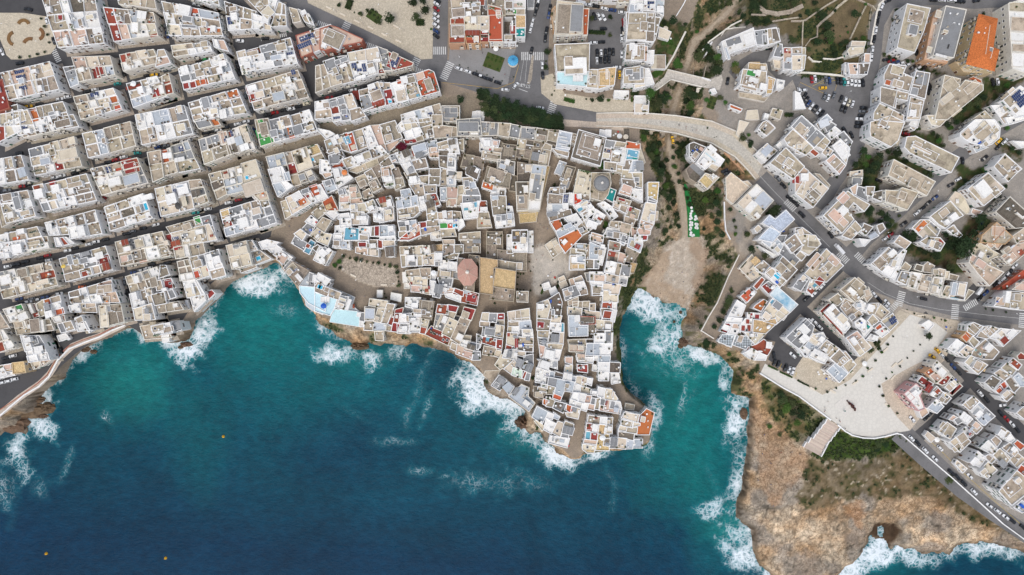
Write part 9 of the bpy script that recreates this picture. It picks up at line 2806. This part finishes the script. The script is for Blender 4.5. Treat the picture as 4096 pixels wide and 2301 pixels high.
for _ in range(9000):
    x, y = sr.uniform(120, 245), sr.uniform(100, 175); i, j = int(np.searchsorted(gx, x)), int(np.searchsorted(gy, y)); cc = C[min(i, NX - 1), min(j, NY - 1)]
    if cc[1] < cc[0] * .95 or hat(x, y) > .3: continue
    s = sr.uniform(.25, .6); z = float(H[min(i, NX - 1), min(j, NY - 1)])
    for _k in range(4):
        a, e = sr.uniform(0, 6.28), sr.uniform(-.5, .5); u = Vector((math.cos(a), math.sin(a), e)) * s; w_ = Vector((-math.sin(a), math.cos(a), .5 - e)) * s * .8; c0 = Vector((x + sr.uniform(-.5, .5), y + sr.uniform(-.5, .5), z + sr.uniform(.1, .5)))
        fs.quad([c0 - u, c0 - w_, c0 + u, c0 + w_], 0 if sr.random() < .5 else 1)
tag(fs.obj('weeds', [LEAF['dark_foliage'], LEAF['olive_foliage']]), 'low weeds and grass covering the terraced fields at the top', 'weeds', kind='stuff')

# ------------------------------------------------------------ rocks in the surf
ROCK = surf('wet_rock', (.16, .105, .065), .5, (.06, .04, .025), .5, .1, bump=.15)
def rock_(x, y, rx, ry, hh, lab, seed, z=SEA_Z):
    wx, wy = U(x, y, z); r = random.Random(seed); mb = MB(); n = 18; rings = [(1.15, -1.2), (1.0, 0), (.86, hh * .5), (.6, hh * .9), (.25, hh)]
    b0 = 0
    for k, (q, zz) in enumerate(rings):
        for i in range(n): a = 6.283 * i / n; j = q * (1 + r.uniform(-.16, .16)); mb.v.append((rx * PX * j * math.cos(a), ry * PX * j * math.sin(a), zz + r.uniform(-.3, .3) * (hh if k > 1 else .2)))
    for k in range(len(rings) - 1):
        for i in range(n): j = (i + 1) % n; mb.f.append((k * n + i, k * n + j, (k + 1) * n + j, (k + 1) * n + i)); mb.m.append(0)
    mb.f.append(tuple(range((len(rings) - 1) * n, len(rings) * n))); mb.m.append(0)
    tag(mb.obj('rock', ROCK, None, (wx, wy, z)), lab, 'rock')
for a in ((192,1633,30,24,2.0,'square dark rock standing in foam off the western cliff',1),(112,1640,70,36,2.6,'broad dark rock shelf under the western cliff wall',2),(60,1690,62,44,3.4,'flat dark rock behind the broad shelf to the west',3),(168,1665,26,10,1.1,'small low dark rock before the square rock to the west',4),
          (138,1600,46,18,1.6,'dark oval rock beside the flat rock to the west',5),(340,1398,24,12,1.0,'dark reef in the foam of the small western cove',6),(375,1407,16,9,.7,'small dark reef beside the larger reef in the small western cove',7),
          (745,1378,26,12,1.4,'jagged dark reef at the foot of the small headland',8),(722,1390,12,7,.8,'small jagged reef below the small headland',9),(1440,1385,38,17,3.0,'large brown boulder in the surf below the old town cliff',10),(2090,1690,30,26,5.0,'brown rock outcrop under the painted terrace houses',11),
          (2722,1250,7,7,1.2,'upper square stone block in the beach surf',12),(2696,1287,6,6,1.2,'lower square stone block in the beach surf',13),(2975,1655,16,26,1.0,'dark reef in white foam beside the headland cliff',14),(2735,1367,22,20,1.8,'dark wet rocks at the tip below the pergola cliff',15),
          (2722,1385,14,10,1.0,'low wet rocks in foam under the pergola cliff tip',16),(318,1640,0.1,0.1,.1,'x',17)):
    if a[2] > 1: rock_(*a)

# ------------------------------------------------------------ the green turf terrace with its tables
q = T2('535,770 600,790 650,880 690,950 695,1040 690,1150 715,1260 722,1410 585,1412 578,1200 572,1100 560,1000 545,900', 2560, 480, z=-9.5); mb = MB(); mb.prism(ccw(q), -12.5, -9.6); r = tag(mb.obj('turf_terrace', surf('bright_turf', (.02, .20, .045), .3, (.01, .13, .03), .3, .02)), 'long strip of bright green turf beside the ravine path', 'terrace')
for i, (x, y) in enumerate(((620,1060),(625,1100),(612,1130),(610,1160),(620,1185),(670,1165),(680,1190),(665,1200),(605,1195),(610,1235),(625,1240),(605,1270),(625,1268),(672,1255),(690,1260),(682,1278),(612,1305),(605,1320),(672,1300),(690,1305),(615,1360),(610,1385),(630,1395),(645,1390))):
    wx, wy = U(2560 + x * .33178, 480 + y * .33178, -9); o = link('cafe_table', TABLE['w'], None, (wx, wy, -9.58), 0, (1.5, 1.5, 1)); tag(o, 'white round table on the green turf strip, %s' % place_words(2560 + x * .33178, 480 + y * .33178), 'table', 'tables on the green turf strip')

# ------------------------------------------------------------ furniture and umbrellas
nm_col = lambda l: ANAME.get(l, 'pale')
def furniture(l, x, y, w, h, z, a):
    wd, hd = w * PX, h * PX; wx, wy = U(x, y, z + .8); loc = place_words(x, y)
    if max(wd, hd) >= 2.0: o = link('parasol', PARA.get(l, PARA['w']), None, (wx, wy, z), a, (wd / 2.6, hd / 2.6, 1)); tag(o, '%s parasol %s, %s' % (nm_col(l), 'on a roof terrace' if z > 1 else 'on the pavement', loc), 'parasol', 'parasols')
    elif max(wd, hd) / max(.1, min(wd, hd)) > 1.5:
        o = link('sun_lounger', LOUNGE.get(l, LOUNGE['w']), None, (wx, wy, z), a + (1.57 if wd > hd else 0)); tag(o, '%s sun lounger on a roof terrace, %s' % (nm_col(l) if l in 'wbg' else 'white', loc), 'sun lounger', 'sun loungers on roofs')
    else: o = link('garden_table', TABLE.get(l, TABLE['w']), None, (wx, wy, z), a); tag(o, '%s round table %s, %s' % (nm_col(l) if l in TABLE else 'white', 'on a roof terrace' if z > 1 else 'outdoors', loc), 'table', 'tables outdoors')
def stand(l, x, y, w, h, kind='market_umbrella'):
    wx, wy = U(x, y, 3); g0 = max(ground(wx, wy), -12); r = link('awning', None, None, (wx, wy, g0))
    w, h = max(w, 1.2), max(h, 1.2); mb = MB(); hh = 2.7
    mb.quad([(-w / 2, -h / 2, hh), (w / 2, -h / 2, hh), (0, 0, hh + .55)]); mb.quad([(w / 2, -h / 2, hh), (w / 2, h / 2, hh), (0, 0, hh + .55)]); mb.quad([(w / 2, h / 2, hh), (-w / 2, h / 2, hh), (0, 0, hh + .55)]); mb.quad([(-w / 2, h / 2, hh), (-w / 2, -h / 2, hh), (0, 0, hh + .55)])
    mb.obj('canopy', FLOOR.get(l, FLOOR['c']), r); pm = MB(); pm.cyl(0, 0, 0, .06, hh + .5, 6); pm.box(0, 0, 0, .8, .8, .1); pm.obj('pole', METAL, r)
    tag(r, '%s fabric awning %s, %s' % (FNAME.get(l, 'cream').split()[0], district(x, y), place_words(x, y)), 'awning', 'fabric awnings'); return r
for f in LOOSE:
    if f[0] == 'U' and len(f) > 6: furniture(f[1], f[2], f[3], f[4], f[5], f[6], f[7])
    elif f[0] in 'UK': furniture(f[1] if f[1] in PARA else 'w', f[2], f[3], f[4], f[5], max(0, 0), 0)
    elif f[0] in 'C': stand(f[1], f[2], f[3], f[4] * PX, f[5] * PX)
    elif f[0] == 'G': put_plant(f[2], f[3], max(4, min(f[4], f[5])), 'o')
mr = random.Random(31)
def seats(x0, y0, x1, y1, cols='wwwbc', dens=9.0):
    a, b_ = U(x0, y0), U(x1, y1); A = abs((b_[0] - a[0]) * (b_[1] - a[1])); n = int(A / dens)
    for _ in range(n):
        x, y = mr.uniform(x0, x1), mr.uniform(y0, y1); wx, wy = U(x, y)
        if hat(wx, wy) > .6: continue
        if mr.random() < .42: o = link('cafe_parasol', PARA[mr.choice('wwc')], None, (wx, wy, max(.06, ground(wx, wy))), mr.uniform(0, 3)); tag(o, 'parasol shading an outdoor cafe, %s' % place_words(x, y), 'parasol', 'cafe parasols')
        else: o = link('cafe_table', TABLE[mr.choice(cols if mr.random() < .9 else 'r')], None, (wx, wy, max(.06, ground(wx, wy)))); tag(o, 'small outdoor cafe table, %s' % place_words(x, y), 'table', 'outdoor cafe tables')
for k, r_ in MISC:
    if k == 'M': seats(*[float(v) for v in r_.split(',')])
for q in ((1185,740,1215,765),(1360,905,1400,930),(2040,1275,2060,1310),(2180,1100,2230,1140),(2270,1760,2300,1800),(1640,560,1680,575),(1345,500,1395,520),(1050,500,1080,520),(1700,1150,1800,1170),(3770,1290,3800,1325)): seats(*q, dens=14)

# ------------------------------------------------------------ cars
CC = {'k': (.012, .013, .016), 'w': (.72, .73, .74), 'g': (.16, .17, .185), 'r': (.30, .012, .015), 'b': (.02, .05, .16), 'y': (.75, .42, .02), 'e': (.02, .25, .24), 'n': (.03, .26, .08), 'o': (.65, .14, .03), 'c': (.60, .55, .42)}
CN = {'k': 'black', 'w': 'white', 'g': 'grey', 'r': 'red', 'b': 'dark blue', 'y': 'yellow', 'e': 'teal', 'n': 'green', 'o': 'orange', 'c': 'cream'}
def loft(mb, secs, mi=0):
    """closed rounded body from cross sections (x, half width, z low, z high)"""
    b0 = len(mb.v); n = 6
    for x, w, z0, z1 in secs: mb.v += [(x, -w * .92, z0), (x, -w, z0 + (z1 - z0) * .45), (x, -w * .82, z1), (x, w * .82, z1), (x, w, z0 + (z1 - z0) * .45), (x, w * .92, z0)]
    for s in range(len(secs) - 1):
        for i in range(n): j = (i + 1) % n; mb.f.append((b0 + s * n + i, b0 + s * n + j, b0 + (s + 1) * n + j, b0 + (s + 1) * n + i)); mb.m.append(mi)
    mb.f.append(tuple(b0 + i for i in range(n))); mb.m.append(mi); mb.f.append(tuple(b0 + (len(secs) - 1) * n + i for i in range(n))[::-1]); mb.m.append(mi)
def body_mesh(k, van=False):
    mb = MB()
    if van: loft(mb, [(-2.6, .85, .35, 1.9), (-2.5, .97, .3, 2.15), (1.5, .97, .3, 2.15), (2.0, .95, .3, 1.6), (2.55, .88, .35, 1.05), (2.7, .75, .4, .8)])
    else:
        loft(mb, [(-2.12, .62, .42, .82), (-2.0, .80, .30, .95), (-1.2, .87, .26, 1.0), (.9, .87, .26, .98), (1.7, .83, .28, .86), (2.05, .72, .34, .76), (2.15, .5, .42, .66)])
        loft(mb, [(-1.35, .60, .95, 1.36), (-1.1, .63, .95, 1.46), (.15, .63, .95, 1.47), (.35, .60, .95, 1.42)])
    m = plain('car_paint_' + CN[k].replace(' ', '_'), CC[k], .22, .15 if k in 'gk' else 0, .6); return mb.mesh('car_body_' + k + ('_van' if van else ''), m)
gm = MB(); gm.quad([(.36, -.60, 1.42), (1.0, -.74, .99), (1.0, .74, .99), (.36, .60, 1.42)]); WSC = gm.mesh('windscreen', GLASS)
gm = MB(); gm.quad([(-1.36, .58, 1.37), (-1.85, .70, .98), (-1.85, -.70, .98), (-1.36, -.58, 1.37)]); RWN = gm.mesh('rear_window', GLASS)
gm = MB()
for s in (-1, 1): gm.quad([(-1.2, s * .79, 1.0), (.75, s * .79, .99), (.3, s * .655, 1.38), (-1.1, s * .655, 1.38)])
SWN = gm.mesh('side_windows', GLASS)
gm = MB(); gm.quad([(1.52, -.8, 2.05), (2.02, -.84, 1.62), (2.02, .84, 1.62), (1.52, .8, 2.05)]); VWS = gm.mesh('van_windscreen', GLASS)
gm = MB(); b0 = 0
for s in (-.1, .1): gm.v += [(.32 * math.cos(6.283 * i / 10), s, .32 * math.sin(6.283 * i / 10)) for i in range(10)]
gm.f = [tuple(range(10)), tuple(range(19, 9, -1))] + [(i, (i + 1) % 10, 10 + (i + 1) % 10, 10 + i) for i in range(10)]; gm.m = [0] * 12
WHL = gm.mesh('wheel', plain('tyre_rubber', (.02, .02, .02), .8))
CB = {}
cr = random.Random(2); ncar = 0
VANS = {(3357, 997), (274, 1340), (747, 1219), (3916, 1162), (1560, 345), (2318, 10)}
cseen = []
for x, y, a, k in CA:
    if not (-30 < x < 4130 and -20 < y < 2320): continue
    if any(abs(x - q) < 9 and abs(y - w_) < 9 for q, w_ in cseen): continue
    cseen.append((x, y))
    van = any(abs(x - q) < 12 and abs(y - w_) < 12 for q, w_ in VANS)
    wx, wy = U(x, y, .8)
    if hat(wx, wy) > 1 and not van:
        ok = False
        for dd in (1.2, 2.2, 3.4, 4.6):
            for an in range(8):
                nx_, ny_ = wx + dd * math.cos(an * .785), wy + dd * math.sin(an * .785)
                if hat(nx_, ny_) < 1 and hat(nx_ + .8, ny_) < 1 and hat(nx_ - .8, ny_) < 1: wx, wy, ok = nx_, ny_, True; break
            if ok: break
        if not ok: continue
    kk = (k, van)
    if kk not in CB: CB[kk] = body_mesh(k, van)
    r = link('van' if van else 'car', None, None, (wx, wy, .06), R(-a) + (math.pi if cr.random() < .5 else 0))
    s = cr.uniform(.92, 1.06); r.scale = (s, s, s)
    link('body', CB[kk], r)
    if van: link('windscreen', VWS, r)
    else: link('windscreen', WSC, r); link('rear_window', RWN, r); link('side_windows', SWN, r)
    for wx_ in (-1.35, 1.35):
        for wy_ in (-.8, .8): link('wheel', WHL, r, (wx_, wy_, .32))
    ncar += 1
    tag(r, '%s %s parked %s, %s' % (CN[k], 'van' if van else 'car', district(x, y), place_words(x, y)), 'van' if van else 'car', 'parked cars')
print('cars', ncar)

# ------------------------------------------------------------ people, buoys, lamps, benches, sculpture
def person_mesh():
    me = bpy.data.meshes.new('figure'); V = [(0, 0, .95), (0, 0, 1.2), (0, 0, 1.45), (0, .01, 1.56), (0, .02, 1.68), (.1, 0, .9), (.12, .03, .5), (.12, .02, .08), (.12, .14, .04), (-.1, 0, .9), (-.12, -.06, .5), (-.12, -.16, .1), (-.12, -.04, .04), (.19, 0, 1.42), (.25, -.02, 1.15), (.24, .1, .92), (-.19, 0, 1.42), (-.25, .02, 1.15), (-.24, -.06, .9)]
    E = [(0, 1), (1, 2), (2, 3), (3, 4), (0, 5), (5, 6), (6, 7), (7, 8), (0, 9), (9, 10), (10, 11), (11, 12), (2, 13), (13, 14), (14, 15), (2, 16), (16, 17), (17, 18)]
    rad = [.15, .13, .15, .055, .1, .09, .07, .045, .05, .09, .07, .045, .05, .06, .045, .035, .06, .045, .035]
    me.from_pydata(V, E, []); o = bpy.data.objects.new('figure', me); COL.objects.link(o); md = o.modifiers.new('s', 'SKIN'); 
    for i, r in enumerate(rad): me.skin_vertices[0].data[i].radius = (r, r); me.skin_vertices[0].data[i].use_root = (i == 0)
    ss = o.modifiers.new('u', 'SUBSURF'); ss.levels = 1
    dg = bpy.context.evaluated_depsgraph_get(); m2 = bpy.data.meshes.new_from_object(o.evaluated_get(dg)); bpy.data.objects.remove(o); bpy.data.meshes.remove(me); return m2
base = person_mesh()
skin = plain('skin', (.45, .26, .18), .7); hair = plain('dark_hair', (.03, .02, .015), .8)
PM = []
for nm, c1, c2 in (('dark', (.03, .03, .04), (.02, .03, .07)), ('red', (.4, .03, .03), (.03, .03, .04)), ('white', (.7, .7, .7), (.05, .07, .14)), ('blue', (.05, .12, .35), (.04, .04, .04)), ('beige', (.45, .35, .25), (.06, .05, .05))):
    m2 = base.copy(); m2.materials.clear()
    for mt in (plain('shirt_' + nm, c1, .8), plain('trousers_' + nm, c2, .8), skin, hair): m2.materials.append(mt)
    for f in m2.polygons:
        z = f.center.z; f.material_index = 3 if z > 1.66 else 2 if z > 1.52 or (abs(f.center.x) > .2 and z < 1.0 and z > .8) else 1 if z < .96 else 0
    PM.append((nm, m2))
pr = random.Random(77)
PEO = [(x, y) for x, y in ((2586,497),(2630,505),(2698,516),(2700,520),(2726,525),(2727,532),(2754,522),(2758,532),(2776,530),(2828,600),(2927,598),(3000,650),(3310,1606),(3295,1645),(3298,1640),(3297,1630),(3343,1672),(3355,1680),(3357,1686),(3378,1712),(3240,1745),(3305,1737),(3196,1817),(3200,1815),(3165,1806),(3160,1810),(3055,1738),(3067,1775),(3121,1807),(3046,1813),(3078,1850),(3082,1852),(3030,1915),(3032,1920),(3027,1950),(3080,1935),(3090,2020),(3040,1990),(2645,1126),(2727,1090),(2732,1128),(2640,1175),(2766,1150),(2733,1192),(2650,1085),(2576,1105),(2550,1150),(2532,1162),(2503,1240),
    (2150,985),(2165,982),(2171,1022),(2145,1040),(2203,1092),(2122,1140),(2140,1130),(2268,1105),(2100,1170),(2133,1070),(2314,1092),(2160,900),(2175,910),(2190,915),(2196,905),(2180,895),(2151,921),(2130,858),(1950,630),(1812,1160),(1820,1200),(1350,920),(1362,900),(1420,1160),(1460,1185),(1510,1195),(1590,1165),(1640,1190),(1700,1180),(1760,1190),(1830,1195),(1900,1245),(1950,1245),(1990,1250),(2070,1245),(2130,1245),(1215,740),(1230,770),(1160,905),(1190,925),(1140,880),(1060,545),(1110,520),(1200,530),(1180,575),(1210,590),(1500,500),(1470,508),(1600,540),(1680,470),(1760,400),(1850,385),(1870,378),(1925,205),(1930,215),(1930,285),(1940,272),(2020,300),(2034,315),(2045,318),(3365,985),(3220,1265),(3800,1310),(3780,1320),(3650,1500),(3600,1470),(3690,1560),(3605,1580),(1140,370),(520,840),(430,850),(620,800),(650,770),(560,790),(1030,590),(1100,600),(1560,580),(1700,620),(1780,720),(2230,640),(2250,700),(2230,760),(2200,800),(2190,600),(2330,650),(2400,690))]
for i, (x, y) in enumerate(PEO):
    wx, wy = U(x, y, 0); g0 = ground(wx, wy)
    if g0 < -1: wx, wy = U(x, y, g0); g0 = ground(wx, wy)
    if hat(wx, wy) > .5 and not (2570 < x < 3000 and y < 660): continue
    if g0 < -1 and y < 700: g0 = .06
    nm, m2 = pr.choice(PM); o = link('person', m2, None, (wx, wy, max(g0, -12.8) + .05), pr.uniform(0, 6.28)); tag(o, 'person walking in %s top, %s' % (nm, place_words(x, y)), 'person', 'people out walking')
bm = MB(); bm.cyl(0, 0, -.2, .7, .7, 12, 0, .5); bm.cyl(0, 0, .5, .5, .5, 12, 0, .1); bm.cyl(0, 0, 1.0, .06, .5, 6, 0); BU = bm.mesh('buoy', plain('buoy_yellow', (.85, .45, .02), .4))
for x, y, lab in ((894, 1746, 'small yellow buoy alone in the middle of the bay'), (186, 2214, 'yellow buoy nearest the southwest corner'), (663, 2232, 'larger yellow buoy near the bottom edge')):
    wx, wy = U(x, y, SEA_Z); tag(link('buoy', BU, None, (wx, wy, SEA_Z), 0, (1.3,) * 3), lab, 'buoy')
lm = MB(); lm.cyl(0, 0, 0, .07, 6, 6, 0, .05); lm.box(.6, 0, 5.9, 1.3, .07, .07); LP = lm.mesh('lamp_post', METAL); lh = MB(); lh.box(1.2, 0, 5.85, .6, .26, .14); LHM = lh.mesh('lamp_head', acc('w'))
for x, y in ((1835,228),(2120,335),(3418,1182),(3385,375),(3665,1185),(3848,1230),(4058,1260),(3905,635),(3735,775),(3675,845),(3550,930),(1340,40),(1450,90),(1560,145),(1515,35),(1610,120),(130,80),(165,178),(60,200),(30,100),(1371,1028),(1450,1040),(1375,1085),(1435,1115),(1570,1135),(3750,1560),(3540,1495),(3620,1350),(3480,1500),(3300,1490),(3180,1470)):
    wx, wy = U(x, y, 3); r = link('street_lamp', None, None, (wx, wy, .1), pr.uniform(0, 6.28)); link('post', LP, r); link('lamp_head', LHM, r); tag(r, 'slim metal street lamp %s, %s' % (district(x, y), place_words(x, y)), 'street lamp', 'street lamps')
bm = MB(); bm.box(0, 0, 0, 3.4, .9, .5); BN = bm.mesh('stone_bench', acc('c'))
for x, y, a in ((1316,33,25),(1372,60,25),(1428,87,25),(1483,113,25),(1538,140,25),(1594,166,25),(1560,80,80),(1585,107,28),(1414,1103,25),(1536,1140,0),(3680,1262,0),(3480,1480,-35),(3420,1530,-35),(3540,1400,-40),(3250,1555,30),(3330,1565,30),(3400,1490,0),(3600,1450,-40),(3550,1620,40),(3570,1510,-50),(3575,1460,-45)):
    wx, wy = U(x, y); tag(link('stone_bench', BN, None, (wx, wy, .1), R(-a)), 'pale stone bench %s, %s' % (district(x, y), place_words(x, y)), 'bench', 'stone benches')
# bronze group on the plaza
wx, wy = U(3390, 1620); r = tag(link('bronze_sculpture', None, None, (wx, wy, 0)), 'cluster of dark rust coloured sculpture pieces on the seaside plaza', 'sculpture')
mb = MB(); mb.box(-.8, -.5, 0, 9, 9, .12, R(40)); mb.obj('plinth', WHITEP, r); sr2 = random.Random(8)
for i in range(14):
    t_ = i / 13; pm = MB(); pm.box(t_ * 4.0 + sr2.uniform(-.7, .7), 1.6 - t_ * 3.6 + sr2.uniform(-.7, .7), .1, sr2.uniform(.5, 1.2), sr2.uniform(.3, .7), sr2.uniform(.8, 2.4), sr2.uniform(0, 3)); pm.obj('block', plain('rusty_bronze', (.09, .03, .025), .5, .5), r)
tag(link('person_statue', base, None, (wx - 2.2, wy - 3, .15), .6, (1.6, 1.6, 1.6)), 'weathered green bronze statue of a standing figure beside the rust coloured sculpture', 'statue'); base.materials.append(plain('verdigris', (.12, .26, .24), .6))

# ------------------------------------------------------------ labels for every house
def size_word(i):
    if i['h'] < 4.6: return 'low'
    return 'tall' if i['h'] > 9.4 else 'small' if i['area'] < 45 else 'large' if i['area'] > 240 else ''
for i in INFO:
    c = i['c']; s = HC / (HC - min(i['h'], 10)) / PX; px_, py_ = c[0] * s + 2048, 1150.5 - c[1] * s
    f = i['f']; ex = ''
    for k, w_ in (('P-', 'roof pool'), ('S-', 'solar panels'), ('V', 'light well'), ('G', 'roof plants'), ('C', 'a canopy'), ('H', 'a roof room'), ('U', 'roof furniture')):
        if any(q.startswith(k) for q in f): ex = ' and ' + w_; break
    what = {'terraced_house': 'terraced house', 'old_town_house': 'old town house', 'apartment_building': 'apartment building', 'low_building': 'building', 'paved_terrace': 'paved terrace'}[i['cat']]
    lab = ' '.join(('%s %s %s, %s roof%s' % (size_word(i), WNAME.get(i['wl'], 'white'), what, FNAME.get(i['fl'], 'beige'), ex)).split())
    i['lab'] = lab; i['pos'] = (px_, py_)
    grp = {'terraced_house': 'terraced houses of the street grid', 'old_town_house': 'houses of the old town', 'apartment_building': 'apartment buildings east of the ravine', 'low_building': 'low outbuildings and terraces', 'paved_terrace': 'paved terraces'}[i['cat']]
    i['what'] = what.replace('old town ', '').replace('terraced ', ''); i['grp'] = grp
cnt_ = {}
for i in INFO:
    i['near'] = i['lab'] + ' ' + district(*i['pos']); cnt_[i['near']] = cnt_.get(i['near'], 0) + 1
for i in INFO: tag(i['o'], i['near'] if cnt_[i['near']] == 1 else i['lab'] + ', ' + place_words(*i['pos']), i['what'], i['grp'])
# two things never share a place: split any pair of equal labels by tenths of a percent
seen = {}
for o in list(SC.objects):
    if o.parent is None and 'label' in o: seen.setdefault(o['label'], []).append(o)
for lab, os_ in seen.items():
    if len(os_) > 1 and 'dense row' not in lab:
        os_.sort(key=lambda o: (round(o.location.x / 1.5), -o.location.y)); n_ = len(os_)
        for j, o in enumerate(os_):
            w_ = ('westernmost', 'easternmost') if n_ == 2 else ['westernmost'] + ['second from west', 'third from west', 'fourth from west', 'fifth from west', 'sixth from west', 'seventh from west'][:n_ - 2] + ['easternmost']
            o['label'] = (w_[j] if j < len(w_) else 'another') + ' ' + lab

for o in SC.objects:
    if o.parent is None and 'label' in o:
        l = o['label']
        for a, b_ in ((' old town', ''), (' terraced', ''), (' and a roof room', ''), (' and a canopy', ''), (' and roof plants', ''), (' and roof furniture', ''), (' and solar panels', ''), (' and light well', ''), (' medium', ''), (' small', ''), (' large', ''), (' tiny', ''), (' shading an outdoor cafe', ' at a cafe'), (' on a roof terrace', ''), (' the ', ' '), (' the ', ' '), (' the ', ' '), (' in the', ' in'), (' slim', ''), (' parked', ''), (' round', ''), (' small', '')):
            if len(re.findall(r"[A-Za-z0-9][A-Za-z0-9'-]*", l)) > 16: l = l.replace(a, b_)
        o['label'] = l
